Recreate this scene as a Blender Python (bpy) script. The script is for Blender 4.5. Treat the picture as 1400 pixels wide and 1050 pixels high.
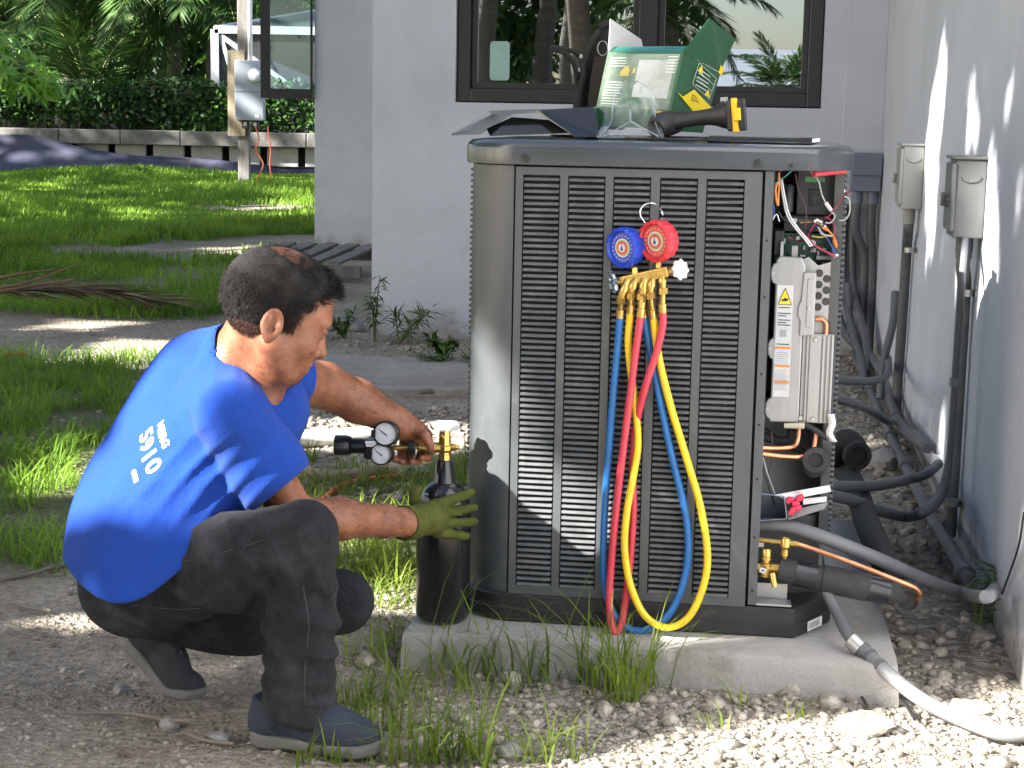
import bpy, bmesh, math, random
import numpy as np
from mathutils import Vector, Matrix, noise, Euler
from mathutils.bvhtree import BVHTree

for o in list(bpy.data.objects): bpy.data.objects.remove(o, do_unlink=True)
scene = bpy.context.scene
COL = scene.collection
random.seed(7); RNG = np.random.default_rng(7)
R = math.radians

# ------------------------------------------------------------------ camera
CAM_H = 1.30
PITCH, ROLL = R(9.02), R(1.07)
cam_d = bpy.data.cameras.new('camera'); cam = bpy.data.objects.new('camera', cam_d); COL.objects.link(cam)
_r0 = Vector((1, 0, 0)); _u0 = Vector((0, math.sin(PITCH), math.cos(PITCH))); _fw = Vector((0, math.cos(PITCH), -math.sin(PITCH)))
CR = _r0*math.cos(ROLL) + _u0*math.sin(ROLL); CU = _u0*math.cos(ROLL) - _r0*math.sin(ROLL)
cam.matrix_world = Matrix(((CR.x, CU.x, -_fw.x, 0), (CR.y, CU.y, -_fw.y, 0), (CR.z, CU.z, -_fw.z, CAM_H), (0, 0, 0, 1)))
cam_d.sensor_width = 36; cam_d.lens = 36*2300/1400
cam_d.clip_start = 0.05; cam_d.clip_end = 2000
scene.camera = cam
scene.render.resolution_x, scene.render.resolution_y = 1024, 768

# ------------------------------------------------------------------ sky, sun, exposure
SUN = Vector((-0.80, -0.40, 0.60)).normalized()          # towards the sun
world = bpy.data.worlds.new('World'); scene.world = world; world.use_nodes = True
wn = world.node_tree.nodes; wl = world.node_tree.links
bg = wn['Background']
sky = wn.new('ShaderNodeTexSky'); sky.sky_type = 'NISHITA'; sky.sun_disc = False
sky.sun_elevation = math.asin(SUN.z); sky.sun_rotation = math.atan2(SUN.x, SUN.y)
sky.air_density = 1.0; sky.dust_density = 2.0; sky.ozone_density = 1.0
wl.new(sky.outputs[0], bg.inputs[0]); bg.inputs[1].default_value = 0.05
sun_d = bpy.data.lights.new('sun', 'SUN'); sun_d.energy = 5.0; sun_d.angle = R(0.53); sun_d.color = (1.0, 0.95, 0.87)
sun_o = bpy.data.objects.new('sun', sun_d); COL.objects.link(sun_o)
sun_o.rotation_euler = (-SUN).to_track_quat('-Z', 'Y').to_euler(); sun_o.location = (-20, -6, 14)
scene.view_settings.view_transform = 'Standard'; scene.view_settings.look = 'None'
scene.view_settings.gamma = 1.0; scene.view_settings.use_curve_mapping = False
scene.view_settings.exposure = 2.7

# ------------------------------------------------------------------ frames of the place
A = R(8.3)                                                # the house and the unit stand turned by this
UU = Vector((math.cos(A), -math.sin(A), 0)); VV = Vector((math.sin(A), math.cos(A), 0))
def hv(u, v, z=0.0): return UU*u + VV*v + Vector((0, 0, z))          # house frame
UO = Vector((0.33, 3.905, 0))
def uv(s, t, z=0.0): return UO + UU*s + VV*t + Vector((0, 0, z))     # unit frame (front centre)
def at(px, py, Y):
    "point at real distance Y in front of the camera, seen at a measured place in the 1400 px photograph"
    d = _fw + CR*((px-700)/2300) - CU*((py-525)/2300)
    return Vector((0, 0, CAM_H)) + d*(Y/d.y)
def onz(px, py, z=0.0):
    d = _fw + CR*((px-700)/2300) - CU*((py-525)/2300)
    return Vector((0, 0, CAM_H)) + d*((z-CAM_H)/d.z)
def sstep(a, b, x):
    t = min(1, max(0, (x-a)/(b-a))); return t*t*(3-2*t)
def ground_z(x, y):
    z = 0.0
    if y > 12: z = 0.02*(y-12)
    z += 0.011*noise.noise(Vector((x*1.3, y*1.3, 0))) + 0.007*noise.noise(Vector((x*5, y*5, 3)))
    if y < 9: z += 0.0055*noise.noise(Vector((x*15, y*15, 5))) + 0.0035*noise.noise(Vector((x*33, y*33, 8)))
    return z

# ------------------------------------------------------------------ materials
MATS = {}
def mat(name, col, rough=0.6, metal=0.0, var=0.12, scale=8.0, bump=0.0, bscale=None, col2=None, spec=0.5, trans=0.0, sss=0.0, coat=0.0, detail=6.0, stretch=None, dirt=None, emit=None, sheen=0.0, bump2=None, world=False):
    if name in MATS: return MATS[name]
    m = bpy.data.materials.new(name); m.use_nodes = True
    nt = m.node_tree; n = nt.nodes; l = nt.links
    b = n['Principled BSDF']
    tc = n.new('ShaderNodeTexCoord'); vec = tc.outputs['Object']
    if world: vec = n.new('ShaderNodeNewGeometry').outputs['Position']
    if stretch:
        mp = n.new('ShaderNodeMapping'); mp.inputs['Scale'].default_value = stretch; l.new(vec, mp.inputs['Vector']); vec = mp.outputs[0]
    nz = n.new('ShaderNodeTexNoise'); nz.inputs['Scale'].default_value = scale; nz.inputs['Detail'].default_value = detail; nz.inputs['Roughness'].default_value = 0.62
    l.new(vec, nz.inputs['Vector'])
    rp = n.new('ShaderNodeValToRGB'); l.new(nz.outputs['Fac'], rp.inputs[0])
    c = Vector(col[:3]); c2 = Vector(col2[:3]) if col2 else c
    a = c*(1-var); z = c2*(1+var)
    rp.color_ramp.elements[0].position = 0.32; rp.color_ramp.elements[1].position = 0.68
    rp.color_ramp.elements[0].color = (a.x, a.y, a.z, 1); rp.color_ramp.elements[1].color = (min(z.x, 1), min(z.y, 1), min(z.z, 1), 1)
    cout = rp.outputs[0]
    if dirt:                                              # (colour, scale, low, high): stains with a shape of their own
        dn = n.new('ShaderNodeTexNoise'); dn.inputs['Scale'].default_value = dirt[1]; dn.inputs['Detail'].default_value = 8; dn.inputs['Roughness'].default_value = 0.7
        l.new(vec, dn.inputs['Vector'])
        mr = n.new('ShaderNodeMapRange'); mr.inputs[1].default_value = dirt[2]; mr.inputs[2].default_value = dirt[3]; l.new(dn.outputs['Fac'], mr.inputs[0])
        mx = n.new('ShaderNodeMix'); mx.data_type = 'RGBA'; l.new(mr.outputs[0], mx.inputs[0]); l.new(cout, mx.inputs[6]); mx.inputs[7].default_value = (*dirt[0], 1)
        cout = mx.outputs[2]
    l.new(cout, b.inputs['Base Color'])
    b.inputs['Metallic'].default_value = metal; b.inputs['Specular IOR Level'].default_value = spec
    rr = n.new('ShaderNodeMapRange'); rr.inputs[3].default_value = max(0.02, rough*0.82); rr.inputs[4].default_value = min(1, rough*1.18)
    l.new(nz.outputs['Fac'], rr.inputs[0]); l.new(rr.outputs[0], b.inputs['Roughness'])
    if sheen: b.inputs['Sheen Weight'].default_value = sheen; b.inputs['Sheen Roughness'].default_value = 0.45
    if coat: b.inputs['Coat Weight'].default_value = coat; b.inputs['Coat Roughness'].default_value = 0.12
    if sss:
        b.inputs['Subsurface Weight'].default_value = sss; b.inputs['Subsurface Radius'].default_value = (1.0, 0.35, 0.2); b.inputs['Subsurface Scale'].default_value = 0.012
    if bump:
        bn = n.new('ShaderNodeTexNoise'); bn.inputs['Scale'].default_value = bscale or scale*4; bn.inputs['Detail'].default_value = 8; bn.inputs['Roughness'].default_value = 0.65
        l.new(vec, bn.inputs['Vector'])
        bp = n.new('ShaderNodeBump'); bp.inputs['Strength'].default_value = min(1, bump); bp.inputs['Distance'].default_value = 0.01
        hsrc = bn.outputs['Fac']
        if bump2:                                         # broader relief: (weight, scale, distortion)
            b2 = n.new('ShaderNodeTexNoise'); b2.inputs['Scale'].default_value = bump2[1]; b2.inputs['Detail'].default_value = 3; b2.inputs['Distortion'].default_value = bump2[2]; l.new(vec, b2.inputs['Vector'])
            ab = n.new('ShaderNodeMath'); ab.operation = 'SUBTRACT'; l.new(b2.outputs['Fac'], ab.inputs[0]); ab.inputs[1].default_value = 0.5
            a2 = n.new('ShaderNodeMath'); a2.operation = 'ABSOLUTE'; l.new(ab.outputs[0], a2.inputs[0])
            ma = n.new('ShaderNodeMath'); ma.operation = 'MULTIPLY_ADD'; l.new(a2.outputs[0], ma.inputs[0]); ma.inputs[1].default_value = -bump2[0]; l.new(hsrc, ma.inputs[2]); hsrc = ma.outputs[0]
        l.new(hsrc, bp.inputs['Height']); l.new(bp.outputs[0], b.inputs['Normal'])
    if trans:
        tr = n.new('ShaderNodeBsdfTranslucent'); l.new(cout, tr.inputs[0])
        ms = n.new('ShaderNodeMixShader'); ms.inputs[0].default_value = trans
        l.new(b.outputs[0], ms.inputs[1]); l.new(tr.outputs[0], ms.inputs[2]); l.new(ms.outputs[0], n['Material Output'].inputs[0])
    MATS[name] = m; return m
def glass(name, tint=(0.9, 0.95, 0.95), refl=0.35, rough=0.01):
    if name in MATS: return MATS[name]
    m = bpy.data.materials.new(name); m.use_nodes = True; nt = m.node_tree; n = nt.nodes; l = nt.links
    n.remove(n['Principled BSDF'])
    t = n.new('ShaderNodeBsdfTransparent'); t.inputs[0].default_value = (*tint, 1)
    g = n.new('ShaderNodeBsdfGlossy'); g.inputs['Roughness'].default_value = rough; g.inputs[0].default_value = (0.9, 0.95, 1, 1)
    f = n.new('ShaderNodeFresnel'); f.inputs[0].default_value = 1.5
    ad = n.new('ShaderNodeMath'); ad.operation = 'ADD'; ad.use_clamp = True; ad.inputs[1].default_value = refl; l.new(f.outputs[0], ad.inputs[0])
    ms = n.new('ShaderNodeMixShader'); l.new(ad.outputs[0], ms.inputs[0]); l.new(t.outputs[0], ms.inputs[1]); l.new(g.outputs[0], ms.inputs[2])
    l.new(ms.outputs[0], n['Material Output'].inputs[0]); MATS[name] = m; return m

# ------------------------------------------------------------------ mesh building
class MB:
    def __init__(s): s.v = []; s.f = []
    def add(s, vs, fs):
        o = len(s.v); s.v += [Vector(p) for p in vs]; s.f += [tuple(i+o for i in f) for f in fs]; return s
    def box(s, c, d, m=None):
        "centre, full size, optional 3x3/axes matrix"
        c = Vector(c); hx, hy, hz = d[0]/2, d[1]/2, d[2]/2
        vs = [Vector((x*hx, y*hy, z*hz)) for x in (-1, 1) for y in (-1, 1) for z in (-1, 1)]
        if m is not None: vs = [m @ p for p in vs]
        return s.add([c+p for p in vs], [(0, 1, 3, 2), (4, 6, 7, 5), (0, 4, 5, 1), (2, 3, 7, 6), (0, 2, 6, 4), (1, 5, 7, 3)])
    def hexa(s, a, b):
        "two quads (4 points each) joined to a solid"
        return s.add(list(a)+list(b), [(0, 3, 2, 1), (4, 5, 6, 7), (0, 1, 5, 4), (1, 2, 6, 5), (2, 3, 7, 6), (3, 0, 4, 7)])
    def prism(s, poly, off):
        "planar 3-D polygon swept by a vector"
        off = Vector(off); n = len(poly); p = [Vector(q) for q in poly]
        return s.add(p+[q+off for q in p], [tuple(range(n-1, -1, -1)), tuple(range(n, 2*n))]+[(i, (i+1) % n, n+(i+1) % n, n+i) for i in range(n)])
    def rings(s, rings, closed=True, cap=True):
        n = len(rings[0]); vs = [p for r in rings for p in r]; fs = []
        for k in range(len(rings)-1):
            for i in range(n if closed else n-1):
                j = (i+1) % n; fs.append((k*n+i, k*n+j, (k+1)*n+j, (k+1)*n+i))
        if cap and closed: fs.append(tuple(range(n-1, -1, -1))); fs.append(tuple(range((len(rings)-1)*n, len(rings)*n)))
        return s.add(vs, fs)
    def tube(s, pts, r, n=10, cap=True):
        pts = [Vector(p) for p in pts]; rs = r if isinstance(r, (list, tuple)) else [r]*len(pts)
        rg = []; prev = None
        for i, p in enumerate(pts):
            t = (pts[min(i+1, len(pts)-1)]-pts[max(i-1, 0)])
            if t.length < 1e-9: t = Vector((0, 0, 1))
            t.normalize()
            if prev is None: a = t.orthogonal().normalized()
            else:
                a = prev - t*prev.dot(t)
                a = a.normalized() if a.length > 1e-6 else t.orthogonal().normalized()
            prev = a; b = t.cross(a)
            rg.append([p+(a*math.cos(2*math.pi*k/n)+b*math.sin(2*math.pi*k/n))*rs[i] for k in range(n)])
        return s.rings(rg, cap=cap)
    def cyl(s, p0, p1, r0, r1=None, n=16): return s.tube([p0, p1], [r0, r0 if r1 is None else r1], n)
    def lathe(s, o, ax, prof, n=24, cap=True):
        "profile of (distance along axis, radius)"
        o = Vector(o); ax = Vector(ax).normalized(); a = ax.orthogonal().normalized(); b = ax.cross(a)
        return s.rings([[o+ax*h+(a*math.cos(2*math.pi*k/n)+b*math.sin(2*math.pi*k/n))*max(r, 1e-4) for k in range(n)] for h, r in prof], cap=cap)
    def blob(s, c, r, nu=12, nv=8, m=None, jit=0.0):
        c = Vector(c); r = r if isinstance(r, (tuple, list, Vector)) else (r, r, r); vs = []; fs = []
        for j in range(nv+1):
            th = math.pi*j/nv
            for i in range(nu):
                ph = 2*math.pi*i/nu; p = Vector((math.sin(th)*math.cos(ph)*r[0], math.sin(th)*math.sin(ph)*r[1], math.cos(th)*r[2]))
                if jit: p *= 1+jit*noise.noise(p.normalized()*1.7+c*9)
                if m is not None: p = m @ p
                vs.append(c+p)
        for j in range(nv):
            for i in range(nu):
                k = (i+1) % nu; fs.append((j*nu+i, (j+1)*nu+i, (j+1)*nu+k, j*nu+k))
        return s.add(vs, fs)
def axes(x, y, z): return Matrix((x, y, z)).transposed()
FU = axes(UU, VV, Vector((0, 0, 1)))                       # house/unit axes
def bez(pts, n=8):
    "smooth curve through points"
    P = [Vector(p) for p in pts]; P = [P[0]*2-P[1]]+P+[P[-1]*2-P[-2]]; out = []
    for i in range(1, len(P)-2):
        for k in range(n):
            t = k/n; a, b, c, d = P[i-1:i+3]
            out.append(0.5*((2*b)+(c-a)*t+(2*a-5*b+4*c-d)*t*t+(3*b-a-3*c+d)*t**3))
    out.append(P[-2]); return out

def mesh_from(name, vs, fs):
    me = bpy.data.meshes.new(name); me.from_pydata([tuple(p) for p in vs], [], fs); me.update(); return me
def np_mesh(name, V, Q):
    "fast mesh from numpy: V (n,3), Q (m,k) all polygons of k corners"
    me = bpy.data.meshes.new(name); k = Q.shape[1]
    me.vertices.add(len(V)); me.vertices.foreach_set('co', np.asarray(V, np.float32).ravel())
    me.loops.add(len(Q)*k); me.loops.foreach_set('vertex_index', np.asarray(Q, np.int32).ravel())
    me.polygons.add(len(Q)); me.polygons.foreach_set('loop_start', np.arange(0, len(Q)*k, k, dtype=np.int32))
    me.polygons.foreach_set('loop_total', np.full(len(Q), k, np.int32))
    me.update(calc_edges=True); me.validate(); return me
ROOTS = {}
def thing(name, label, cat, loc=(0, 0, 0), rotz=0.0, group=None, kind=None):
    o = bpy.data.objects.new(name, None); COL.objects.link(o); o.empty_display_size = 0.1
    o.location = loc; o.rotation_euler = (0, 0, rotz); ROOTS[o.name] = Matrix.Translation(Vector(loc)) @ Matrix.Rotation(rotz, 4, 'Z')
    tag(o, label, cat, group, kind); return o
def tag(o, label=None, cat=None, group=None, kind=None):
    if label: o['label'] = label
    if cat: o['category'] = cat
    if group: o['group'] = group
    if kind: o['kind'] = kind
    return o
def wmat(o):
    return ROOTS.get(o.name, Matrix.Identity(4))
def obj(name, mb, m, parent=None, smooth=None, bevel=0.0, label=None, kind=None, bseg=2, origin=None):
    "links one mesh object built in world coordinates; parent may be a thing or a part"
    me = mesh_from(name, mb.v, mb.f) if isinstance(mb, MB) else mb
    o = bpy.data.objects.new(name, me); COL.objects.link(o)
    if parent is not None:
        M = wmat(parent)
        if M != Matrix.Identity(4): me.transform(M.inverted())
        o.parent = parent; ROOTS[o.name] = M
    elif origin is not None:
        me.transform(Matrix.Translation(-Vector(origin))); o.location = origin; ROOTS[o.name] = Matrix.Translation(Vector(origin))
    if m is not None: me.materials.append(m)
    if smooth is not None:
        for p in me.polygons: p.use_smooth = True
        if smooth < 180: me.set_sharp_from_angle(angle=R(smooth))
    if bevel:
        bv = o.modifiers.new('bevel', 'BEVEL'); bv.width = bevel; bv.segments = bseg; bv.limit_method = 'ANGLE'; bv.angle_limit = R(40)
    if label: o['label'] = label
    if kind: o['kind'] = kind
    return o
def copy_tree(o, parent=None):
    c = o.copy(); COL.objects.link(c); c.parent = parent
    for ch in o.children: copy_tree(ch, c)
    return c
def text_mesh(s, size, depth=0.0004, bold=0.0):
    cu = bpy.data.curves.new('t', 'FONT'); cu.body = s; cu.size = size; cu.extrude = depth; cu.offset = bold; cu.resolution_u = 3
    o = bpy.data.objects.new('t', cu); COL.objects.link(o)
    dg = bpy.context.evaluated_depsgraph_get(); me = bpy.data.meshes.new_from_object(o.evaluated_get(dg))
    bpy.data.objects.remove(o, do_unlink=True); bpy.data.curves.remove(cu); me.name = 'lettering'; me.materials.clear(); return me
def place_text(me, o, x, y):
    z = Vector(x).cross(Vector(y)); M = axes(Vector(x), Vector(y), z).to_4x4(); M.translation = Vector(o); me.transform(M); return me

# ------------------------------------------------------------------ leaves and blades in bulk (numpy)
def leaf_cards(P, D, N, L, W, bend=0.25, seg=2):
    """pointed leaf blades: base points P, direction D, side axis from D x N, length L, width W; 2*seg-ish quads"""
    n = len(P); D = D/np.linalg.norm(D, axis=1, keepdims=True); S = np.cross(D, N); S /= np.linalg.norm(S, axis=1, keepdims=True)+1e-9
    Nn = np.cross(S, D); L = np.asarray(L).reshape(-1, 1); W = np.asarray(W).reshape(-1, 1)
    prof = [(0.0, 0.16), (0.35, 1.0), (0.7, 0.8), (1.0, 0.05)] if seg == 3 else [(0.0, 0.15), (0.45, 1.0), (1.0, 0.06)]
    rows = []
    for t, w in prof:
        c = P+D*L*t-Nn*L*bend*t*t
        rows += [c-S*W*w*0.5, c+S*W*w*0.5]
    V = np.stack(rows, 1).reshape(-1, 3); k = len(rows); base = (np.arange(n)*k)[:, None]
    Q = np.concatenate([base+np.array([2*i, 2*i+1, 2*i+3, 2*i+2]) for i in range(len(prof)-1)], 0)
    return V, Q
def grass_blades(P, H, W, lean, rng, up=1.0, curl=0.9):
    n = len(P); az = rng.uniform(0, 2*np.pi, n); H = H.reshape(-1, 1); W = W.reshape(-1, 1)
    d = np.stack([np.cos(az), np.sin(az), np.zeros(n)], 1); s = np.stack([-np.sin(az), np.cos(az), np.zeros(n)], 1)
    lean = lean.reshape(-1, 1); rows = []
    for t, w in ((0, 1), (0.4, 0.9), (0.75, 0.6), (1.0, 0.05)):
        c = P+np.array([0, 0, 1.])*H*(t-curl*lean*0.55*t**2.2)*up+d*H*lean*(0.25*t+0.75*t*t)
        rows += [c-s*W*w/2, c+s*W*w/2]
    V = np.stack(rows, 1).reshape(-1, 3); k = 8; base = (np.arange(n)*k)[:, None]
    Q = np.concatenate([base+np.array([2*i, 2*i+1, 2*i+3, 2*i+2]) for i in range(3)], 0)
    return V, Q
def cat_vq(parts):
    Vs, Qs, o = [], [], 0
    for V, Q in parts: Vs.append(V); Qs.append(Q+o); o += len(V)
    return np.concatenate(Vs), np.concatenate(Qs)
# ================================================================== THE SETTING
def zone(x, y):
    "what the soil is made of: (lawn, limestone) weights"
    n1 = noise.noise(Vector((x*0.55, y*0.55, 7.0))); n2 = noise.noise(Vector((x*2.1, y*2.1, 2.0)))
    lawn = sstep(-1.5, -2.0, x+0.25*n1)*sstep(10.3, 11.2, y+0.8*n1)
    track = max(sstep(1.2, 0.4, abs(y-(15.3+0.65*(x+3)+1.2*n1)))*sstep(-4.9, -3.6, x+0.5*n2), sstep(0.9, 0.3, abs(y-(20.5+0.5*(x+3)+1.5*n1)))*sstep(-4.2, -3.4, x+0.6*n2))
    lawn = max(0, lawn-track)*(0.35+0.65*sstep(-0.30, 0.05, n1+0.6*n2+0.02*(y-12)))
    patch = sstep(-0.95, -1.35, x+0.3*n2)*sstep(4.4, 5.0, y+0.4*n1)*sstep(9.0, 8.2, y+0.5*n2)*sstep(-0.35, 0.2, n1+0.45+0.4*n2)
    behind = sstep(-1.1, -0.7, x)*sstep(0.05, -0.1, x)*sstep(4.2, 4.6, y)*sstep(6.3, 5.7, y)*0.7
    lime = sstep(-0.25, 0.25, x+0.25*n2)*sstep(4.6, 4.0, y)+sstep(0.6, 0.9, x)*sstep(12, 9, y)*0.75
    lime = max(lime, sstep(-1.0, -0.8, x)*sstep(6.0, 6.3, y+0.2*n2)*sstep(7.6, 7.3, y+0.2*n2))
    return max(lawn, 0.75*patch, behind), min(1, lime)
def spread(lo, hi, dense_lo, dense_hi, d, g):
    xs = list(np.arange(dense_lo, dense_hi+d/2, d)); s = d; x = dense_hi
    while x < hi: s *= g; x += s; xs.append(min(x, hi))
    s = d; x = dense_lo
    while x > lo: s *= g; x -= s; xs.insert(0, max(x, lo))
    return xs
gx = spread(-500, 500, -1.9, 1.6, 0.024, 1.13); gy = spread(-500, 700, 2.9, 6.2, 0.024, 1.09)
gv = [(x, y, ground_z(x, y)) for y in gy for x in gx]; nx_ = len(gx)
gf = [(j*nx_+i, j*nx_+i+1, (j+1)*nx_+i+1, (j+1)*nx_+i) for j in range(len(gy)-1) for i in range(nx_-1)]
gme = mesh_from('ground', gv, gf)
ca = gme.color_attributes.new('zone', 'FLOAT_COLOR', 'POINT')
ca.data.foreach_set('color', np.array([(*zone(x, y), 0, 1) for x, y, z in gv], np.float32).ravel())
def ground_material():
    m = bpy.data.materials.new('soil'); m.use_nodes = True; nt = m.node_tree; n = nt.nodes; l = nt.links; b = n['Principled BSDF']
    tc = n.new('ShaderNodeTexCoord'); at_ = n.new('ShaderNodeAttribute'); at_.attribute_name = 'zone'
    sp = n.new('ShaderNodeSeparateColor'); l.new(at_.outputs['Color'], sp.inputs[0])
    def nz(s, d=8, r=0.65):
        q = n.new('ShaderNodeTexNoise'); q.inputs['Scale'].default_value = s; q.inputs['Detail'].default_value = d; q.inputs['Roughness'].default_value = r; l.new(tc.outputs['Object'], q.inputs['Vector']); return q
    def ramp(src, stops):
        q = n.new('ShaderNodeValToRGB'); l.new(src, q.inputs[0]); e = q.color_ramp.elements
        e[0].position, e[1].position = stops[0][0], stops[-1][0]; e[0].color = (*stops[0][1], 1); e[1].color = (*stops[-1][1], 1)
        for p, c in stops[1:-1]: k = e.new(p); k.color = (*c, 1)
        return q.outputs[0]
    def mix(f, a, c):
        q = n.new('ShaderNodeMix'); q.data_type = 'RGBA'; l.new(f, q.inputs[0]); l.new(a, q.inputs[6]); l.new(c, q.inputs[7]); return q.outputs[2]
    n1, n2, n3 = nz(3.0), nz(38.0), nz(140.0, 4)
    vo = n.new('ShaderNodeTexVoronoi'); vo.inputs['Scale'].default_value = 46; l.new(tc.outputs['Object'], vo.inputs['Vector'])
    vo2 = n.new('ShaderNodeTexVoronoi'); vo2.inputs['Scale'].default_value = 120; l.new(tc.outputs['Object'], vo2.inputs['Vector'])
    dirt = ramp(n1.outputs['Fac'], [(0.3, (0.19, 0.16, 0.125)), (0.5, (0.36, 0.315, 0.255)), (0.72, (0.54, 0.485, 0.41))])
    fleck = ramp(n2.outputs['Fac'], [(0.33, (0.10, 0.085, 0.065)), (0.55, (0.34, 0.295, 0.24)), (0.72, (0.64, 0.58, 0.50))])
    m1 = n.new('ShaderNodeMix'); m1.data_type = 'RGBA'; m1.inputs[0].default_value = 0.5; l.new(dirt, m1.inputs[6]); l.new(fleck, m1.inputs[7])
    lime = ramp(vo.outputs['Color'], [(0.0, (0.15, 0.13, 0.105)), (0.5, (0.27, 0.245, 0.205)), (1.0, (0.40, 0.375, 0.33))])
    lawn = ramp(n2.outputs['Fac'], [(0.3, (0.05, 0.08, 0.018)), (0.7, (0.11, 0.14, 0.04))])
    c = mix(sp.outputs[1], m1.outputs[2], lime); c = mix(sp.outputs[0], c, lawn)
    l.new(c, b.inputs['Base Color']); b.inputs['Roughness'].default_value = 0.95; b.inputs['Specular IOR Level'].default_value = 0.15
    h1 = n.new('ShaderNodeMath'); h1.operation = 'MULTIPLY_ADD'; l.new(vo.outputs['Distance'], h1.inputs[0]); h1.inputs[1].default_value = -0.8; l.new(n2.outputs['Fac'], h1.inputs[2])
    h2 = n.new('ShaderNodeMath'); h2.operation = 'MULTIPLY_ADD'; l.new(vo2.outputs['Distance'], h2.inputs[0]); h2.inputs[1].default_value = -0.35; l.new(h1.outputs[0], h2.inputs[2])
    bp = n.new('ShaderNodeBump'); bp.inputs['Strength'].default_value = 1.0; bp.inputs['Distance'].default_value = 0.022
    l.new(h2.outputs[0], bp.inputs['Height']); l.new(bp.outputs[0], b.inputs['Normal']); return m
ground = obj('ground', gme, ground_material(), smooth=180); tag(ground, 'pale sandy soil with limestone rubble and patches of lawn', 'ground', kind='structure')

# compacted strip in front of the window wall
mb = MB(); NP = 26
top = []; edge = []
for i in range(NP+1):
    x = -1.25+2.6*i/NP
    top.append((x, 8.75-0.14*x+0.05*noise.noise(Vector((x*3, 0, 1))))); edge.append((x, 7.72-0.10*x+0.10*noise.noise(Vector((x*2.5, 5, 1)))))
ring = [(x, y) for x, y in edge]+[(x, y) for x, y in reversed(top)]
mb.prism([Vector((x, y, 0.0)) for x, y in ring], (0, 0, 0.032))
tag(obj('path', mb, mat('packed_fill', (0.27, 0.25, 0.225), 0.95, var=0.2, scale=2.2, bump=0.8, bscale=50, dirt=((0.40, 0.37, 0.33), 7, 0.5, 0.75), spec=0.15)), 'compacted grey fill strip in front of the window wall', 'path', kind='structure')

# ------------------------------------------------------------------ the house
STUCCO = mat('white_stucco', (0.49, 0.515, 0.575), 0.85, var=0.09, scale=1.1, bump=0.4, bscale=110, spec=0.25, dirt=((0.37, 0.385, 0.42), 1.7, 0.52, 0.85))
FRAMEM = mat('black_window_frame', (0.012, 0.013, 0.016), 0.32, var=0.1)
PANE = glass('window_glass', (0.42, 0.52, 0.52), 0.26)
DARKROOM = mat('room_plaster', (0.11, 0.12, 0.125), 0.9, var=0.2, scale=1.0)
WU = 0.651; BV = 9.74; LU = -2.275; V2 = 15.47; L2 = -4.168; TOP = 4.4
def splash(m):
    "soil splashed up the foot of a wall, in irregular blotches"
    nt = m.node_tree; n = nt.nodes; l = nt.links; b = n['Principled BSDF']; src = b.inputs['Base Color'].links[0].from_socket
    g = n.new('ShaderNodeNewGeometry'); s = n.new('ShaderNodeSeparateXYZ'); l.new(g.outputs['Position'], s.inputs[0])
    nz = n.new('ShaderNodeTexNoise'); nz.inputs['Scale'].default_value = 9; nz.inputs['Detail'].default_value = 9; nz.inputs['Roughness'].default_value = 0.75; l.new(g.outputs['Position'], nz.inputs['Vector'])
    a = n.new('ShaderNodeMath'); a.operation = 'MULTIPLY_ADD'; l.new(nz.outputs['Fac'], a.inputs[0]); a.inputs[1].default_value = -0.7; l.new(s.outputs[2], a.inputs[2])
    r = n.new('ShaderNodeMapRange'); r.inputs[1].default_value = -0.18; r.inputs[2].default_value = -0.36; r.inputs[3].default_value = 0; r.inputs[4].default_value = 0.75; l.new(a.outputs[0], r.inputs[0])
    mx = n.new('ShaderNodeMix'); mx.data_type = 'RGBA'; l.new(r.outputs[0], mx.inputs[0]); l.new(src, mx.inputs[6]); mx.inputs[7].default_value = (0.24, 0.21, 0.17, 1); l.new(mx.outputs[2], b.inputs['Base Color'])
splash(STUCCO)
house = thing('house', 'white stuccoed house with black framed windows behind the air conditioner', 'house', hv(LU, BV), 0)
def hbox(mb, u0, u1, v0, v1, z0, z1): return mb.box(hv((u0+u1)/2, (v0+v1)/2, (z0+z1)/2), (abs(u1-u0), abs(v1-v0), abs(z1-z0)), FU)
obj('wall', hbox(MB(), WU, WU+0.25, 1.2, 17, -0.3, TOP), STUCCO, house, bevel=0.006, label='long side wall with electrical boxes and conduits')
WB, WL, WR, WT = 1.378, -1.786, 0.305, 3.15                # window opening in the back wall
mb = MB()
hbox(mb, LU, WL, BV, BV+0.25, -0.3, TOP); hbox(mb, WR, 0.43, BV, BV+0.25, -0.3, TOP)
hbox(mb, WL, WR, BV, BV+0.25, -0.3, WB); hbox(mb, WL, WR, BV, BV+0.25, WT, TOP)
obj('wall', mb, STUCCO, house, label='wall with the wide black framed window')
obj('pilaster', hbox(MB(), 0.43, WU, BV-0.05, BV+0.25, -0.3, TOP), STUCCO, house, bevel=0.004)
obj('wall', hbox(MB(), LU, LU+0.25, BV+0.25, V2, -0.3, TOP), STUCCO, house)
obj('wall', hbox(MB(), L2, LU+0.25, V2, V2+0.3, -0.3, TOP), STUCCO, house, bevel=0.006, label='set back wall left of the window wall')
obj('wall', hbox(MB(), L2, L2+0.3, V2+0.3, 20, -0.3, TOP), STUCCO, house)
obj('roof', hbox(MB(), L2-0.02, WU+0.4, V2, 20, TOP, TOP+0.2).add(*[[], []]), mat('roof_gravel', (0.35, 0.34, 0.32), 0.9), house)
obj('roof', hbox(MB(), LU-0.02, WU+4, BV-0.02, V2, TOP, TOP+0.2), MATS['roof_gravel'], house)
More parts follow.
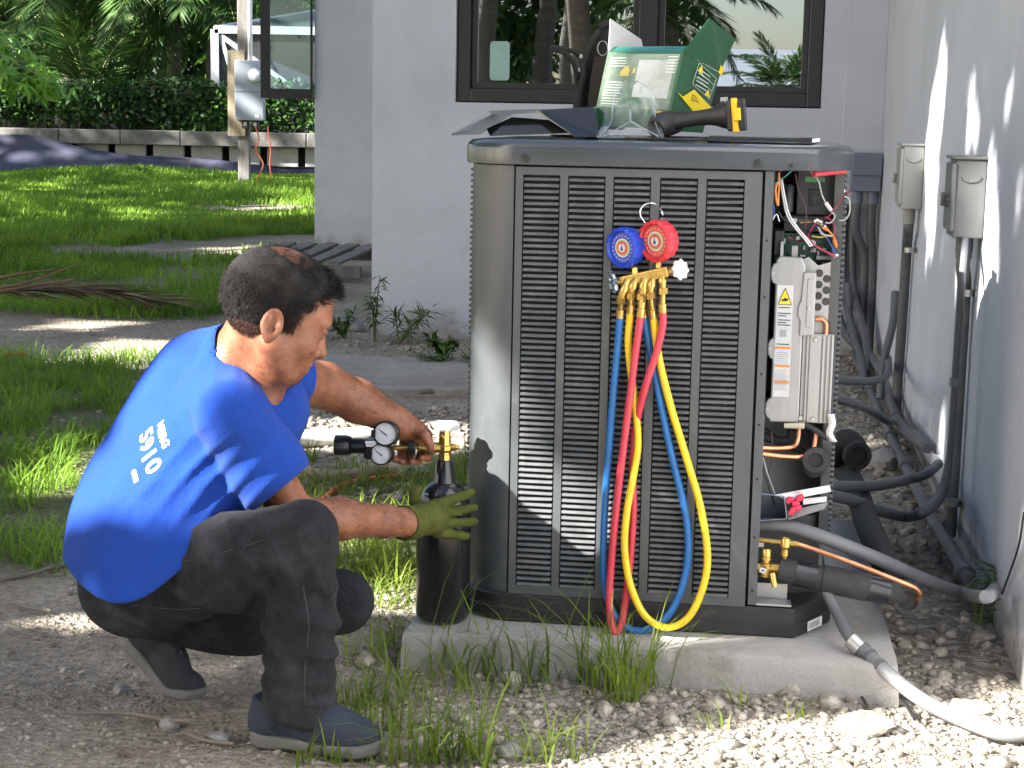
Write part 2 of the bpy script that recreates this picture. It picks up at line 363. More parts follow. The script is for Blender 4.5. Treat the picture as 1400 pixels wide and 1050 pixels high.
mb = MB(); hbox(mb, LU+0.26, WU-0.01, 13.3, 13.4, 0, TOP); hbox(mb, LU+0.26, WU-0.01, BV+0.26, 13.3, 0.02, 0.06); hbox(mb, LU+0.26, WU-0.01, BV+0.26, 13.3, 3.4, 3.5)
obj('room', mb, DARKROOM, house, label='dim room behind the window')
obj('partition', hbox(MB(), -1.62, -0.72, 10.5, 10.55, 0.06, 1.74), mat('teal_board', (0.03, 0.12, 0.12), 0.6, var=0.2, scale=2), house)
def window(u0, u1, z0, z1, v, fw, mull):
    d = 0.10
    mb = MB(); hbox(mb, u0+0.004, u0+fw, v+0.03, v+0.03+d, z0+0.004, z1); hbox(mb, u1-fw, u1-0.004, v+0.03, v+0.03+d, z0+0.004, z1)
    hbox(mb, u0+fw, u1-fw, v+0.03, v+0.03+d, z0+0.004, z0+fw); hbox(mb, u0+fw, u1-fw, v+0.03, v+0.03+d, z1-fw, z1-0.004)
    for a, b in mull: hbox(mb, a, b, v+0.03, v+0.03+d, z0+fw, z1-fw)
    w = obj('window', mb, FRAMEM, house, bevel=0.006)
    # stepped inner sash of each light
    xs = [u0+fw]+[q for ab in mull for q in ab]+[u1-fw]
    for i in range(0, len(xs), 2):
        a, b = xs[i], xs[i+1]; s = 0.035; m2 = MB(); q0, q1 = v+0.065, v+0.115
        hbox(m2, a, a+s, q0, q1, z0+fw, z1-fw); hbox(m2, b-s, b, q0, q1, z0+fw, z1-fw); hbox(m2, a+s, b-s, q0, q1, z0+fw, z0+fw+s); hbox(m2, a+s, b-s, q0, q1, z1-fw-s, z1-fw)
        obj('sash', m2, FRAMEM, w, bevel=0.003)
        obj('pane', hbox(MB(), a+s-0.004, b-s+0.004, v+0.088, v+0.094, z0+fw+s-0.004, z1-fw-s+0.004), PANE, w)
    return w
win = window(WL, WR, WB, WT, BV, 0.082, [(-0.735, -0.625)])
stk = MB(); ou = []
for k in range(24):
    a = 2*math.pi*k/24; cx = 0.036 if math.cos(a) > 0 else -0.036; cz = 0.09 if math.sin(a) > 0 else -0.09
    ou.append(hv(-1.541+cx+0.022*math.cos(a), BV+0.084, 1.62+cz+0.022*math.sin(a)))
stk.prism(ou, VV*0.002); obj('glass_sticker', stk, mat('pale_sticker', (0.30, 0.45, 0.42), 0.7, var=0.08, scale=14), win)
# open casement on the set-back wall's corner
hg = hv(L2-0.012, V2-0.02); dr = (UU*-1.0+VV*-0.22).normalized(); nr = Vector((dr.y, -dr.x, 0)); cw = 0.48; z0, z1 = 1.43, 3.0
def cbox(mb, a, b, za, zb, th=0.05, off=0.0):
    p = [hg+dr*a-nr*th/2+nr*off, hg+dr*b-nr*th/2+nr*off, hg+dr*b+nr*th/2+nr*off, hg+dr*a+nr*th/2+nr*off]
    return mb.hexa([q+Vector((0, 0, za)) for q in p], [q+Vector((0, 0, zb)) for q in p])
mb = MB(); cbox(mb, 0, 0.022, z0, z1); cbox(mb, cw-0.09, cw, z0, z1); cbox(mb, 0.022, cw-0.09, z0, z0+0.09); cbox(mb, 0.022, cw-0.09, z1-0.09, z1)
cs = obj('casement', mb, FRAMEM, house, label='black framed casement standing open at the corner')
obj('pane', cbox(MB(), 0.02, cw-0.088, z0+0.088, z1-0.088, 0.006), glass('casement_glass', (0.70, 0.82, 0.80), 0.03), cs)

# ------------------------------------------------------------------ far boundary: retaining wall, tarp, fence, hedge
CONC = mat('old_concrete', (0.16, 0.155, 0.145), 0.9, var=0.3, scale=2.5, bump=0.4, bscale=40, dirt=((0.05, 0.05, 0.045), 3, 0.45, 0.7))
PALE = mat('pale_concrete_panel', (0.40, 0.39, 0.37), 0.9, var=0.15, scale=4, dirt=((0.15, 0.14, 0.12), 4, 0.5, 0.75))
RY = 27.6; rz = 0.30
rw = thing('retaining_wall', 'weathered concrete retaining wall with pale panels and dark gaps below its cap', 'wall', (-6, RY, rz))
xx = -11.5; k = 0
while xx < -1.5:
    w = 1.02+0.12*noise.noise(Vector((k*3.1, 0, 0))); dz = 0.012*noise.noise(Vector((k*1.7, 4, 0)))
    obj('cap_block', MB().box((xx+w/2, RY+0.05, rz+0.56+dz), (w-0.012, 0.34, 0.23)), CONC, rw, bevel=0.012)
    xx += w; k += 1
xx = -11.5
while xx < -1.5:
    obj('panel', MB().box((xx+0.25, RY+0.12, rz+0.18), (0.50, 0.12, 0.52)), PALE, rw, bevel=0.006); xx += 0.62
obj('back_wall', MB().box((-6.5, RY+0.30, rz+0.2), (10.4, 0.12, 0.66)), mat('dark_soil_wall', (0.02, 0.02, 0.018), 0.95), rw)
# dark blue geotextile hung along the wall foot
nx, nz = 90, 12; vs = []; fs = []
for i in range(nx+1):
    x = -11.0+9.3*i/nx; t = sstep(-9, -4.2, x); h = 0.60*(1-t)+0.20*t+0.04*math.sin(x*2.2)+0.03*noise.noise(Vector((x*1.5, 0, 0)))
    for j in range(nz+1):
        q = j/nz; y = RY-0.16-0.75*(1-q)**1.5*(1-0.6*t)-0.10*math.sin(3*x+4*q)*(1-q)-0.10*noise.noise(Vector((x*1.1, q*2, 5)))
        vs.append((x, y, rz-0.03+h*q+0.03*math.sin(q*7+x*1.3)*(1-t)))
for i in range(nx):
    for j in range(nz): a = i*(nz+1)+j; fs.append((a, a+nz+1, a+nz+2, a+1))
mb = MB().add(vs, fs); tp = obj('tarp', mb, mat('blue_geotextile', (0.032, 0.036, 0.066), 0.75, var=0.25, scale=3, bump=0.3, bscale=30), smooth=180, origin=(-6, RY-0.5, rz))
so = tp.modifiers.new('thick', 'SOLIDIFY'); so.thickness = 0.008
tag(tp, 'dark blue geotextile tarp sagging along the foot of the retaining wall', 'tarp')
# dark board fence on the wall, overgrown
fb = mat('dark_fence_board', (0.035, 0.033, 0.03), 0.9, var=0.3, scale=3)
fence = thing('fence', 'dark weathered board fence behind the hedge', 'fence', (-7.5, 28.55, 0.9))
x = -11.6; k = 0
while x < -4.6:
    obj('board', MB().box((x+0.09, 28.55+0.012*(k % 2), 1.25), (0.172, 0.03, 0.95+0.03*noise.noise(Vector((k*2.3, 0, 0))))), fb, fence); x += 0.182; k += 1
LEAFD = mat('dark_hedge_leaf', (0.020, 0.055, 0.014), 0.45, var=0.45, scale=1.3, trans=0.22, col2=(0.042, 0.10, 0.020), spec=0.3)
LEAFM = mat('mid_leaf', (0.04, 0.095, 0.018), 0.45, var=0.45, scale=1.0, trans=0.3, col2=(0.075, 0.14, 0.022))
LEAFB = mat('bright_leaf', (0.10, 0.26, 0.02), 0.4, var=0.3, scale=2.0, trans=0.4, col2=(0.18, 0.36, 0.035))
PALML = mat('palm_leaflet', (0.030, 0.075, 0.020), 0.5, var=0.4, scale=1.0, trans=0.22, col2=(0.065, 0.13, 0.026), spec=0.2)
BARK = mat('bark', (0.17, 0.145, 0.12), 0.9, var=0.35, scale=6, bump=0.7, bscale=25, stretch=(1, 1, 4))
def rnd_dirs(n, rng, up=0.0):
    d = rng.normal(size=(n, 3)); d[:, 2] += up; return d/np.linalg.norm(d, axis=1, keepdims=True)
hedge = thing('hedge', 'dense dark green hedge of glossy leaves on top of the retaining wall', 'hedge', (-5.5, 28.1, 0.9))
n = 9000; rng = np.random.default_rng(3)
hx = rng.uniform(-9.3, -1.8, n); q = rng.random(n)
hz = 0.98+0.85*q*(1-0.12*np.sin(hx*1.7)**2)*np.clip(0.55+0.45*(hx+9.3)/2.8, 0.55, 1)+rng.normal(0, 0.03, n); 
low = (hx < -6.4) & (hz < 1.38); hz[low] += 0.3*rng.random(low.sum())
hy = 28.0+rng.normal(0, 0.10, n)+0.10*np.sin(hx*3)+0.08*np.sin(hx*7.3+hz*9)
P = np.stack([hx, hy, hz], 1); D = rnd_dirs(n, rng, 0.2); D[:, 1] -= 0.35; N = rnd_dirs(n, rng, 1.0)
V, Q = leaf_cards(P, D, N, rng.uniform(0.06, 0.13, n), rng.uniform(0.05, 0.085, n))
obj('foliage', np_mesh('foliage', V, Q), LEAFD, hedge)
mb = MB()
for i in range(40):
    x = -9.2+7.3*i/39+random.uniform(-0.1, 0.1); mb.tube([(x, 28.15, 0.9), (x+random.uniform(-.1, .1), 28.12, 1.35), (x+random.uniform(-.2, .2), 28.1, 1.7)], [0.02, 0.015, 0.006], 5)
obj('stems', mb, BARK, hedge)

# ------------------------------------------------------------------ palms and trees
def frond(base, d, L, rng, droop=0.5, nl=46, lw=0.035, ll=0.5, stiff=0.6, fan=False):
    "arching rachis with leaflets; returns (rachis points, V, Q)"
    d = Vector(d).normalized(); pts = []; p = Vector(base); v = d.copy(); st = 9
    for i in range(st+1):
        pts.append(p.copy()); p = p+v*(L/st); v = (v+Vector((0, 0, -droop/st*(0.5+1.2*i/st)))).normalized()
    P = []; D = []; N = []; LL = []
    for k in range(nl):
        t = 0.16+0.84*k/(nl-1); f = t*st; i = min(int(f), st-1); q = pts[i].lerp(pts[i+1], f-i); tg = (pts[i+1]-pts[i]).normalized()
        sd = tg.cross(Vector((0, 0, 1)));
        if sd.length < 1e-4: sd = Vector((1, 0, 0))
        sd.normalize(); up = sd.cross(tg)
        for s in (-1, 1):
            dd = sd*s*(1.0-0.45*t)+tg*(0.45+0.5*t)+up*0.22+Vector((0, 0, -0.30*stiff))
            P.append(q); D.append(dd+Vector(rng.normal(0, 0.07, 3))); N.append(up+Vector(rng.normal(0, 0.3, 3))); LL.append(ll*(0.45+0.75*math.sin(math.pi*min(1, 0.15+0.8*t)))*rng.uniform(0.85, 1.1))
    V, Q = leaf_cards(np.array([tuple(x) for x in P]), np.array([tuple(x) for x in D]), np.array([tuple(x) for x in N]), np.array(LL), np.full(len(P), lw), bend=0.28)
    return pts, V, Q
def palm(loc, h, label, L=2.4, nf=22, seed=1, r=0.13, ll=0.5, lw=0.04, leaf=None, lean=(0, 0), low=-0.25, group='palm trees'):
    rng = np.random.default_rng(seed); loc = Vector(loc); t = thing('palm_tree', label, 'palm', loc, group=group)
    tp_ = loc+Vector((lean[0], lean[1], h)); pts = [loc.lerp(tp_, k/10)+Vector((0.05*math.sin(k), 0.04*math.cos(k*1.3), 0)) for k in range(11)]
    mb = MB().tube(pts, [r*(1.25-0.45*k/10)*(1+0.07*(k % 2)) for k in range(11)], 12)
    obj('trunk', mb, mat('palm_trunk', (0.15, 0.135, 0.115), 0.9, var=0.35, scale=3, bump=0.6, bscale=18, stretch=(1, 1, 5)), t, smooth=60)
    parts = []; rb = MB()
    for k in range(nf):
        az = k*2.399+rng.uniform(-0.3, 0.3); el = low+(1.25-low)*(1-((k+0.5)/nf))+rng.uniform(-0.12, 0.12)
        d = (math.cos(az)*math.cos(el), math.sin(az)*math.cos(el), math.sin(el)); l_ = L*rng.uniform(0.85, 1.1)
        pp, V, Q = frond(pts[-1]+Vector(d)*0.05, d, l_, rng, droop=rng.uniform(0.7, 1.2), ll=ll, lw=lw)
        parts.append((V, Q)); rb.tube(pp, [0.022*(1-0.85*i/9) for i in range(10)], 5)
    V, Q = cat_vq(parts); cr = obj('crown', np_mesh('crown', V, Q), leaf or PALML, t)
    obj('rachis', rb, mat('palm_stem', (0.16, 0.17, 0.06), 0.6), cr); return t
def tree(loc, h, rad, label, n=5000, seed=1, leaf=None, ls=(0.09, 0.17), clumps=26, name='broadleaf_tree', group='trees', trunk_r=0.14, flat=0.75, centre=None):
    rng = np.random.default_rng(seed); loc = Vector(loc); t = thing(name, label, 'tree', loc, group=group)
    c = Vector(centre) if centre else loc+Vector((0, 0, h)); mb = MB()
    mid = loc.lerp(c, 0.55)+Vector((0.1, 0.05, 0)); mb.tube([loc, loc.lerp(mid, 0.5), mid, c], [trunk_r*1.3, trunk_r, trunk_r*0.8, trunk_r*0.4], 10)
    cc = []
    for k in range(clumps):
        d = Vector(rng.normal(size=3)).normalized(); q = c+Vector((d.x*rad, d.y*rad, d.z*rad*flat))*(rng.uniform(0.35, 1.0)); cc.append((q, rad*rng.uniform(0.22, 0.42)))
        mb.tube([mid.lerp(c, 0.5), (mid.lerp(c, 0.5)+q)/2+Vector((0, 0, -0.1)), q], [trunk_r*0.35, trunk_r*0.2, 0.012], 6)
    obj('trunk', mb, BARK, t, smooth=60)
    idx = rng.integers(0, clumps, n); d = rng.normal(size=(n, 3)); d /= np.linalg.norm(d, axis=1, keepdims=True); rr = rng.random(n)**0.5
    C_ = np.array([tuple(q) for q, _ in cc])[idx]; S_ = np.array([s for _, s in cc])[idx][:, None]
    P = C_+d*S_*rr[:, None]*np.array([1, 1, 0.8]); D = d*0.8+rng.normal(0, 0.6, (n, 3)); D[:, 2] -= 0.25; N = rng.normal(0, 0.5, (n, 3)); N[:, 2] += 1
    L = rng.uniform(*ls, n); V, Q = leaf_cards(P, D, N, L, L*rng.uniform(0.4, 0.6, n)); obj('crown', np_mesh('crown', V, Q), leaf or LEAFM, t); return t
G1 = 'palms beyond the retaining wall'
gz_ = lambda y: 0.02*(y-12)
palm((-5.75, 32.5, 0.6), 3.3, 'feathery green palm right of centre above the hedge', L=2.6, nf=26, seed=11, ll=0.62, lw=0.05, group=G1, low=-0.75)
palm((-6.6, 33.0, 0.6), 3.6, 'dark drooping palm in the middle of the thicket', L=2.8, nf=24, seed=12, ll=0.66, lw=0.05, group=G1, low=-0.9)
palm((-8.8, 33.5, 0.6), 3.4, 'dark palm at the left end of the thicket', L=2.9, nf=24, seed=13, ll=0.66, lw=0.05, group=G1, low=-0.9)
palm((-4.75, 37.0, 0.6), 1.9, 'low sunlit palm beside the pool enclosure', L=2.3, nf=22, seed=14, ll=0.55, lw=0.05, leaf=LEAFB, group=G1, low=-0.2)
palm((-7.6, 30.4, 0.6), 0.9, 'young palm with one pale upright frond above the hedge', L=1.9, nf=14, seed=15, ll=0.5, lw=0.045, group=G1, low=0.0)
tree((-4.35, 39.0, 0.6), 4.6, 2.6, 'yellow green broadleaf tree lit from behind the palms', n=5200, seed=5, leaf=LEAFB, ls=(0.14, 0.3), group='trees beyond the wall')
tree((-9.5, 38.0, 0.6), 4.2, 3.0, 'dark broadleaf tree at the far left of the thicket', n=5200, seed=6, leaf=LEAFD, ls=(0.16, 0.32), group='trees beyond the wall')
rng = np.random.default_rng(21); n = 26000
P = np.stack([rng.uniform(-19, 3, n), rng.uniform(41, 46, n), rng.uniform(0.3, 9.5, n)], 1); D = rnd_dirs(n, rng, -0.3); N = rnd_dirs(n, rng, 1.0)
L = rng.uniform(0.3, 0.65, n); V, Q = leaf_cards(P, D, N, L, L*0.45)
tag(obj('far_wood', np_mesh('far_wood', V, Q), LEAFD, origin=(-8, 43, 0.6)), 'dark mass of far trees closing the garden', 'wood', kind='stuff')
# bright overhanging branch at the upper left
bt = thing('umbrella_tree', 'bright green large-leaved tree reaching in at the upper left', 'tree', (-7.4, 20.6, 0.17))
mb = MB().tube([(-7.4, 20.6, 0.17), (-7.35, 20.6, 1.2), (-7.0, 20.5, 1.9), (-6.5, 20.4, 2.1)], [0.10, 0.08, 0.06, 0.03], 8)
rng = np.random.default_rng(31); Ps, Ds, Ns = [], [], []
for k in range(230):
    a = rng.random(); top_x = -6.25-1.5*a+0.15; c = Vector((-5.40-1.7*a*1.0, 20.3+rng.normal(0, 0.3), 1.55+1.15*a**0.7*rng.uniform(0.25, 1.0)-0.10*rng.random()))
    if rng.random() < 0.55: c = Vector((rng.uniform(-7.2, -5.6), 20.3+rng.normal(0, 0.25), 0)); c.z = 1.42+0.12*rng.random()+(0.95*rng.random())*sstep(-5.45, -6.5, c.x)
    if k % 4 == 0: mb.tube([(-6.7, 20.45, 2.0), (Vector((-6.7, 20.45, 2.0))+c)/2+Vector((0, 0, 0.08)), c], [0.02, 0.014, 0.006], 5)
    ax = Vector((rng.normal(0.3, 0.4), rng.normal(-0.5, 0.4), rng.normal(0.5, 0.3))).normalized(); e1 = ax.orthogonal().normalized(); e2 = ax.cross(e1)
    for j in range(6):
        th = 2*math.pi*j/6+rng.uniform(-0.2, 0.2); dd = e1*math.cos(th)+e2*math.sin(th)-ax*0.35
        Ps.append(tuple(c)); Ds.append(tuple(dd)); Ns.append(tuple(ax))
m_ = len(Ps); V, Q = leaf_cards(np.array(Ps), np.array(Ds), np.array(Ns), rng.uniform(0.12, 0.22, m_), rng.uniform(0.045, 0.07, m_), bend=0.35)
obj('trunk', mb, BARK, bt, smooth=60); obj('crown', np_mesh('crown', V, Q), LEAFB, bt)

# ------------------------------------------------------------------ pool enclosure, meter pole
ALU = mat('white_aluminium', (0.42, 0.44, 0.49), 0.4, var=0.06)
pe = thing('pool_enclosure', 'white framed screened pool enclosure behind the meter pole', 'enclosure', (-4.0, 29.6, 0.35))
def rail(name, a, b, w=0.10): return obj(name, MB().tube([a, b], w/2*1.6, 4), ALU, pe)
YE = 29.6; E0 = at(294, 40, YE); E0z = E0.z
rail('post', (E0.x, YE, 0.5), (E0.x, YE, E0z), 0.12); rail('post', (E0.x+2.6, YE, 0.5), (E0.x+2.6, YE, E0z), 0.09); rail('post', (E0.x+0.3, YE+4, 0.5), (E0.x+0.3, YE+4, E0z), 0.10)
rail('beam', (E0.x, YE, E0z), (E0.x+6, YE, E0z), 0.12); rail('beam', (E0.x, YE, E0z), (E0.x+6, YE+3.5, E0z+1.35), 0.10); rail('beam', (E0.x+2.2, YE, E0z), (E0.x+6, YE+2, E0z+1.0), 0.09)
rail('beam', (E0.x+0.1, YE+0.06, E0z-0.05), (E0.x+4.5, YE+2.5, E0z-0.55), 0.09); rail('brace', (E0.x+0.1, YE, E0z-0.1), (E0.x+1.25, YE, E0z-0.9), 0.07); rail('brace', (E0.x+0.1, YE, E0z-0.1), (E0.x+0.7, YE, 0.5), 0.06)
rail('beam', (E0.x+1.3, YE+0.4, E0z-0.35), (E0.x+4.2, YE+1.5, E0z+0.8), 0.08)
for k in range(4): rail('post', (E0.x+2.0+0.35*k, YE+2.5, 0.5), (E0.x+2.0+0.35*k, YE+2.5, E0z-0.35), 0.10)
SCR = glass('insect_screen', (0.30, 0.31, 0.34), 0.04, 0.5)
obj('screen', MB().box((E0.x+3, YE+0.02, (0.5+E0z)/2), (5.9, 0.006, E0z-0.6)), SCR, pe)
obj('screen', MB().add([(E0.x, YE+0.03, E0z+0.06), (E0.x+6, YE+0.03, E0z+0.06), (E0.x+6, YE+3.5, E0z+1.4)], [(0, 1, 2)]), SCR, pe)
PX, PY, PZ = -3.877, 24.2, 0.24
mp = thing('meter_pole', 'wooden post carrying a grey electricity meter box', 'pole', (PX, PY, PZ))
WOOD = mat('grey_wood', (0.165, 0.155, 0.145), 0.9, var=0.3, scale=5, bump=0.5, bscale=30, stretch=(6, 6, 1))
obj('post', MB().box((PX+0.0, PY, PZ+1.9), (0.16, 0.14, 3.9)), WOOD, mp, bevel=0.01); 
def pxz(px, py, Y=24.1): return at(px, py, Y)
b0, b1 = pxz(318, 82, 24.0), pxz(360, 165, 24.0); bw, bh = b1.x-b0.x, b0.z-b1.z; bc = (b0+b1)/2
obj('backing_board', MB().box((b0.x+0.03, PY-0.09, bc.z-0.04), (0.24, 0.04, bh+0.36)), mat('pale_plywood', (0.33, 0.27, 0.19), 0.85, var=0.25, scale=4, stretch=(5, 5, 1)), mp)
GREY = mat('grey_enclosure', (0.25, 0.285, 0.33), 0.45, var=0.05, scale=3)
mbx = obj('meter_box', MB().box((bc.x+0.03, PY-0.20, bc.z), (bw-0.02, 0.18, bh)), GREY, mp, bevel=0.012)
mc = pxz(349, 103, 23.95)
obj('meter_glass', MB().lathe((mc.x, PY-0.29, mc.z), (0, -1, 0), [(0, 0.10), (0.03, 0.10), (0.035, 0.085), (0.10, 0.08), (0.115, 0.05), (0.118, 0)], 24), mat('meter_cover', (0.55, 0.57, 0.60), 0.12, var=0.3, scale=30), mbx, smooth=40)
obj('cover_seam', MB().box((bc.x+0.03, PY-0.292, bc.z-0.02), (bw-0.04, 0.004, 0.006)), mat('dark_seam', (0.03, 0.03, 0.035), 0.6), mbx)
obj('notice', MB().box((bc.x+bw*0.33, PY-0.293, bc.z-bh*0.43), (0.06, 0.004, 0.05)), mat('white_label', (0.52, 0.52, 0.52), 0.6), mbx)
obj('mast_pipe', MB().cyl((bc.x+0.02, PY-0.12, bc.z+bh/2), (bc.x+0.02, PY-0.12, PZ+4), 0.035), mat('galvanised', (0.5, 0.52, 0.55), 0.4, metal=0.6), mp, smooth=60)
for k in range(2): 
    obj('outlet', MB().box((bc.x-0.04+0.14*k, PY-0.18, bc.z-bh/2-0.06), (0.10, 0.10, 0.11)), mat('black_plastic', (0.015, 0.015, 0.017), 0.45), mp, bevel=0.01)
    obj('outlet_face', MB().box((bc.x-0.04+0.14*k, PY-0.232, bc.z-bh/2-0.05), (0.05, 0.004, 0.05)), MATS['white_label'], mp)
for k, xs in enumerate(((349, 354, 350, 360, 352, 358), (366, 368, 370, 369, 371, 371))):
    ys = (172, 190, 205, 225, 245, 262); pts = bez([at(xs[i], ys[i], 23.9) for i in range(6)], 5)
    tag(obj('extension_cord', MB().tube(pts, 0.011, 6), mat('orange_cord', (0.55, 0.12, 0.05), 0.5), origin=pts[-1]), ('orange extension cord hanging in a kink from the meter box', 'straight orange extension cord hanging right of the meter box')[k], 'cord', 'cords hanging from the meter box')

# ------------------------------------------------------------------ pallet, fallen frond, red twine
pal = thing('pallet', 'weathered timber pallet lying against the set back wall', 'pallet', (-1.62, 13.3, 0.0), R(-8))
PM = wmat(pal)
for i in range(5): obj('plank', MB().box(PM @ Vector((-0.34+0.175*i, 0.02, 0.21)), (0.11, 0.75, 0.022), (PM.to_3x3() @ Matrix.Rotation(R(7), 3, 'X') @ Matrix.Rotation(R(-12), 3, 'Z'))), WOOD, pal, bevel=0.004)
for j in (-0.33, 0.33): obj('bearer', MB().box(PM @ Vector((0.02, j, 0.20+j*math.tan(R(7))-0.062)), (0.95, 0.05, 0.09), PM.to_3x3()), WOOD, pal, bevel=0.004)
for j in (-0.3, 0.3): obj('block', MB().box(PM @ Vector((-0.3, j, 0.04)), (0.12, 0.12, 0.16 if j > 0 else 0.12), PM.to_3x3()), WOOD, pal)
pal['label'] = 'weathered timber pallet lying against the set back wall'
DRY = mat('dry_frond', (0.16, 0.115, 0.065), 0.8, var=0.4, scale=4, trans=0.15)
ff = thing('fallen_frond', 'dry brown palm frond lying on the grass behind the man', 'frond', (-2.9, 10.6, 0.02))
rng = np.random.default_rng(41); pts = [at(-10, 405, 10.6), at(60, 400, 10.7), at(130, 402, 10.8), at(205, 420, 10.7)]; pts = [Vector((p.x, p.y, max(p.z, 0.02)+0.03)) for p in pts]; pts = bez(pts, 6)
rb = MB().tube(pts, [0.022*(1-0.8*i/len(pts)) for i in range(len(pts))], 6); Ps, Ds, Ns = [], [], []
for i in range(150):
    t = rng.random(); k = int(t*(len(pts)-1)); p = pts[k]; s = 1 if i % 2 else -1
    Ps.append(tuple(p)); Ds.append((0.9+rng.normal(0, 0.15), s*0.35+rng.normal(0, 0.25), rng.normal(0.04, 0.10)-0.05)); Ns.append((0, 0, 1))
V, Q = leaf_cards(np.array(Ps), np.array(Ds), np.array(Ns)+rng.normal(0, .4, (150, 3)), rng.uniform(0.25, 0.5, 150), rng.uniform(0.012, 0.028, 150), bend=0.12)
V[:, 2] = np.maximum(V[:, 2], 0.012); obj('leaflets', np_mesh('leaflets', V, Q), DRY, ff)
for a in (((-10, 395), (40, 385), (110, 360)), ((-10, 400), (60, 388), (100, 382)), ((0, 380), (30, 374), (75, 368))):
    rb.tube(bez([Vector((q.x, q.y, q.z)) for q in [at(*a[0], 10.5), at(*a[1], 10.45), at(*a[2], 10.4)]], 5), [0.014-0.0009*i for i in range(11)], 5)
obj('rachis', rb, DRY, ff, smooth=60)
RED = mat('red_twine', (0.5, 0.05, 0.05), 0.7)
for k, a in enumerate((((-10, 492), (20, 490), (38, 489)), ((238, 352), (245, 362), (255, 372)))):
    pts = bez([onz(*q)+Vector((0, 0, 0.02)) for q in a], 5); tag(obj('red_twine', MB().tube(pts, 0.009, 5), RED, origin=pts[0]), ('short red twine lying on sand at the left edge', 'short red twine lying on the sandy track')[k], 'twine')
# ================================================================== PAD AND CONDENSING UNIT
def plane_pt(px, py, p0, nrm):
    d = _fw + CR*((px-700)/2300) - CU*((py-525)/2300); c = Vector((0, 0, CAM_H))
    return c + d*((p0-c).dot(nrm)/d.dot(nrm))
def up(px, py, t): return plane_pt(px, py, uv(0, t), VV)                 # on the unit's plane at depth t
def wp(px, py, off=0.0): return plane_pt(px, py, hv(WU-off, 0), UU)     # on the side wall, off metres proud of it
def sz(px, py, t=0.0):
    p = up(px, py, t); return (p-UO).dot(UU), p.z
PADZ = 0.09
PADM = mat('pad_concrete', (0.30, 0.295, 0.285), 0.9, var=0.14, scale=5, bump=0.6, bscale=60, dirt=((0.17, 0.155, 0.125), 5, 0.48, 0.74))
mb = MB(); q = [Vector((-0.245, 3.86, 0)), Vector((0.885, 3.655, 0)), Vector((1.075, 5.06, 0)), Vector((-0.05, 5.25, 0))]
def loop(k, z, n=14):
    out = []
    for i in range(4):
        a, b = q[i], q[(i+1) % 4]; c = (q[0]+q[1]+q[2]+q[3])/4
        for j in range(n):
            p = a.lerp(b, j/n); p = c+(p-c)*k; w = 0.006*noise.noise(p*7); out.append(Vector((p.x+w, p.y+w, z+(0.004*noise.noise(p*5+Vector((0, 0, z*30)))))))
    return out
mb.rings([loop(1.012, -0.06), loop(1.010, 0.02), loop(1.004, PADZ-0.014), loop(0.998, PADZ-0.003), loop(0.988, PADZ)])
tag(obj('concrete_pad', mb, PADM, smooth=40, origin=(0.41, 4.4, 0)), 'pale concrete slab under the air conditioning unit', 'slab')

PAINT = mat('unit_grey_paint', (0.043, 0.050, 0.056), 0.47, var=0.08, scale=4, bump=0.03, bscale=120, spec=0.8, dirt=((0.11, 0.11, 0.105), 9, 0.56, 0.85), coat=0.15)
CAPP = mat('cap_grey_paint', (0.045, 0.052, 0.058), 0.24, var=0.08, scale=5, coat=0.3, dirt=((0.10, 0.10, 0.10), 6, 0.58, 0.85))
BLK = mat('black_composite', (0.016, 0.016, 0.017), 0.5, var=0.2, scale=20, bump=0.15, bscale=180, dirt=((0.075, 0.07, 0.06), 12, 0.58, 0.85))
COIL = mat('dark_coil', (0.024, 0.025, 0.027), 0.7, var=0.5, scale=60, stretch=(30, 30, 1))
GALV = mat('galvanised_sheet', (0.40, 0.405, 0.41), 0.38, metal=0.75, var=0.12, scale=9, stretch=(1, 1, 0.3))
ALS = mat('bare_aluminium', (0.33, 0.33, 0.325), 0.42, metal=0.5, var=0.10, scale=7, stretch=(4, 4, 0.4))
BRASS = mat('brass', (0.50, 0.34, 0.10), 0.30, metal=0.9, var=0.18, scale=40, bump=0.08)
COPPER = mat('copper', (0.60, 0.26, 0.14), 0.32, metal=0.9, var=0.25, scale=30)
FOAM = mat('black_foam', (0.022, 0.022, 0.023), 0.8, var=0.25, scale=30, bump=0.3, bscale=90, dirt=((0.07, 0.065, 0.058), 14, 0.55, 0.8))
BLACKP = mat('black_plastic', (0.015, 0.015, 0.017), 0.45)
WHITEL = MATS['white_label']
SCREW = mat('zinc_screw', (0.45, 0.45, 0.44), 0.35, metal=0.9)
ac = thing('air_conditioner', 'dark grey outdoor condensing unit with louvered sides and its corner panel removed', 'air conditioner', uv(0, 0.4, PADZ), -A)
def outline(g, nl=7, c=0.119):
    "octagon-like footprint grown by g; rounded left front corner"
    pts = []
    for k in range(nl+1):
        a = (math.pi/2)*k/nl
        pts.append((-0.335-c*math.cos(a)**1.15-g*math.cos(a), c-c*math.sin(a)**1.15-g*math.sin(a)))
    pts = pts[::1]
    pts += [(0.35+g*0.5, -g), (0.43+g, 0.14-g*0.4), (0.43+g, 0.70), (0.33, 0.80+g), (-0.36, 0.80+g), (-0.454-g, 0.70)]
    return pts
def uring(g, z, c=0.119): return [uv(s, t, z) for s, t in outline(g, c=c)]
base = obj('base_pan', MB().rings([uring(0.004, PADZ+0.001), uring(0.012, PADZ+0.006), uring(0.014, PADZ+0.034), uring(0.009, PADZ+0.037), uring(0.009, PADZ+0.064), uring(0.000, PADZ+0.071)]), BLK, ac, smooth=35)
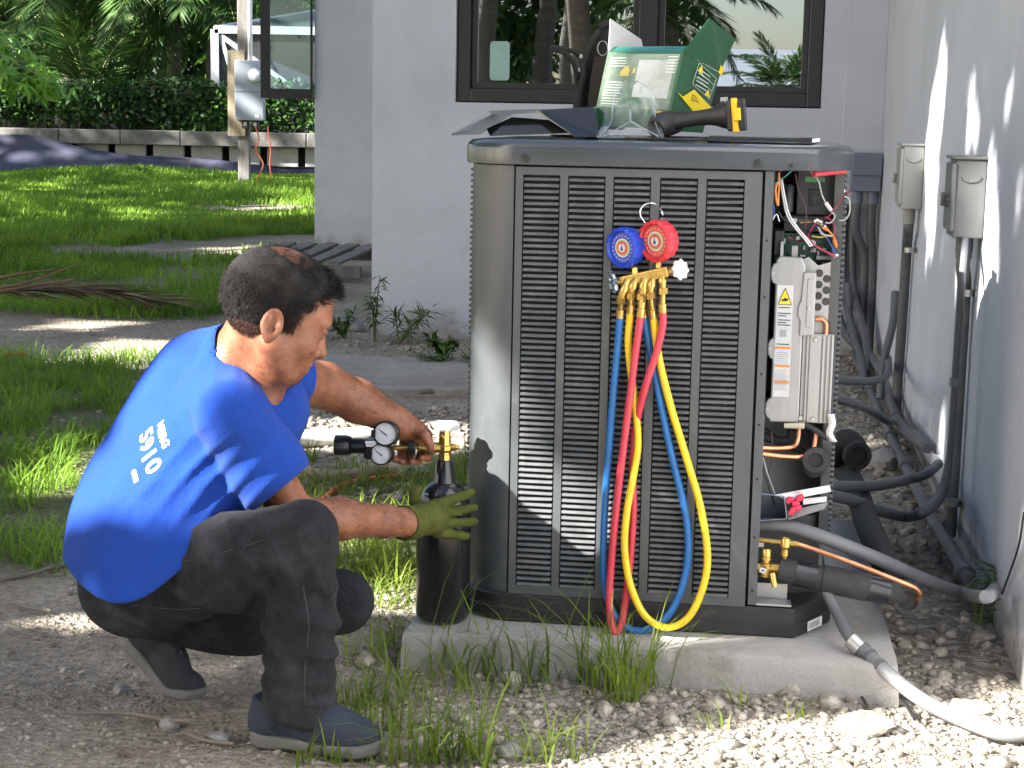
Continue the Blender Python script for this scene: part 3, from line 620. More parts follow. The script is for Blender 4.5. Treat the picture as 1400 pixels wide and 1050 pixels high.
# bar code sticker on the base's right chamfer
a0, a1 = uv(0.37, 0.0105), uv(0.422, 0.107); n_ = Vector((0.87, -0.5, 0)); n_ = (UU*0.87-VV*0.48).normalized()
dx = ((a1-a0).normalized())
def stick(o, x, w, z0, z1, off, m, parent, name):
    p = o+n_*off; return obj(name, MB().hexa([p, p+x*w, p+x*w+n_*0.0008, p+n_*0.0008], [r_+Vector((0, 0, z1-z0)) for r_ in (p, p+x*w, p+x*w+n_*0.0008, p+n_*0.0008)]), m, parent)
e0 = uv(0.350+0.007, -0.014); e1 = uv(0.430+0.014, 0.14-0.0056); dx = (e1-e0).normalized(); n_ = Vector((dx.y, -dx.x, 0)); n_ = n_ if n_.y < 0 else -n_
sb = stick(e0+dx*0.055+Vector((0, 0, PADZ+0.008)), dx, 0.070, 0, 0.024, 0.0015, mat('paper_label', (0.62, 0.62, 0.60), 0.6, var=0.04), base, 'bar_code_label')
mb = MB(); x = 0.0
for k in range(22):
    w = random.choice((0.0004, 0.0007, 0.0011)); p = e0+dx*(0.060+x)+Vector((0, 0, PADZ+0.013))+n_*0.0025
    mb.hexa([p, p+dx*w, p+dx*w+n_*0.0004, p+n_*0.0004], [r_+Vector((0, 0, 0.015)) for r_ in (p, p+dx*w, p+dx*w+n_*0.0004, p+n_*0.0004)]); x += w+0.0018
obj('bar_code', mb, mat('grey_print', (0.32, 0.32, 0.33), 0.6), base, kind='stuff')
ZB, ZT = PADZ+0.072, 1.188
def sheet(pts, z0, z1, th, m, name, parent=ac, **k):
    "vertical sheet following plan points (s,t)"
    P = [uv(s, t, 0) for s, t in pts]; ring = []
    nr = []
    for i in range(len(P)):
        d = (P[min(i+1, len(P)-1)]-P[max(i-1, 0)]).normalized(); nr.append(Vector((-d.y, d.x, 0)))
    vs = []
    for z in (z0, z1):
        vs += [p+Vector((0, 0, z)) for p in P]+[p+nr[i]*th+Vector((0, 0, z)) for i, p in enumerate(P)]
    n = len(P); fs = []
    for i in range(n-1):
        fs += [(i, i+1, 2*n+i+1, 2*n+i), (n+i+1, n+i, 3*n+i, 3*n+i+1), (2*n+i, 2*n+i+1, 3*n+i+1, 3*n+i), (i+1, i, n+i, n+i+1)]
    fs += [(0, 2*n, 3*n, n), (n-1, 2*n-1, 4*n-1, 3*n-1)]
    return obj(name, MB().add(vs, fs), m, parent, smooth=40, **k)
cp = outline(0.0, 12)[:13]
sheet(cp[:-1]+[(-0.338, 0.0)], ZB, ZT, 0.003, PAINT, 'corner_panel')
sheet([(-0.3375, 0.0), (-0.3365, 0.012)], ZB, ZT, 0.003, PAINT, 'corner_seam')
# louvered front panel: rails, then each slat
LS0, LS1 = -0.333, 0.236; lz0, lz1 = 0.160, 1.186; sw = 0.087; cols = [-0.272, -0.1665, -0.061, 0.0465, 0.153]; NR = 70; oz0, oz1 = 0.181, 1.168; pitch = (oz1-oz0)/NR
mb = MB()
def ubox(mb, s0, s1, t0, t1, z0, z1): return mb.box(uv((s0+s1)/2, (t0+t1)/2, (z0+z1)/2), (s1-s0, t1-t0, z1-z0), FU)
ed = [LS0]+[e for c in cols for e in (c-sw/2, c+sw/2)]+[LS1]
for i in range(0, len(ed), 2): ubox(mb, ed[i], ed[i+1], -0.004, 0.010, lz0, lz1)
for c in cols: ubox(mb, c-sw/2, c+sw/2, -0.004, 0.010, lz0, oz0); ubox(mb, c-sw/2, c+sw/2, -0.004, 0.010, oz1, lz1)
lp = obj('louver_panel', mb, PAINT, ac, label='louvered front panel of five slotted columns')
bk = obj('coil', ubox(MB(), LS0, 0.25, 0.034, 0.044, ZB, ZT), COIL, ac)
def slat_mesh():
    w = sw/2; prof = [(0.0095, 0.0002), (-0.0045, -0.0040), (-0.0066, -0.0046), (-0.0068, -0.0034), (-0.0036, 0.0018), (0.0095, 0.0034)]
    inner = w-0.003
    L = [uv(0, 0)+UU*(-w if t > 0.002 else -inner)+VV*t+Vector((0, 0, z)) for t, z in prof]; Rr = [uv(0, 0)+UU*(w if t > 0.002 else inner)+VV*t+Vector((0, 0, z)) for t, z in prof]
    n = len(prof); b = MB().add(L+Rr, [(i, (i+1) % n, n+(i+1) % n, n+i) for i in range(n)]+[tuple(range(n-1, -1, -1)), tuple(range(n, 2*n))]); return b
sm = mesh_from('slat', slat_mesh().v, slat_mesh().f); M0 = wmat(lp).inverted(); base0 = M0 @ uv(0, 0, 0)
sm.transform(M0); sm.transform(Matrix.Translation(-base0)); SLATM = mat('dusty_lit_slat_paint', (0.070, 0.076, 0.080), 0.42, var=0.25, scale=14, dirt=((0.15, 0.145, 0.135), 11, 0.52, 0.78), world=True); sm.materials.append(SLATM)  # paler than the panel paint: dust and edge light both in the colour
rest = []
for c in cols:
    for r_ in range(NR):
        loc = M0 @ uv(c, 0, oz1-(r_+0.62)*pitch)
        if r_ < 60:
            o = bpy.data.objects.new('slat', sm); COL.objects.link(o); o.parent = lp; o.location = loc; o.rotation_euler = (random.gauss(0, 0.035), random.gauss(0, 0.004)+(random.random() < 0.02)*random.uniform(-0.035, 0.035), 0)
        else: rest.append(loc)
mb = MB(); sv = [v.co.copy() for v in sm.vertices]; sf = [tuple(p.vertices) for p in sm.polygons]
for lc in rest: mb.add([wmat(lp) @ (v+lc) for v in sv], sf)
obj('lower_slats', mb, SLATM, lp, kind='stuff')
# dusty bits and bent fins behind the slats
mb = MB()
for k in range(40):
    s, z = random.uniform(-0.31, 0.19), random.uniform(0.2, 1.15); p = uv(s, 0.031, z); mb.box(p, (random.uniform(0.003, 0.016), 0.002, random.uniform(0.001, 0.004)), FU)
obj('debris', mb, mat('dust_bits', (0.25, 0.23, 0.21), 0.9), ac, kind='stuff')
# remaining shell
sheet([(0.2425, 0.002), (0.262, 0.002), (0.262, 0.03)], 0.165, ZT, 0.0025, PAINT, 'corner_post')
mb = MB()
for z in (0.20, 0.33, 0.47, 0.60, 0.72, 0.90, 1.03): mb.cyl(uv(0.252, 0.0015, z), uv(0.252, -0.0012, z), 0.0025, n=10)
obj('post_holes', mb, mat('hole_black', (0.004, 0.004, 0.004), 0.9), ac, kind='stuff')
sheet([(0.427, 0.138), (0.4275, 0.70)], ZB+0.14, ZT, 0.006, PAINT, 'side_panel')
sheet([(0.405, 0.14), (0.4265, 0.134), (0.4265, 0.1375)], ZB+0.14, ZT, 0.0025, PAINT, 'side_post')
mb = MB()
for k in range(66): z = 1.17-k*0.0135; ubox(mb, 0.4285, 0.4365, 0.16, 0.66, z, z+0.0065)
obj('side_louvers', mb, PAINT, ac, kind='stuff')
mb = MB()
for k in range(70): z = 1.17-k*0.0138; ubox(mb, -0.4625, -0.4545, 0.13, 0.68, z, z+0.0065)
obj('side_louvers', mb, PAINT, ac, kind='stuff')
sheet([(-0.454, 0.72), (-0.454, 0.119)], ZB, ZT, 0.004, PAINT, 'side_panel')
sheet([(0.427, 0.70), (0.33, 0.79), (-0.36, 0.79), (-0.454, 0.70)], ZB, ZT, 0.004, PAINT, 'rear_panel')
sheet([(0.264, 0.034), (0.264, 0.30), (0.425, 0.34)], 0.62, ZT, 0.003, BLACKP, 'compartment_wall')
sheet([(0.264, 0.034), (0.264, 0.24), (0.425, 0.30)], ZB, 0.618, 0.003, mat('inner_grey', (0.13, 0.135, 0.14), 0.5, var=0.15, scale=6), 'compartment_wall')
# top cap with fan guard
mb = MB().rings([uring(0.010, 1.190), uring(0.015, 1.192), uring(0.016, 1.228), uring(0.013, 1.238), uring(0.003, 1.246), uring(-0.03, 1.2495), uring(-0.09, 1.2505)])
cap = obj('top_cap', mb, CAPP, ac, smooth=38)
FC = uv(-0.01, 0.40, 0)
mb = MB()
for r_ in (0.09, 0.13, 0.17, 0.21, 0.25, 0.29):
    mb.tube([FC+Vector((math.cos(a)*r_, math.sin(a)*r_, 1.252+0.003)) for a in [2*math.pi*k/40 for k in range(41)]], 0.0025, 6, cap=False)
obj('fan_guard', mb, BLACKP, cap, smooth=60)
for s, z_, q_ in ((-0.31, 1.206, 1.0), (0.225, 1.206, 1.0), (0.30, 1.201, 0.6)): obj('screw', MB().lathe(uv(s, -0.0155, z_), -VV, [(0, 0.0105*q_), (0.003, 0.010*q_), (0.0035, 0.006*q_), (0.0015, 0.0058*q_), (0.0015, 0)], 16), mat('dark_screw', (0.05, 0.052, 0.053), 0.3, metal=0.6), cap, smooth=40)

# ---- electrical compartment
def sbox(name, s0, s1, z0, z1, t0, t1, m, parent=ac, bevel=0.0): return obj(name, ubox(MB(), s0, s1, t0, t1, z0, z1), m, parent, bevel=bevel)
def splate(name, pts, t0, t1, m, parent=ac, bevel=0.0):
    "plate cut to an outline of (s,z) points"
    return obj(name, MB().prism([uv(s, t0, z) for s, z in pts], VV*(t1-t0)), m, parent, bevel=bevel)
def lobes(s_edge, zs, r): 
    out = []
    return out
# silver control cover with lobed left edge
pts = [(0.345, 0.588), (0.345, 0.965), (0.336, 0.985), (0.283, 0.986), (0.2765, 0.976)]
for zc in (0.945, 0.765, 0.620):
    for k in range(7):
        a = math.pi/2+math.pi*k/6; pts.append((0.2765+0.013*math.cos(a), zc+0.026*math.sin(a)))
pts += [(0.2765, 0.588)]
cov = splate('control_cover', pts, 0.118, 0.130, ALS, ac, bevel=0.003)
obj('cover_screws', (lambda b: [b.lathe(uv(0.270, 0.117, z), -VV, [(0, 0.004), (0.002, 0.0035), (0.002, 0)], 10) for z in (0.945, 0.765, 0.620)] and b)(MB()), SCREW, cov)
# warning sticker: flat print
st0, st1, sz0, sz1 = 0.2815, 0.3195, 0.650, 0.918
stk = sbox('warning_sticker', st0, st1, sz0, sz1, 0.1168, 0.1176, WHITEL, cov)
obj('warning_triangle', MB().prism([uv(s, 0.1160, z) for s, z in ((st0+0.003, 0.872), (st1-0.003, 0.872), ((st0+st1)/2, 0.911))], VV*0.0006), mat('warning_yellow', (0.80, 0.58, 0.02), 0.5), stk)
mb = MB()
for a, b in (((st0+0.003, 0.872), (st1-0.003, 0.872)), ((st1-0.003, 0.872), ((st0+st1)/2, 0.911)), (((st0+st1)/2, 0.911), (st0+0.003, 0.872))): mb.tube([uv(a[0], 0.1158, a[1]), uv(b[0], 0.1158, b[1])], 0.0009, 4)
c_ = (st0+st1)/2
mb.prism([uv(c_+s, 0.1154, 0.884+z) for s, z in ((-0.008, -0.004), (0.006, -0.004), (0.008, 0.004), (0.004, 0.002), (-0.002, 0.005), (-0.003, 0.001), (-0.008, 0.0))], VV*0.0006)
mb.prism([uv(s, 0.1160, z) for s, z in ((st0+0.005, 0.8655), (st1-0.008, 0.8655), (st1-0.004, 0.8645), (st1-0.008, 0.8635), (st0+0.005, 0.8635))], VV*0.0006)
for z0, n_l in ((0.852, 2), (0.836, 3), (0.778, 1)):
    for j in range(n_l):
        z = z0-j*0.006; mb.prism([uv(s, 0.1160, z_) for s, z_ in ((st0+0.004, z), (st1-0.004-0.010*(j % 2), z), (st1-0.004-0.010*(j % 2), z-0.0022), (st0+0.004, z-0.0022))], VV*0.0006)
obj('print', mb, BLACKP, stk)
mb = MB()
for z0, nn in ((0.757, 7), (0.715, 8), (0.682, 4)):
    for j in range(nn):
        z = z0-0.0048*j; e_ = st1-0.003-0.006*random.random(); mb.prism([uv(s, 0.1160, z_) for s, z_ in ((st0+0.003, z), (e_, z), (e_, z-0.0012), (st0+0.003, z-0.0012))], VV*0.0006)
obj('fine_print', mb, mat('grey_print', (0.32, 0.32, 0.33), 0.6), stk, kind='stuff')
for z in (0.766, 0.722, 0.6835): sbox('orange_bar', st0+0.002, st1-0.001, z, z+0.005, 0.1158, 0.1166, mat('orange_print', (0.62, 0.22, 0.03), 0.5), stk)
sbox('print_block', 0.293, 0.307, 0.795, 0.812, 0.1158, 0.1166, mat('grey_print', (0.32, 0.32, 0.33), 0.6), stk)
# back plate with vent holes, flap, heat sink
plate = splate('back_plate', [(0.330, 0.586), (0.424, 0.586), (0.424, 1.035), (0.413, 1.035), (0.405, 0.975), (0.375, 0.965), (0.352, 0.985), (0.330, 0.975)], 0.142, 0.147, ALS, ac, bevel=0.001)
for s, z in ((0.3785, 0.947), (0.3785, 0.920), (0.3785, 0.893), (0.3785, 0.866), (0.397, 0.934), (0.397, 0.907), (0.397, 0.880)):
    obj('vent_hole', MB().lathe(uv(s, 0.1415, z), -VV, [(0, 0.0088), (0.0012, 0.0092), (0.0014, 0.0085), (0.0006, 0.008), (0.0006, 0)], 18), mat('vent_dark', (0.03, 0.028, 0.024), 0.6, var=0.5, scale=60), plate, smooth=40)
fl = splate('cover_flap', [(0.338, 0.80), (0.338, 0.835), (0.332, 0.845), (0.332, 0.87), (0.338, 0.882), (0.342, 0.95), (0.371, 0.95), (0.371, 0.80)], 0.112, 0.122, ALS, ac, bevel=0.002)
sbox('flap_rib', 0.352, 0.366, 0.82, 0.935, 0.1095, 0.1118, ALS, fl, bevel=0.0008)
obj('screw', MB().lathe(uv(0.357, 0.1095, 0.865), -VV, [(0, 0.0042), (0.0022, 0.0035), (0.0024, 0)], 12), SCREW, fl)
hs = sbox('heat_sink', 0.345, 0.420, 0.588, 0.803, 0.126, 0.1405, ALS, ac, bevel=0.001)
for s0, s1 in ((0.347, 0.350), (0.3565, 0.3605), (0.394, 0.399), (0.4045, 0.4085), (0.4145, 0.4185)): sbox('rib', s0, s1, 0.590, 0.801, 0.119, 0.1258, ALS, hs, bevel=0.0006)
sbox('face_plate', 0.364, 0.390, 0.590, 0.801, 0.1215, 0.1258, ALS, hs, bevel=0.0006)
for s, z in ((0.377, 0.79), (0.379, 0.598), (0.35, 0.600)): obj('screw', MB().lathe(uv(s, 0.119, z), -VV, [(0, 0.006), (0.003, 0.005), (0.003, 0)], 12), SCREW, hs, smooth=40)
sbox('stamped_mark', 0.374, 0.380, 0.691, 0.697, 0.1208, 0.1214, MATS['grey_print'], hs)
obj('coolant_loop', MB().tube([uv(0.374, 0.132, 0.838)]+[uv(0.384+0.0165*math.cos(a), 0.132, 0.822+0.0165*math.sin(a)) for a in [math.pi/2-math.pi/2*k/8 for k in range(9)]]+[uv(0.4005, 0.132, 0.803)], 0.0062, 10), COPPER, ac, smooth=60)
# circuit boards and parts
PCB = mat('circuit_board', (0.012, 0.075, 0.045), 0.45, var=0.35, scale=90)
pcb = sbox('circuit_board', 0.272, 0.418, 0.965, 1.035, 0.215, 0.218, PCB, ac)
for k in range(26):
    s, z = random.uniform(0.278, 0.408), random.uniform(0.975, 1.028); w, h_, d_ = random.uniform(0.004, 0.014), random.uniform(0.004, 0.012), random.uniform(0.004, 0.02)
    sbox('component', s, s+w, z, z+h_, 0.2145-d_, 0.2145, random.choice([BLACKP, WHITEL, BLACKP, PCB, SCREW]), pcb)
sbox('connector_block', 0.372, 0.416, 0.975, 0.984, 0.19, 0.2145, WHITEL, pcb); sbox('connector_block', 0.385, 0.415, 0.961, 0.968, 0.19, 0.2145, WHITEL, pcb)
ctl = sbox('control_box', 0.318, 0.424, 1.082, 1.186, 0.185, 0.26, mat('charcoal_plastic', (0.022, 0.022, 0.024), 0.55, var=0.1), ac, bevel=0.003)
sbox('green_tag', 0.337, 0.383, 1.160, 1.172, 0.1835, 0.1845, mat('green_tag', (0.06, 0.20, 0.07), 0.5), ctl)
mb = MB()
for a, b in (((0.346, 1.142), (0.380, 1.142)), ((0.380, 1.142), (0.374, 1.104)), ((0.374, 1.104), (0.350, 1.104)), ((0.350, 1.104), (0.346, 1.142)), ((0.346, 1.142), (0.374, 1.104)), ((0.380, 1.142), (0.350, 1.104))): mb.tube([uv(a[0], 0.1845, a[1]), uv(b[0], 0.1845, b[1])], 0.0013, 5)
mb.box(uv(0.362, 0.1825, 1.123), (0.014, 0.004, 0.015), FU); obj('moulded_cross', mb, BLACKP, ctl)
sbox('lower_box', 0.290, 0.424, 1.040, 1.080, 0.20, 0.26, BLACKP, ac, bevel=0.003)
sbox('part_label', 0.302, 0.322, 1.062, 1.072, 0.1975, 0.199, WHITEL, ac)
obj('capacitor', MB().lathe(uv(0.297, 0.15, 1.09), Vector((0, 0, 1)), [(0, 0.014), (0.06, 0.014), (0.064, 0.011), (0.064, 0)], 16), BLACKP, ac, smooth=40)
for s, z in ((0.293, 1.142), (0.424, 1.142)): obj('snap_rivet', MB().lathe(uv(s, 0.150, z), -VV, [(0, 0.006), (0.002, 0.006), (0.003, 0.003), (0.003, 0)], 12), WHITEL, ac)
obj('relay', ubox(MB(), 0.270, 0.292, 0.15, 0.19, 0.985, 1.045), BLACKP, ac, bevel=0.002)
red = obj('foam_strip', MB().tube([uv(0.352, 0.055, 1.1835), uv(0.425, 0.118, 1.191)], [0.0075, 0.0075], 8), mat('red_foam', (0.50, 0.035, 0.05), 0.55, var=0.15, scale=20), ac, smooth=50, label='red foam strip under the cap')
WC = {'white': (0.6, 0.6, 0.6), 'teal': (0.03, 0.28, 0.24), 'orange': (0.6, 0.2, 0.04), 'blue': (0.04, 0.08, 0.35), 'maroon': (0.25, 0.02, 0.07), 'grey': (0.32, 0.32, 0.30), 'brown': (0.07, 0.04, 0.03), 'red': (0.5, 0.03, 0.04), 'yellow': (0.5, 0.36, 0.05), 'black': (0.012, 0.012, 0.012)}
def zp(x, y): return 1030+x/7.0, 210+y/7.0                 # enlargement of the compartment
def wire(c, P, t=0.10, r=0.0016, tv=0.0):
    pts = bez([up(*zp(x, y), t+tv*math.sin(i*1.7)) for i, (x, y) in enumerate(P)], 6)
    return obj('wire', MB().tube(pts, r, 7), mat('wire_'+c, WC[c], 0.4), ac, smooth=70)
wire('white', [(258, 245), (285, 420), (320, 580), (400, 710), (500, 830), (545, 890)], r=0.0023); wire('white', [(272, 245), (302, 420), (340, 575), (420, 705), (520, 825), (565, 885)], 0.098, 0.0023)
wire('teal', [(385, 150), (290, 230), (200, 300), (165, 420), (160, 560), (162, 660)], 0.07); wire('orange', [(245, 180), (238, 260), (212, 330), (215, 420), (235, 500)], 0.09, 0.0032); wire('orange', [(250, 230), (245, 320), (238, 400), (238, 490)], 0.093, 0.0026)
wire('blue', [(190, 400), (188, 470), (200, 540), (185, 620)], 0.10); wire('grey', [(540, 160), (620, 260), (655, 390), (690, 470)], 0.10, 0.0020); wire('grey', [(745, 555), (780, 600), (740, 660), (690, 660)], 0.10, 0.0018)
obj('wire_joint', MB().tube([up(*zp(692, 470), 0.10), up(*zp(745, 545), 0.10)], 0.0048, 10), WHITEL, ac, smooth=60)
wire('maroon', [(930, 355), (860, 420), (790, 520), (700, 620), (690, 600), (740, 640), (780, 720), (775, 780)], 0.12, tv=0.01); wire('maroon', [(520, 800), (600, 890), (720, 950), (790, 985)], 0.10, 0.0022); wire('red', [(470, 760), (560, 860), (660, 920), (760, 980)], 0.105, 0.0022)
wire('grey', [(870, 410), (915, 440), (920, 560), (880, 630), (820, 640)], 0.12, 0.0020); wire('brown', [(400, 190), (430, 340), (490, 480), (505, 600), (495, 720)], 0.12); wire('maroon', [(330, 800), (420, 830), (500, 810), (590, 670), (660, 640)], 0.13, tv=0.015)
wire('orange', [(650, 700), (740, 760), (780, 820), (800, 890)], 0.12, 0.0024, 0.01); wire('orange', [(690, 700), (760, 790), (770, 840), (795, 900)], 0.125, 0.0024); wire('blue', [(600, 690), (690, 790), (740, 870), (790, 970)], 0.13, 0.0022); wire('grey', [(620, 700), (660, 770), (760, 790)], 0.12, 0.0026); wire('white', [(150, 700), (175, 650), (220, 580), (250, 650)], 0.09)
wire('yellow', [(450, 660), (560, 655), (650, 680)], 0.135); wire('brown', [(420, 640), (540, 640), (640, 700), (700, 660)], 0.12, 0.002, 0.01); wire('yellow', [(560, 790), (650, 800), (740, 780)], 0.125); wire('black', [(240, 560), (300, 640), (420, 700), (560, 800), (650, 860)], 0.14, 0.003); wire('black', [(360, 760), (420, 850), (520, 830)], 0.13, 0.002)
for x, y in ((640, 650), (670, 690), (600, 640), (790, 975)): obj('wire_plug', MB().box(up(*zp(x, y), 0.118), (0.012, 0.006, 0.006), FU @ Matrix.Rotation(random.uniform(-.6, .6), 3, 'Y')), WHITEL, ac, bevel=0.001)
sbox('bracket', 0.285, 0.292, 0.975, 1.02, 0.125, 0.14, ALS, ac); sbox('bracket', 0.312, 0.326, 0.98, 1.01, 0.14, 0.15, ALS, ac)

# ---- refrigerant pipes, tray and valves below the cover
def utube(name, P, t, r, m, n=10, k=6): return obj(name, MB().tube(bez([up(x, y, tt) for (x, y), tt in zip(P, t if isinstance(t, (list, tuple)) else [t]*len(P))], k), r, n), m, ac, smooth=60)
utube('copper_pipe', [(1036, 612), (1060, 613), (1082, 611), (1090, 604), (1093, 580)], [0.10, 0.11, 0.12, 0.12, 0.13], 0.0062, COPPER)
utube('copper_pipe', [(1036, 620), (1070, 624), (1098, 624), (1111, 616), (1116, 590)], [0.09, 0.10, 0.12, 0.13, 0.14], 0.0062, COPPER)
utube('foam_pipe', [(1040, 596), (1062, 602), (1078, 600), (1082, 588)], 0.17, 0.010, FOAM); utube('foam_pipe', [(1040, 585), (1070, 605), (1100, 618)], 0.19, 0.008, FOAM)
utube('thin_wire', [(1055, 590), (1056, 620), (1050, 655), (1056, 680)], 0.12, 0.0014, MATS['wire_brown']); utube('thin_wire', [(1040, 625), (1046, 650), (1056, 680), (1060, 690)], 0.10, 0.0022, MATS['wire_black']); utube('thin_wire', [(1042, 622), (1050, 650), (1062, 682)], 0.10, 0.0018, MATS['wire_grey'])
obj('suction_elbow', MB().tube(bez([up(1122, 590, 0.17), up(1124, 615, 0.165), up(1118, 635, 0.15), up(1112, 640, 0.12)], 6), 0.024, 14), FOAM, ac, smooth=60)
obj('elbow_ring', MB().lathe(up(1115, 628, 0.115), -VV, [(0, 0.031), (0.012, 0.031), (0.012, 0.018), (0.002, 0.018)], 20), FOAM, ac, smooth=50)
obj('sensor_clip', MB().tube([up(1072, 582, 0.11), up(1100, 582, 0.11)], [0.006, 0.008], 8), mat('beige_plastic', (0.45, 0.42, 0.32), 0.5), ac)
obj('dark_hose', MB().tube(bez([up(1100, 580, 0.12), up(1118, 590, 0.12), up(1132, 600, 0.12)], 5), 0.007, 8), FOAM, ac, smooth=60)
mb = MB(); W_ = [(1136, 566), (1138, 580), (1134, 592), (1140, 604)]
pts = bez([up(x, y, 0.10+0.006*i) for i, (x, y) in enumerate(W_)], 5); vs = [p+UU*w for p in pts for w in (-0.0085, 0.0085)]
mb.add(vs, [(2*i, 2*i+1, 2*i+3, 2*i+2) for i in range(len(pts)-1)]); tg = obj('paper_tag', mb, WHITEL, ac, smooth=90); tg.modifiers.new('th', 'SOLIDIFY').thickness = 0.0006
# folded sheet metal tray with red wire caps
GS = mat('galvanised_tray', (0.20, 0.235, 0.29), 0.4, metal=0.5, var=0.12, scale=8)
tr_ = obj('tray', MB().add([up(1034, 675, 0.02), up(1072, 679, 0.02), up(1072, 679, 0.14), up(1034, 672, 0.14), up(1034, 712, 0.02), up(1075, 709, 0.02), up(1077, 706, 0.14), up(1036, 705, 0.14)], [(4, 5, 6, 7), (0, 3, 2, 1), (1, 2, 6, 5), (3, 0, 4, 7), (3, 7, 6, 2)]), GS, ac)
tr_.modifiers.new('th', 'SOLIDIFY').thickness = 0.002
tr2 = obj('tray_arm', MB().add([up(1060, 676, 0.04), up(1134, 663, 0.06), up(1136, 672, 0.06), up(1075, 684, 0.04)], [(0, 1, 2, 3)]).add([up(1075, 700, 0.05), up(1132, 688, 0.07), up(1128, 696, 0.05), up(1078, 711, 0.03)], [(0, 1, 2, 3)]), GALV, ac)
tr2.modifiers.new('th', 'SOLIDIFY').thickness = 0.003
mb = MB(); mb.hexa([up(1098, 672, 0.06), up(1130, 667, 0.07), up(1130, 673, 0.07), up(1098, 679, 0.06)], [p+VV*0.006 for p in (up(1098, 672, 0.06), up(1130, 667, 0.07), up(1130, 673, 0.07), up(1098, 679, 0.06))]); mb.hexa([up(1098, 682, 0.06), up(1130, 679, 0.07), up(1130, 686, 0.07), up(1098, 690, 0.06)], [p+VV*0.006 for p in (up(1098, 682, 0.06), up(1130, 679, 0.07), up(1130, 686, 0.07), up(1098, 690, 0.06))])
obj('tray_slot_strip', mb, WHITEL, ac)
mb = MB()
for x, y, a in ((1080, 683, 0.3), (1088, 688, -0.2), (1094, 680, 0.5), (1084, 697, 0.8), (1091, 694, 0.1)): p = up(x, y, 0.03); mb.tube([p-UU*0.008*math.cos(a)-Vector((0, 0, 0.009*math.sin(a)+0.004)), p, p+UU*0.009*math.cos(a)+Vector((0, 0, 0.009*math.sin(a)))], [0.007, 0.0085, 0.005], 8)
obj('red_wire_caps', mb, mat('red_cap', (0.55, 0.02, 0.06), 0.45), ac, smooth=60)
sbox('tray_bracket', 0.25, 0.275, 0.30, 0.315, 0.03, 0.06, GALV, ac)
# lower dark partition and floor plate
sheet([(0.262, 0.10), (0.41, 0.16)], ZB, 0.355, 0.004, BLK, 'lower_partition')
obj('drain_plate', ubox(MB(), 0.262, 0.345, 0.004, 0.05, PADZ+0.074, PADZ+0.079), GALV, ac); obj('drain_lip', ubox(MB(), 0.264, 0.335, 0.056, 0.058, PADZ+0.074, PADZ+0.115), GALV, ac)
def valve(name, P, r, m=BRASS): return obj(name, MB().tube(P, r, 14), m, ac, smooth=45)
# small liquid valve
lv = obj('liquid_valve', MB().tube([up(1030, 737, 0.02), up(1066, 741, 0.015)], 0.0062, 10).lathe(up(1073, 754, 0.012), Vector((0, 0, 1)), [(-0.018, 0.0), (-0.018, 0.005), (-0.012, 0.006), (-0.010, 0.009), (0.004, 0.009), (0.006, 0.007), (0.012, 0.0125), (0.030, 0.0125), (0.033, 0.0105), (0.033, 0.006), (0.031, 0.0055), (0.031, 0)], 18).tube([up(1066, 741, 0.013), up(1092, 744, 0.012)], 0.008, 10), BRASS, ac, smooth=40, label='small brass liquid line valve')
obj('liquid_line', MB().tube(bez([up(1088, 743, 0.012), up(1110, 750, 0.010), up(1150, 764, 0.0), up(1200, 783, -0.01), up(1240, 799, -0.01), up(1254, 806, 0.0), up(1257, 815, 0.02), up(1246, 824, 0.05), up(1232, 822, 0.10)], 6), 0.0058, 10), COPPER, ac, smooth=60)
# large suction valve
sv_ = obj('suction_valve', MB().lathe(up(1047, 776, 0.02), Vector((0, 0, 1)), [(-0.022, 0.010), (-0.02, 0.016), (0.012, 0.017), (0.014, 0.011), (0.02, 0.011), (0.021, 0.015), (0.027, 0.015), (0.028, 0.0125), (0.044, 0.0125), (0.047, 0.010), (0.047, 0)], 18).tube([up(1030, 775, 0.02), up(1066, 777, 0.018)], 0.013, 14).tube([up(1056, 785, 0.0), up(1058, 797, -0.012)], [0.010, 0.007], 10).tube([up(1058, 796, -0.012), up(1059, 803, -0.016)], [0.0075, 0.0055], 8), BRASS, ac, smooth=40, label='large brass suction line valve')
obj('valve_tag', MB().box(up(1043, 780, -0.006), (0.014, 0.001, 0.012), FU @ Matrix.Rotation(0.3, 3, 'Y')), WHITEL, sv_)
obj('valve_mark', MB().box(up(1043, 780, -0.0068), (0.006, 0.001, 0.004), FU @ Matrix.Rotation(0.3, 3, 'Y')), mat('navy_print', (0.03, 0.04, 0.25), 0.5), sv_)
sl_pts = bez([up(1064, 778, 0.02), up(1100, 786, 0.02), up(1150, 796, 0.02), up(1200, 806, 0.03), up(1228, 812, 0.05), up(1240, 815, 0.09), up(1236, 806, 0.18), up(1222, 790, 0.32)], 6)
sl = obj('suction_line', MB().tube(sl_pts, 0.030, 18), FOAM, ac, smooth=60, label='foam insulated suction line')
for k0, k1, m_, rr in ((4, 8, mat('black_tape', (0.016, 0.016, 0.021), 0.25, var=0.2, scale=12), 0.0312), (9, 16, FOAM, 0.0335), (16, 20, MATS.get('black_tape'), 0.0315)): obj('tape_band', MB().tube(sl_pts[k0:k1+1], rr, 18), m_, sl, smooth=60)
# elbow's flared foam end
obj('foam_end', MB().lathe(up(1240, 818, 0.045), -VV, [(0, 0.035), (0.02, 0.036), (0.024, 0.033), (0.024, 0.024), (0.012, 0.022), (0.010, 0)], 22), FOAM, sl, smooth=40)

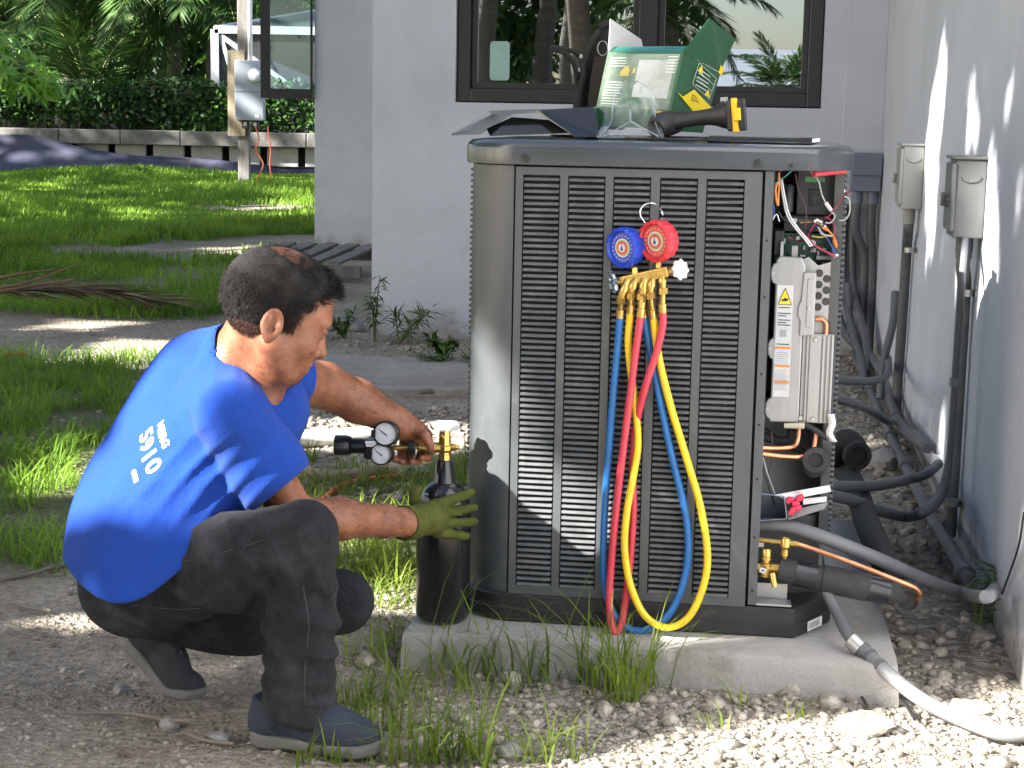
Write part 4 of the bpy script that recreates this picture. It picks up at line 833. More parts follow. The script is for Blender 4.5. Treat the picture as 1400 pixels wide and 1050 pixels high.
# ================================================================== line set and conduits on the ground and wall
GPVC = mat('grey_pvc', (0.085, 0.09, 0.10), 0.5, var=0.15, scale=10, dirt=((0.20, 0.19, 0.17), 9, 0.55, 0.8))
GPVC2 = mat('pale_grey_pvc', (0.15, 0.155, 0.16), 0.45, var=0.1, scale=9, dirt=((0.24, 0.23, 0.21), 8, 0.5, 0.75))
LQT = mat('liquid_tight_conduit', (0.10, 0.105, 0.115), 0.55, var=0.12, scale=12)
def ground_pipe(name, P, r, m, label, cat, group=None, n=12, coup=(), k=6):
    pts = bez(P, k); o = thing(name, label, cat, pts[0], group=group)
    obj('pipe', MB().tube(pts, r, n), m, o, smooth=60)
    for f, cl, cr_ in coup:
        i = max(0, min(len(pts)-2, int(f*(len(pts)-1)))); d = (pts[i+1]-pts[i]).normalized(); c = pts[i]
        obj('coupling', MB().lathe(c-d*cl/2, d, [(0, r), (0, cr_), (0.003, cr_*1.02), (cl-0.003, cr_*1.02), (cl, cr_), (cl, r)], n), m, o, smooth=40)
    return o
# insulated refrigerant line running back behind the unit
P = [up(1222, 790, 0.33), up(1205, 758, 0.50), up(1186, 716, 0.80), up(1174, 680, 1.1), up(1160, 650, 1.45), up(1140, 630, 1.7)]
P = [Vector((p.x, p.y, max(0.04, p.z))) for p in P]
ground_pipe('insulated_pipe', P, 0.036, FOAM, 'thick black insulated pipe lying beside the slab', 'pipe', n=16)
e = thing('pipe_elbow', 'black insulated pipe stub with an open ring end beside the wall', 'pipe', up(1165, 622, 1.4))
obj('stub', MB().tube(bez([up(1140, 628, 1.5), up(1150, 606, 1.45), up(1160, 602, 1.42), up(1170, 612, 1.40), up(1172, 622, 1.36)], 5), 0.036, 14), FOAM, e, smooth=60)
obj('ring', MB().lathe(up(1170, 622, 1.35), (-VV+UU*0.3), [(0, 0.044), (0.02, 0.045), (0.024, 0.042), (0.024, 0.03), (0.01, 0.028), (0.01, 0)], 20), FOAM, e, smooth=40)
# flexible conduits from the unit to the wall
ground_pipe('flexible_conduit', [up(1040, 717, 0.06), up(1075, 719, 0.05), up(1130, 736, 0.04), up(1200, 764, 0.10), up(1270, 795, 0.25), up(1320, 812, 0.36), wp(1348, 816, 0.10), wp(1360, 806, 0.05)], 0.0165, LQT, 'grey flexible conduit drooping from the unit to the wall foot', 'conduit', 'flexible conduits')
ground_pipe('flexible_conduit', [up(1130, 664, 0.9), up(1160, 665, 0.95), up(1200, 664, 1.1), up(1240, 656, 1.4), wp(1268, 647, 0.10), wp(1283, 634, 0.02)], 0.016, LQT, 'grey flexible conduit curving to the white ring in the wall', 'conduit', 'flexible conduits')
ground_pipe('flexible_conduit', [up(1130, 676, 0.85), up(1165, 684, 0.9), up(1205, 699, 1.0), up(1240, 706, 1.15), wp(1262, 700, 0.13), wp(1284, 680, 0.08), wp(1297, 640, 0.05), wp(1304, 580, 0.04), wp(1309, 510, 0.035), wp(1316, 430, 0.035), wp(1322, 372, 0.035), wp(1327, 340, 0.035)], [0.0165], LQT, 'grey flexible conduit rising up the wall to the near switch box', 'conduit', 'flexible conduits') if False else None
pts3 = bez([up(1130, 676, 0.85), up(1165, 684, 0.9), up(1205, 699, 1.0), up(1240, 706, 1.15), wp(1262, 700, 0.16), wp(1284, 680, 0.10), wp(1296, 640, 0.075), wp(1302, 580, 0.07), wp(1306, 510, 0.07), wp(1312, 430, 0.07), wp(1316, 372, 0.07), wp(1320, 325, 0.05)], 6)
o = thing('flexible_conduit', 'grey flexible conduit rising up the wall to the near switch box', 'conduit', pts3[0], group='flexible conduits')
obj('pipe', MB().tube(pts3, [0.017 if i < 30 else 0.017-0.007*min(1, (i-30)/8) for i in range(len(pts3))], 10), LQT, o, smooth=60)
obj('clip', MB().lathe(pts3[47], (pts3[48]-pts3[46]), [(-0.012, 0.012), (-0.012, 0.016), (0.012, 0.016), (0.012, 0.012)], 10), GPVC2, o)
o = obj('wall_ring', MB().lathe(wp(1285, 631, 0.0), -UU, [(-0.02, 0.022), (0.025, 0.026), (0.028, 0.024), (0.028, 0.017)], 18), WHITEL, smooth=40, origin=wp(1285, 631, 0.0)); tag(o, 'white plastic ring where a conduit enters the wall', 'fitting')
# pale conduit from the pad to the lower right
pc = [up(1122, 792, 0.03), Vector((0.790, 3.80, 0.135)), Vector((0.818, 3.72, 0.115)), onz(1185, 893, 0.10), onz(1215, 922, 0.075), onz(1262, 958, 0.045), onz(1315, 984, 0.03), onz(1370, 1003, 0.028), onz(1420, 1001, 0.028), onz(1480, 985, 0.028)]
pc[1] = up(1143, 835, -0.02); pc[2] = up(1162, 872, -0.09)
pts4 = bez(pc, 6); o = thing('bent_conduit', 'pale grey bent conduit leading off the slab to the lower right', 'conduit', pts4[0])
obj('upper_pipe', MB().tube(pts4[:15], 0.0135, 12), GPVC, o, smooth=60); obj('lower_pipe', MB().tube(pts4[14:], 0.0165, 12), GPVC2, o, smooth=60)
for i, rr, ln in ((14, 0.0200, 0.03), (17, 0.0185, 0.012), (19, 0.0185, 0.010), (22, 0.0185, 0.012)):
    d = (pts4[i+1]-pts4[i-1]).normalized(); obj('coupling', MB().lathe(pts4[i]-d*ln/2, d, [(0, 0.014), (0, rr), (ln, rr), (ln, 0.014)], 14), GPVC if i != 14 else GALV, o, smooth=40)
# conduits along the wall foot
def wl_(v, off, z): return hv(WU-off, v, z)
ground_pipe('wall_conduit', [wl_(9.3, 0.06, 0.10), wl_(8.5, 0.06, 0.12), wl_(7.8, 0.06, 0.13), wl_(7.1, 0.06, 0.09), wl_(6.4, 0.06, 0.14), wl_(6.05, 0.03, 0.16)], 0.019, GPVC, 'upper dark conduit along the foot of the side wall ending at the white ring', 'conduit', 'conduits along the wall foot', coup=((0.35, 0.05, 0.026), (0.6, 0.05, 0.026)))
ground_pipe('wall_conduit', [wl_(9.4, 0.12, 0.05), wl_(8.2, 0.11, 0.05), wl_(7.2, 0.10, 0.05), wl_(6.2, 0.09, 0.06), wl_(5.6, 0.08, 0.06), wl_(5.0, 0.07, 0.08), wl_(4.55, 0.055, 0.085)], 0.019, GPVC, 'lower dark conduit along the foot of the side wall towards the camera', 'conduit', 'conduits along the wall foot', coup=((0.2, 0.05, 0.026), (0.4, 0.05, 0.026), (0.52, 0.05, 0.026), (0.98, 0.05, 0.028)))
ground_pipe('wall_conduit', [wl_(9.5, 0.16, 0.42), wl_(9.45, 0.15, 0.30), wl_(9.3, 0.15, 0.20), wl_(9.0, 0.13, 0.16), wl_(8.6, 0.12, 0.10), wl_(8.2, 0.12, 0.04)], 0.019, GPVC, 'dark conduit bending down near the house corner', 'conduit', 'conduits along the wall foot', coup=((0.5, 0.05, 0.026),))
ground_pipe('wall_conduit', [up(1130, 518, 1.6), up(1170, 521, 2.2), up(1195, 520, 2.9), wp(1213, 512, 0.10), wp(1215, 490, 0.06)], 0.016, GPVC, 'short dark conduit from behind the unit to the wall', 'conduit', 'conduits from behind the unit')
ground_pipe('wall_conduit', [up(1130, 543, 1.4), up(1165, 551, 1.9), up(1190, 562, 2.5), wp(1212, 575, 0.14), wp(1216, 575, 0.10)], 0.016, GPVC, 'dark conduit sloping from behind the unit to the wall foot', 'conduit', 'conduits from behind the unit')
ground_pipe('wall_conduit', [wl_(7.5, 0.10, 0.10), wl_(7.55, 0.09, 0.25), wl_(7.65, 0.05, 0.42), wl_(7.74, 0.04, 0.55)], 0.018, GPVC, 'dark conduit rising beside the middle switch box pipe', 'conduit', 'conduits along the wall foot')
# switch boxes with risers
def switch_box(v, z0, z1, w, d, label, m, riser, z_end):
    o = thing('switch_box', label, 'electrical box', wl_(v, 0, z0), -A, group='switch boxes on the side wall')
    b = obj('enclosure', MB().box(wl_(v, d/2+0.001, (z0+z1)/2), (d, w, z1-z0), FU), m, o, bevel=0.004)
    obj('cover', MB().box(wl_(v, d+0.006, (z0+z1)/2+0.004), (0.012, w+0.012, z1-z0-0.03), FU), m, o, bevel=0.003)
    obj('top_hood', MB().box(wl_(v, d/2+0.004, z1+0.006), (d+0.018, w+0.014, 0.010), FU), m, o, bevel=0.003)
    pts = [hv(WU-d*0.5+0.030*math.cos(a), v-w/2-0.0015, z1-0.05-0.018*math.sin(a)) for a in [math.pi*k/10 for k in range(11)]]
    obj('knockout_seam', MB().tube(pts, 0.0012, 5), MATS['dark_seam'], o)
    obj('lock_tab', MB().tube([wl_(v-w*0.1, d+0.012, z0+0.55*(z1-z0)), wl_(v-w*0.1, d+0.026, z0+0.55*(z1-z0)), wl_(v-w*0.1, d+0.026, z0+0.42*(z1-z0)), wl_(v-w*0.1, d+0.012, z0+0.42*(z1-z0))], 0.010, 8), m, o, smooth=60)
    obj('screw', MB().lathe(hv(WU-d*0.5, v-w/2, z1-0.062), -VV, [(0, 0.003), (0.002, 0.003), (0.002, 0)], 10), SCREW, o)
    obj('hub', MB().lathe(wl_(v-0.01, d*0.5, z0), Vector((0, 0, -1)), [(0, 0.026), (0.045, 0.026), (0.045, 0.024), (0.065, 0.024), (0.065, 0.019)], 16), m, o, smooth=40)
    pts = bez(riser, 5); obj('riser', MB().tube(pts, 0.0215, 14), GPVC2 if v < 6 else GPVC, o, smooth=60)
    for zc in z_end: 
        obj('strap', MB().lathe(wl_(v, 0.03, zc), Vector((0, 0, 1)), [(-0.010, 0.022), (-0.010, 0.0245), (0.010, 0.0245), (0.010, 0.022)], 16).box(wl_(v-0.0, 0.004, zc), (0.004, 0.075, 0.020), FU), GALV, o, smooth=40)
    return o
BOXG = mat('weathered_grey_box', (0.125, 0.13, 0.128), 0.5, var=0.06, scale=6, dirt=((0.085, 0.085, 0.082), 5, 0.5, 0.8))
BOXL = mat('pale_grey_box', (0.27, 0.275, 0.26), 0.5, var=0.05, scale=6)
switch_box(5.22, 0.970, 1.200, 0.18, 0.088, 'near grey switch box on the side wall with a pale conduit', BOXG, [wl_(5.21, 0.044, 0.91), wl_(5.22, 0.044, 0.88), wl_(5.25, 0.034, 0.84), wl_(5.27, 0.030, 0.79), wl_(5.27, 0.030, 0.5), wl_(5.27, 0.030, 0.2), wl_(5.27, 0.030, 0.03)], (0.80, 0.15))
switch_box(7.22, 0.955, 1.212, 0.20, 0.085, 'middle pale switch box on the side wall with a dark conduit', BOXL, [wl_(7.21, 0.042, 0.895), wl_(7.22, 0.042, 0.86), wl_(7.33, 0.034, 0.80), wl_(7.38, 0.030, 0.74), wl_(7.42, 0.030, 0.4), wl_(7.46, 0.030, 0.2), wl_(7.46, 0.030, 0.03)], (0.78,))
BOXB = mat('blue_grey_box', (0.13, 0.155, 0.21), 0.5, var=0.06, scale=6)
o = thing('junction_box', 'blue grey junction box in the house corner with two conduits', 'electrical box', hv(0.56, 9.55, 0.93), -A)
obj('enclosure', MB().box(hv(0.562, 9.58, 1.035), (0.16, 0.16, 0.21), FU), BOXB, o, bevel=0.005); obj('lid', MB().box(hv(0.562, 9.493, 1.075), (0.164, 0.012, 0.115), FU), BOXB, o, bevel=0.004)
for k in (-1, 1):
    obj('hub', MB().lathe(hv(0.562+0.042*k, 9.56, 0.93), Vector((0, 0, -1)), [(0, 0.032), (0.07, 0.032), (0.07, 0.024)], 14), BOXB, o, smooth=40)
    obj('riser', MB().tube(bez([hv(0.562+0.042*k, 9.56, 0.88), hv(0.562+0.042*k, 9.56, 0.72), hv(0.60+0.02*k, 9.58, 0.55), hv(0.60+0.025*k, 9.58, 0.3), hv(0.60+0.025*k, 9.58, 0.0)], 5), 0.025, 12), GPVC, o, smooth=60)
for k, (x, lb) in enumerate(((0.41, 'left'), (0.46, 'middle'), (0.51, 'right'))):
    pts = bez([hv(x, 9.66, 0.85), hv(x, 9.64, 0.6), hv(x+0.02, 9.55, 0.35), hv(x+0.06, 9.3-0.15*k, 0.18), hv(WU-0.10, 8.9-0.2*k, 0.12-0.03*k)], 6)
    o = obj('corner_conduit', MB().tube(pts, 0.022, 12), GPVC, smooth=60, origin=pts[0]); tag(o, '%s of three dark conduits sweeping down at the house corner' % lb, 'conduit', 'conduits in the house corner')
# thin cable at the lower right of the wall
pts = bez([wp(1400, 700, 0.012), wp(1393, 745, 0.012), wp(1378, 790, 0.012), wp(1370, 812, 0.012)], 5); tag(obj('thin_cable', MB().tube(pts, 0.0025, 6), BLACKP, origin=pts[-1]), 'thin black cable curving down the side wall at the right edge', 'cable')
# ================================================================== MANIFOLD GAUGE SET hung on the louvers
mg = thing('gauge_set', 'refrigerant gauge set with blue and red gauges and three coloured hoses hung on the louvers', 'gauge set', up(880, 400, -0.03), -A)
GAX = (-VV*0.80-UU*0.58-Vector((0, 0, 0.06))).normalized()
def gauge(cpx, cpy, t, col, name, rr):
    c = up(cpx, cpy, t); m = mat('rubber_'+name, col, 0.38, var=0.1, scale=20)
    n = 30; prof = [(-0.030, 0.026), (-0.028, rr*0.93), (-0.006, rr*1.0), (0.004, rr*0.98), (0.008, rr*0.86), (0.003, rr*0.80), (-0.002, rr*0.78), (-0.002, 0.0005)]
    ax = GAX; a = ax.orthogonal().normalized(); b = ax.cross(a); rings = []
    for h, r_ in prof:
        ring = []
        for k in range(n*2):
            th = math.pi*k/n; q = r_*(1.045 if (k % 4 < 2 and r_ > rr*0.85) else 1.0); ring.append(c+ax*h+(a*math.cos(th)+b*math.sin(th))*q)
        rings.append(ring)
    g = obj('gauge', MB().rings(rings), m, mg, smooth=35, label=name+' pressure gauge in a ribbed rubber boot')
    def disc(nm, r_, h, mm, r_in=0.0): return obj(nm, MB().lathe(c+ax*h, ax, [(0, r_in), (0, r_), (0.0006, r_), (0.0006, r_in)] if r_in else [(0, r_), (0.0006, r_), (0.0006, 0)], 32), mm, g)
    disc('dial', rr*0.76, -0.0012, mat('dial_'+name, tuple(x*0.9+0.02 for x in col), 0.4)); disc('scale_ring', rr*0.47, -0.0004, mat('dial_silver', (0.55, 0.53, 0.50), 0.4)); disc('scale_ring', rr*0.40, 0.0004, mat('dial_olive', (0.33, 0.30, 0.08), 0.4)); disc('scale_ring', rr*0.33, 0.0012, mat('dial_red', (0.55, 0.07, 0.04), 0.4)); disc('scale_face', rr*0.22, 0.002, WHITEL)
    tick = MB()
    for k in range(20):
        th = 2*math.pi*k/20; tick.box(c+ax*0.0002+(a*math.cos(th)+b*math.sin(th))*rr*0.62, (0.003, 0.003, 0.001), axes(a, b, ax))
    obj('scale_marks', tick, mat('mark_'+name, tuple(min(1, x*0.5+0.35) for x in col), 0.4), g, kind='stuff')
    up_ = (Vector((0, 0, 1))-ax*ax.z).normalized(); obj('pointer', MB().tube([c+ax*0.0032-up_*rr*0.15, c+ax*0.0032+up_*rr*0.33], [0.0009, 0.0004], 5), BLACKP, g)
    obj('pointer_hub', MB().prism([c+ax*0.0028+(up_*y+ax.cross(up_)*x)*rr for x, y in ((-0.1, -0.1), (0.1, -0.1), (0.0, 0.12))], ax*0.0006), mat('navy_print', (0.03, 0.04, 0.25), 0.5), g)
    return g, c
gb, cb = gauge(851, 339, -0.052, (0.012, 0.05, 0.42), 'blue', 0.046); gr, crd = gauge(896, 330, -0.075, (0.52, 0.03, 0.045), 'red', 0.0475)
mL, mR = up(846, 386, -0.048), up(917, 370, -0.060); md = (mR-mL).normalized()
mzz = Vector((0, 0, 1)); mzz = (mzz-md*mzz.dot(md)).normalized(); my = md.cross(mzz)
body = MB().box((mL+mR)/2, ((mR-mL).length*0.92, 0.026, 0.024), axes(md, my, mzz)); body.tube([mL-md*0.004, mL+md*0.02], [0.008, 0.011], 8); body.tube([mR-md*0.02, mR+md*0.006], [0.011, 0.009], 8)
mbody = obj('manifold', body, BRASS, mg, bevel=0.003)
for (px, py, t0), cg in (((868, 376, -0.052), cb), ((900, 366, -0.06), crd)): obj('gauge_stem', MB().tube([up(px, py, t0), up(px, py-8, t0), cg-GAX*0.024-Vector((0, 0, 0.03))], [0.0085, 0.0075, 0.006], 8), BRASS, mg, smooth=30)
def knob(p, ax, r_, m):
    ax = ax.normalized(); a = ax.orthogonal().normalized(); b = ax.cross(a); n = 32; rings = []
    for h, q in ((0, 0.55), (0.002, 0.9), (0.005, 1.0), (0.010, 1.0), (0.013, 0.86), (0.012, 0.5), (0.0115, 0.02)):
        rings.append([p+ax*h+(a*math.cos(2*math.pi*k/n)+b*math.sin(2*math.pi*k/n))*r_*q*(1+0.12*math.cos(2*math.pi*k/n*8)*(q > 0.8)) for k in range(n)])
    return MB().rings(rings)
k1 = obj('hand_wheel', knob(up(927, 369, -0.068), (md*0.75-VV*0.65), 0.0225, mat('clear_knob', (0.62, 0.63, 0.63), 0.15, var=0.15, scale=40)), None, mg, smooth=35); k1.data.materials.append(MATS['clear_knob'])
obj('wheel_hub', MB().lathe(up(927, 369, -0.068)+(md*0.75-VV*0.65).normalized()*0.011, (md*0.75-VV*0.65), [(0, 0.006), (0.003, 0.005), (0.003, 0)], 12), SCREW, k1)
k2 = obj('hand_wheel', knob(up(842, 384, -0.056), (-md*0.9-VV*0.4), 0.024, glass('clear_plastic_knob', (0.80, 0.83, 0.85), 0.16, 0.08)), None, mg, smooth=35); k2.data.materials.append(MATS['clear_plastic_knob'])
obj('hanging_hook', MB().tube(bez([up(889, 372, -0.055), up(890, 345, -0.02), up(884, 310, -0.014), up(876, 296, -0.014), up(876, 286, -0.014), up(883, 279, -0.013), up(893, 278, -0.010), up(900, 282, 0.002), up(905, 290, -0.012), up(906, 294, -0.012)], 5), 0.0021, 7), mat('steel_wire', (0.7, 0.7, 0.7), 0.25, metal=0.8), mg, smooth=60)
HB = mat('hose_blue', (0.012, 0.12, 0.36), 0.38, var=0.08, scale=20); HR = mat('hose_red', (0.50, 0.035, 0.06), 0.38, var=0.08, scale=20); HY = mat('hose_yellow', (0.72, 0.50, 0.015), 0.36, var=0.06, scale=20)
def hose(P, T, m, name):
    pts = bez([up(x, y, t) for (x, y), t in zip(P, T)], 7); h = obj('hose', MB().tube(pts, 0.0088, 12), m, mg, smooth=70, label=name+' charging hose looped back to the manifold')
    for a, b in ((pts[0], pts[2]), (pts[-1], pts[-3])):
        d = (a-b).normalized(); f = obj('ferrule', MB().lathe(a-d*0.006, d, [(0, 0.0098), (0.020, 0.0098), (0.022, 0.0080), (0.036, 0.0078)], 12), BRASS, h, smooth=40)
    return h, pts
h1, p1_ = hose([(848, 431), (843, 490), (836, 570), (829, 660), (825, 740), (827, 800), (840, 840), (864, 861), (892, 858), (918, 835), (936, 790), (941, 740), (935, 690), (920, 630), (905, 560), (893, 500), (884, 455), (880, 430)], [-0.045, -0.03, -0.026, -0.025, -0.025, -0.024, -0.03, -0.04, -0.038, -0.03, -0.024, -0.024, -0.024, -0.024, -0.022, -0.022, -0.03, -0.036], HB, 'blue')
HPR_ = mat('hose_print', (0.05, 0.05, 0.04), 0.6)
h2, p2_ = hose([(862, 425), (859, 470), (864, 520), (870, 570), (872, 610), (866, 650), (857, 700), (854, 750), (862, 800), (882, 842), (912, 858), (942, 843), (962, 800), (967, 755), (957, 690), (938, 625), (917, 555), (901, 490), (893, 432)], [-0.050, -0.036, -0.030, -0.030, -0.032, -0.036, -0.044, -0.048, -0.050, -0.058, -0.062, -0.056, -0.046, -0.042, -0.036, -0.034, -0.034, -0.036, -0.046], HY, 'yellow')
h3, p3_ = hose([(876, 430), (868, 490), (859, 560), (850, 630), (842, 700), (836, 770), (833, 825), (838, 862), (847, 860), (854, 830), (861, 770), (866, 700), (865, 640), (869, 585), (882, 530), (898, 480), (906, 445), (906, 424)], [-0.060, -0.054, -0.052, -0.050, -0.046, -0.044, -0.052, -0.056, -0.050, -0.036, -0.026, -0.0245, -0.0245, -0.024, -0.048, -0.054, -0.056, -0.056], HR, 'red')
for h_, pp in ((h1, p1_), (h2, p2_)):
    mb = MB()
    for i in range(14, len(pp)-10, 4):
        for j in range(3):
            a_ = pp[i].lerp(pp[i+1], j*0.28); b__ = pp[i].lerp(pp[i+1], j*0.28+0.16); o__ = (-VV*0.92+UU*0.38)*0.0086; mb.tube([a_+o__, b__+o__], 0.0007, 4)
    obj('hose_print', mb, HPR_, h_, kind='stuff')
for (x, y), (ex, ey), hp in (((858, 384), (849, 408), p1_[0]), ((869, 382), (862, 402), p2_[0]), ((883, 380), (876, 404), p3_[0]), ((893, 378), (889, 402), p2_[-1]), ((906, 374), (906, 396), p3_[-1]), ((880, 380), (880, 402), p1_[-1])):
    a = up(x, y, -0.056); e_ = up(ex, ey, -0.064); obj('fitting', MB().tube(bez([a, a.lerp(e_, 0.5)-VV*0.008, e_, e_.lerp(hp, 0.65)], 4), [0.0105]*5+[0.0088]*4+[0.007]*4, 10), BRASS, mg, smooth=50)
    obj('flare_nut', MB().lathe(e_-Vector((0, 0, 0.003)), (hp-e_).normalized(), [(-0.008, 0.0095), (-0.008, 0.0118), (0.006, 0.0118), (0.006, 0.0095)], 6), BRASS, mg)

# ================================================================== NITROGEN CYLINDER, REGULATOR
TX, TY, TZ = -0.158, 3.955, PADZ+0.003
cyl_ = thing('gas_cylinder', 'small black nitrogen cylinder with brass valve standing on the slab', 'cylinder', (TX, TY, TZ))
CB = mat('black_enamel', (0.010, 0.010, 0.012), 0.22, var=0.1, scale=6, coat=0.2, dirt=((0.04, 0.038, 0.034), 8, 0.62, 0.85))
zn = at(605, 628, TY).z; zs = at(605, 690, TY).z; R_ = 0.0655
prof = [(0, 0.050), (0.004, 0.060), (0.014, R_), (zs-TZ-0.02, R_)]
for k in range(1, 9): a = (math.pi/2)*k/9; prof.append((zs-TZ-0.02+0.078*math.sin(a), 0.019+(R_-0.019)*math.cos(a)))
prof += [(zn-TZ-0.002, 0.0185), (zn-TZ, 0.016), (zn-TZ, 0)]
obj('body', MB().lathe((TX, TY, TZ), (0, 0, 1), prof, 40), CB, cyl_, smooth=50)
obj('grey_label', MB().rings([[Vector((TX+math.cos(a)*r_, TY+math.sin(a)*r_, z)) for a in [R(205)+R(22)*k/6 for k in range(7)]] for z, r_ in ((zs+0.012, R_*0.93), (zs+0.035, R_*0.80))], closed=False), mat('label_grey', (0.35, 0.36, 0.38), 0.5), cyl_)
vz = at(605, 612, TY).z; kz = at(606, 583, TY).z
vb = obj('valve', MB().lathe((TX, TY, zn), (0, 0, 1), [(0, 0.016), (0.012, 0.016), (0.0125, 0.0135), (0.018, 0.0135), (0.024, 0.0175), (0.034, 0.0175), (0.036, 0.0145), (kz-zn-0.010, 0.0135), (kz-zn-0.008, 0.008), (kz-zn, 0.007), (kz-zn, 0)], 8), BRASS, cyl_, smooth=20)
obj('outlet', MB().tube([(TX, TY, vz), (TX-0.030, TY-0.004, vz), (TX-0.045, TY-0.006, vz)], [0.0125, 0.0125, 0.011], 12), BRASS, vb, smooth=40); obj('burst_plug', MB().tube([(TX, TY, vz), (TX+0.024, TY, vz+0.001), (TX+0.0245, TY, vz+0.001), (TX+0.036, TY, vz+0.001)], [0.009, 0.009, 0.0065, 0.0065], 8), BRASS, vb)
n = 36; rings = []
for h, q in ((-0.010, 0.5), (-0.008, 0.88), (-0.003, 1.0), (0.006, 1.0), (0.010, 0.85), (0.009, 0.45), (0.008, 0.01)):
    rings.append([Vector((TX+math.cos(2*math.pi*k/n)*0.0325*q*(1+0.09*math.cos(2*math.pi*k/n*6)), TY+math.sin(2*math.pi*k/n)*0.0325*q*(1+0.09*math.cos(2*math.pi*k/n*6)), kz+h)) for k in range(n)])
obj('hand_wheel', MB().rings(rings), mat('white_wheel', (0.45, 0.45, 0.44), 0.5, var=0.08, scale=30), cyl_, smooth=40)
# regulator
RY_ = TY-0.012; rz_ = vz+0.003
reg = thing('pressure_regulator', 'black pressure regulator with two round gauges screwed to the cylinder valve', 'regulator', (TX-0.15, RY_, rz_))
RB = mat('black_anodised', (0.012, 0.012, 0.014), 0.3, var=0.1, scale=10, coat=0.1)
def rx(px): return at(px, 612, RY_).x
ax_ = Vector((1, 0, 0))
obj('nut', MB().lathe((rx(558), RY_, rz_), ax_, [(0, 0.016), (0.001, 0.020), (0.016, 0.020), (0.017, 0.016)], 8), RB, reg, bevel=0.001)
obj('inlet_stem', MB().tube([(rx(535), RY_, rz_-0.004), (rx(562), RY_, rz_)], 0.0065, 10).tube([(rx(572), RY_, rz_), (rx(592), RY_, vz)], [0.010, 0.0115], 10), BRASS, reg, smooth=40)
rbod = obj('body', MB().lathe((rx(503), RY_, rz_-0.002), ax_, [(0, 0.014), (0.002, 0.024), (0.012, 0.030), (0.030, 0.030), (0.040, 0.026), (0.050, 0.018), (0.050, 0)], 24), RB, reg, smooth=40)
obj('adjusting_knob', (lambda: MB().rings([[Vector((rx(457)+h, RY_+math.cos(2*math.pi*k/40)*q*(1+0.03*(k % 4 < 2)), rz_-0.001+math.sin(2*math.pi*k/40)*q*(1+0.03*(k % 4 < 2)))) for k in range(40)] for h, q in ((0, 0.020), (0.002, 0.0255), (0.030, 0.0255), (0.034, 0.0235), (0.038, 0.0235), (0.042, 0.019), (0.078, 0.019))]))(), RB, reg, smooth=35)
FD = Vector((-0.16, -0.98, 0.10)).normalized(); GF = mat('gauge_face', (0.50, 0.52, 0.55), 0.35, var=0.06, scale=60)
for px, py, rr, nm in ((527, 593, 0.0305, 'upper'), (521, 621, 0.0270, 'lower')):
    c = at(px, py, RY_-0.066); g = obj('gauge', MB().lathe(c-FD*0.028, FD, [(0, rr*0.8), (0.003, rr), (0.030, rr), (0.033, rr*0.95), (0.034, rr*0.86), (0.0315, rr*0.84), (0.0315, 0)], 36), RB, reg, smooth=40)
    obj('dial', MB().lathe(c+FD*0.0037, FD, [(0, rr*0.83), (0.0006, rr*0.83), (0.0006, 0)], 32), GF, g)
    a = FD.orthogonal().normalized(); b = FD.cross(a); a = Vector((1, -0.16, 0)); a = (a-FD*a.dot(FD)).normalized(); b = a.cross(FD); b = b if b.z > 0 else -b; tk = MB()
    for k in range(25):
        th = R(-45)+R(270)*k/24; q0 = rr*(0.62 if k % 4 == 0 else 0.68); d = a*math.cos(th)+b*math.sin(th); tk.tube([c+FD*0.0046+d*q0, c+FD*0.0046+d*rr*0.76], 0.0005, 4)
    obj('scale_marks', tk, BLACKP, g, kind='stuff'); d = (-a*0.75+b*0.55).normalized(); obj('pointer', MB().tube([c+FD*0.0052-d*rr*0.2, c+FD*0.0052+d*rr*0.6], [0.0013, 0.0006], 5), BLACKP, g)
    obj('rim_bracket', MB().box(c-a*rr*0.92+FD*0.004, (rr*0.36, rr*0.55, 0.006), axes(a, b, FD)), RB, g, bevel=0.001)
lb = at(508, 607, RY_-0.066); obj('name_plate', MB().prism([lb+Vector((x, 0.0, z)) for x, z in ((-0.015, 0.006), (0.010, 0.0075), (0.016, 0.003), (0.010, -0.006), (-0.013, -0.0065))], (0, 0.002, 0)), mat('plate_silver', (0.55, 0.55, 0.57), 0.4), reg)
obj('name_plate_print', MB().box(lb+Vector((-0.002, -0.0004, 0.001)), (0.018, 0.0006, 0.0022)).box(lb+Vector((-0.003, -0.0004, -0.0025)), (0.014, 0.0006, 0.0014)), MATS['grey_print'], reg)
obj('neck', MB().box((at(513, 607, RY_).x, RY_-0.034, rz_+0.001), (0.045, 0.050, 0.046)), RB, reg, bevel=0.006)

# ================================================================== THINGS LYING ON TOP OF THE UNIT
ZC = 1.2525
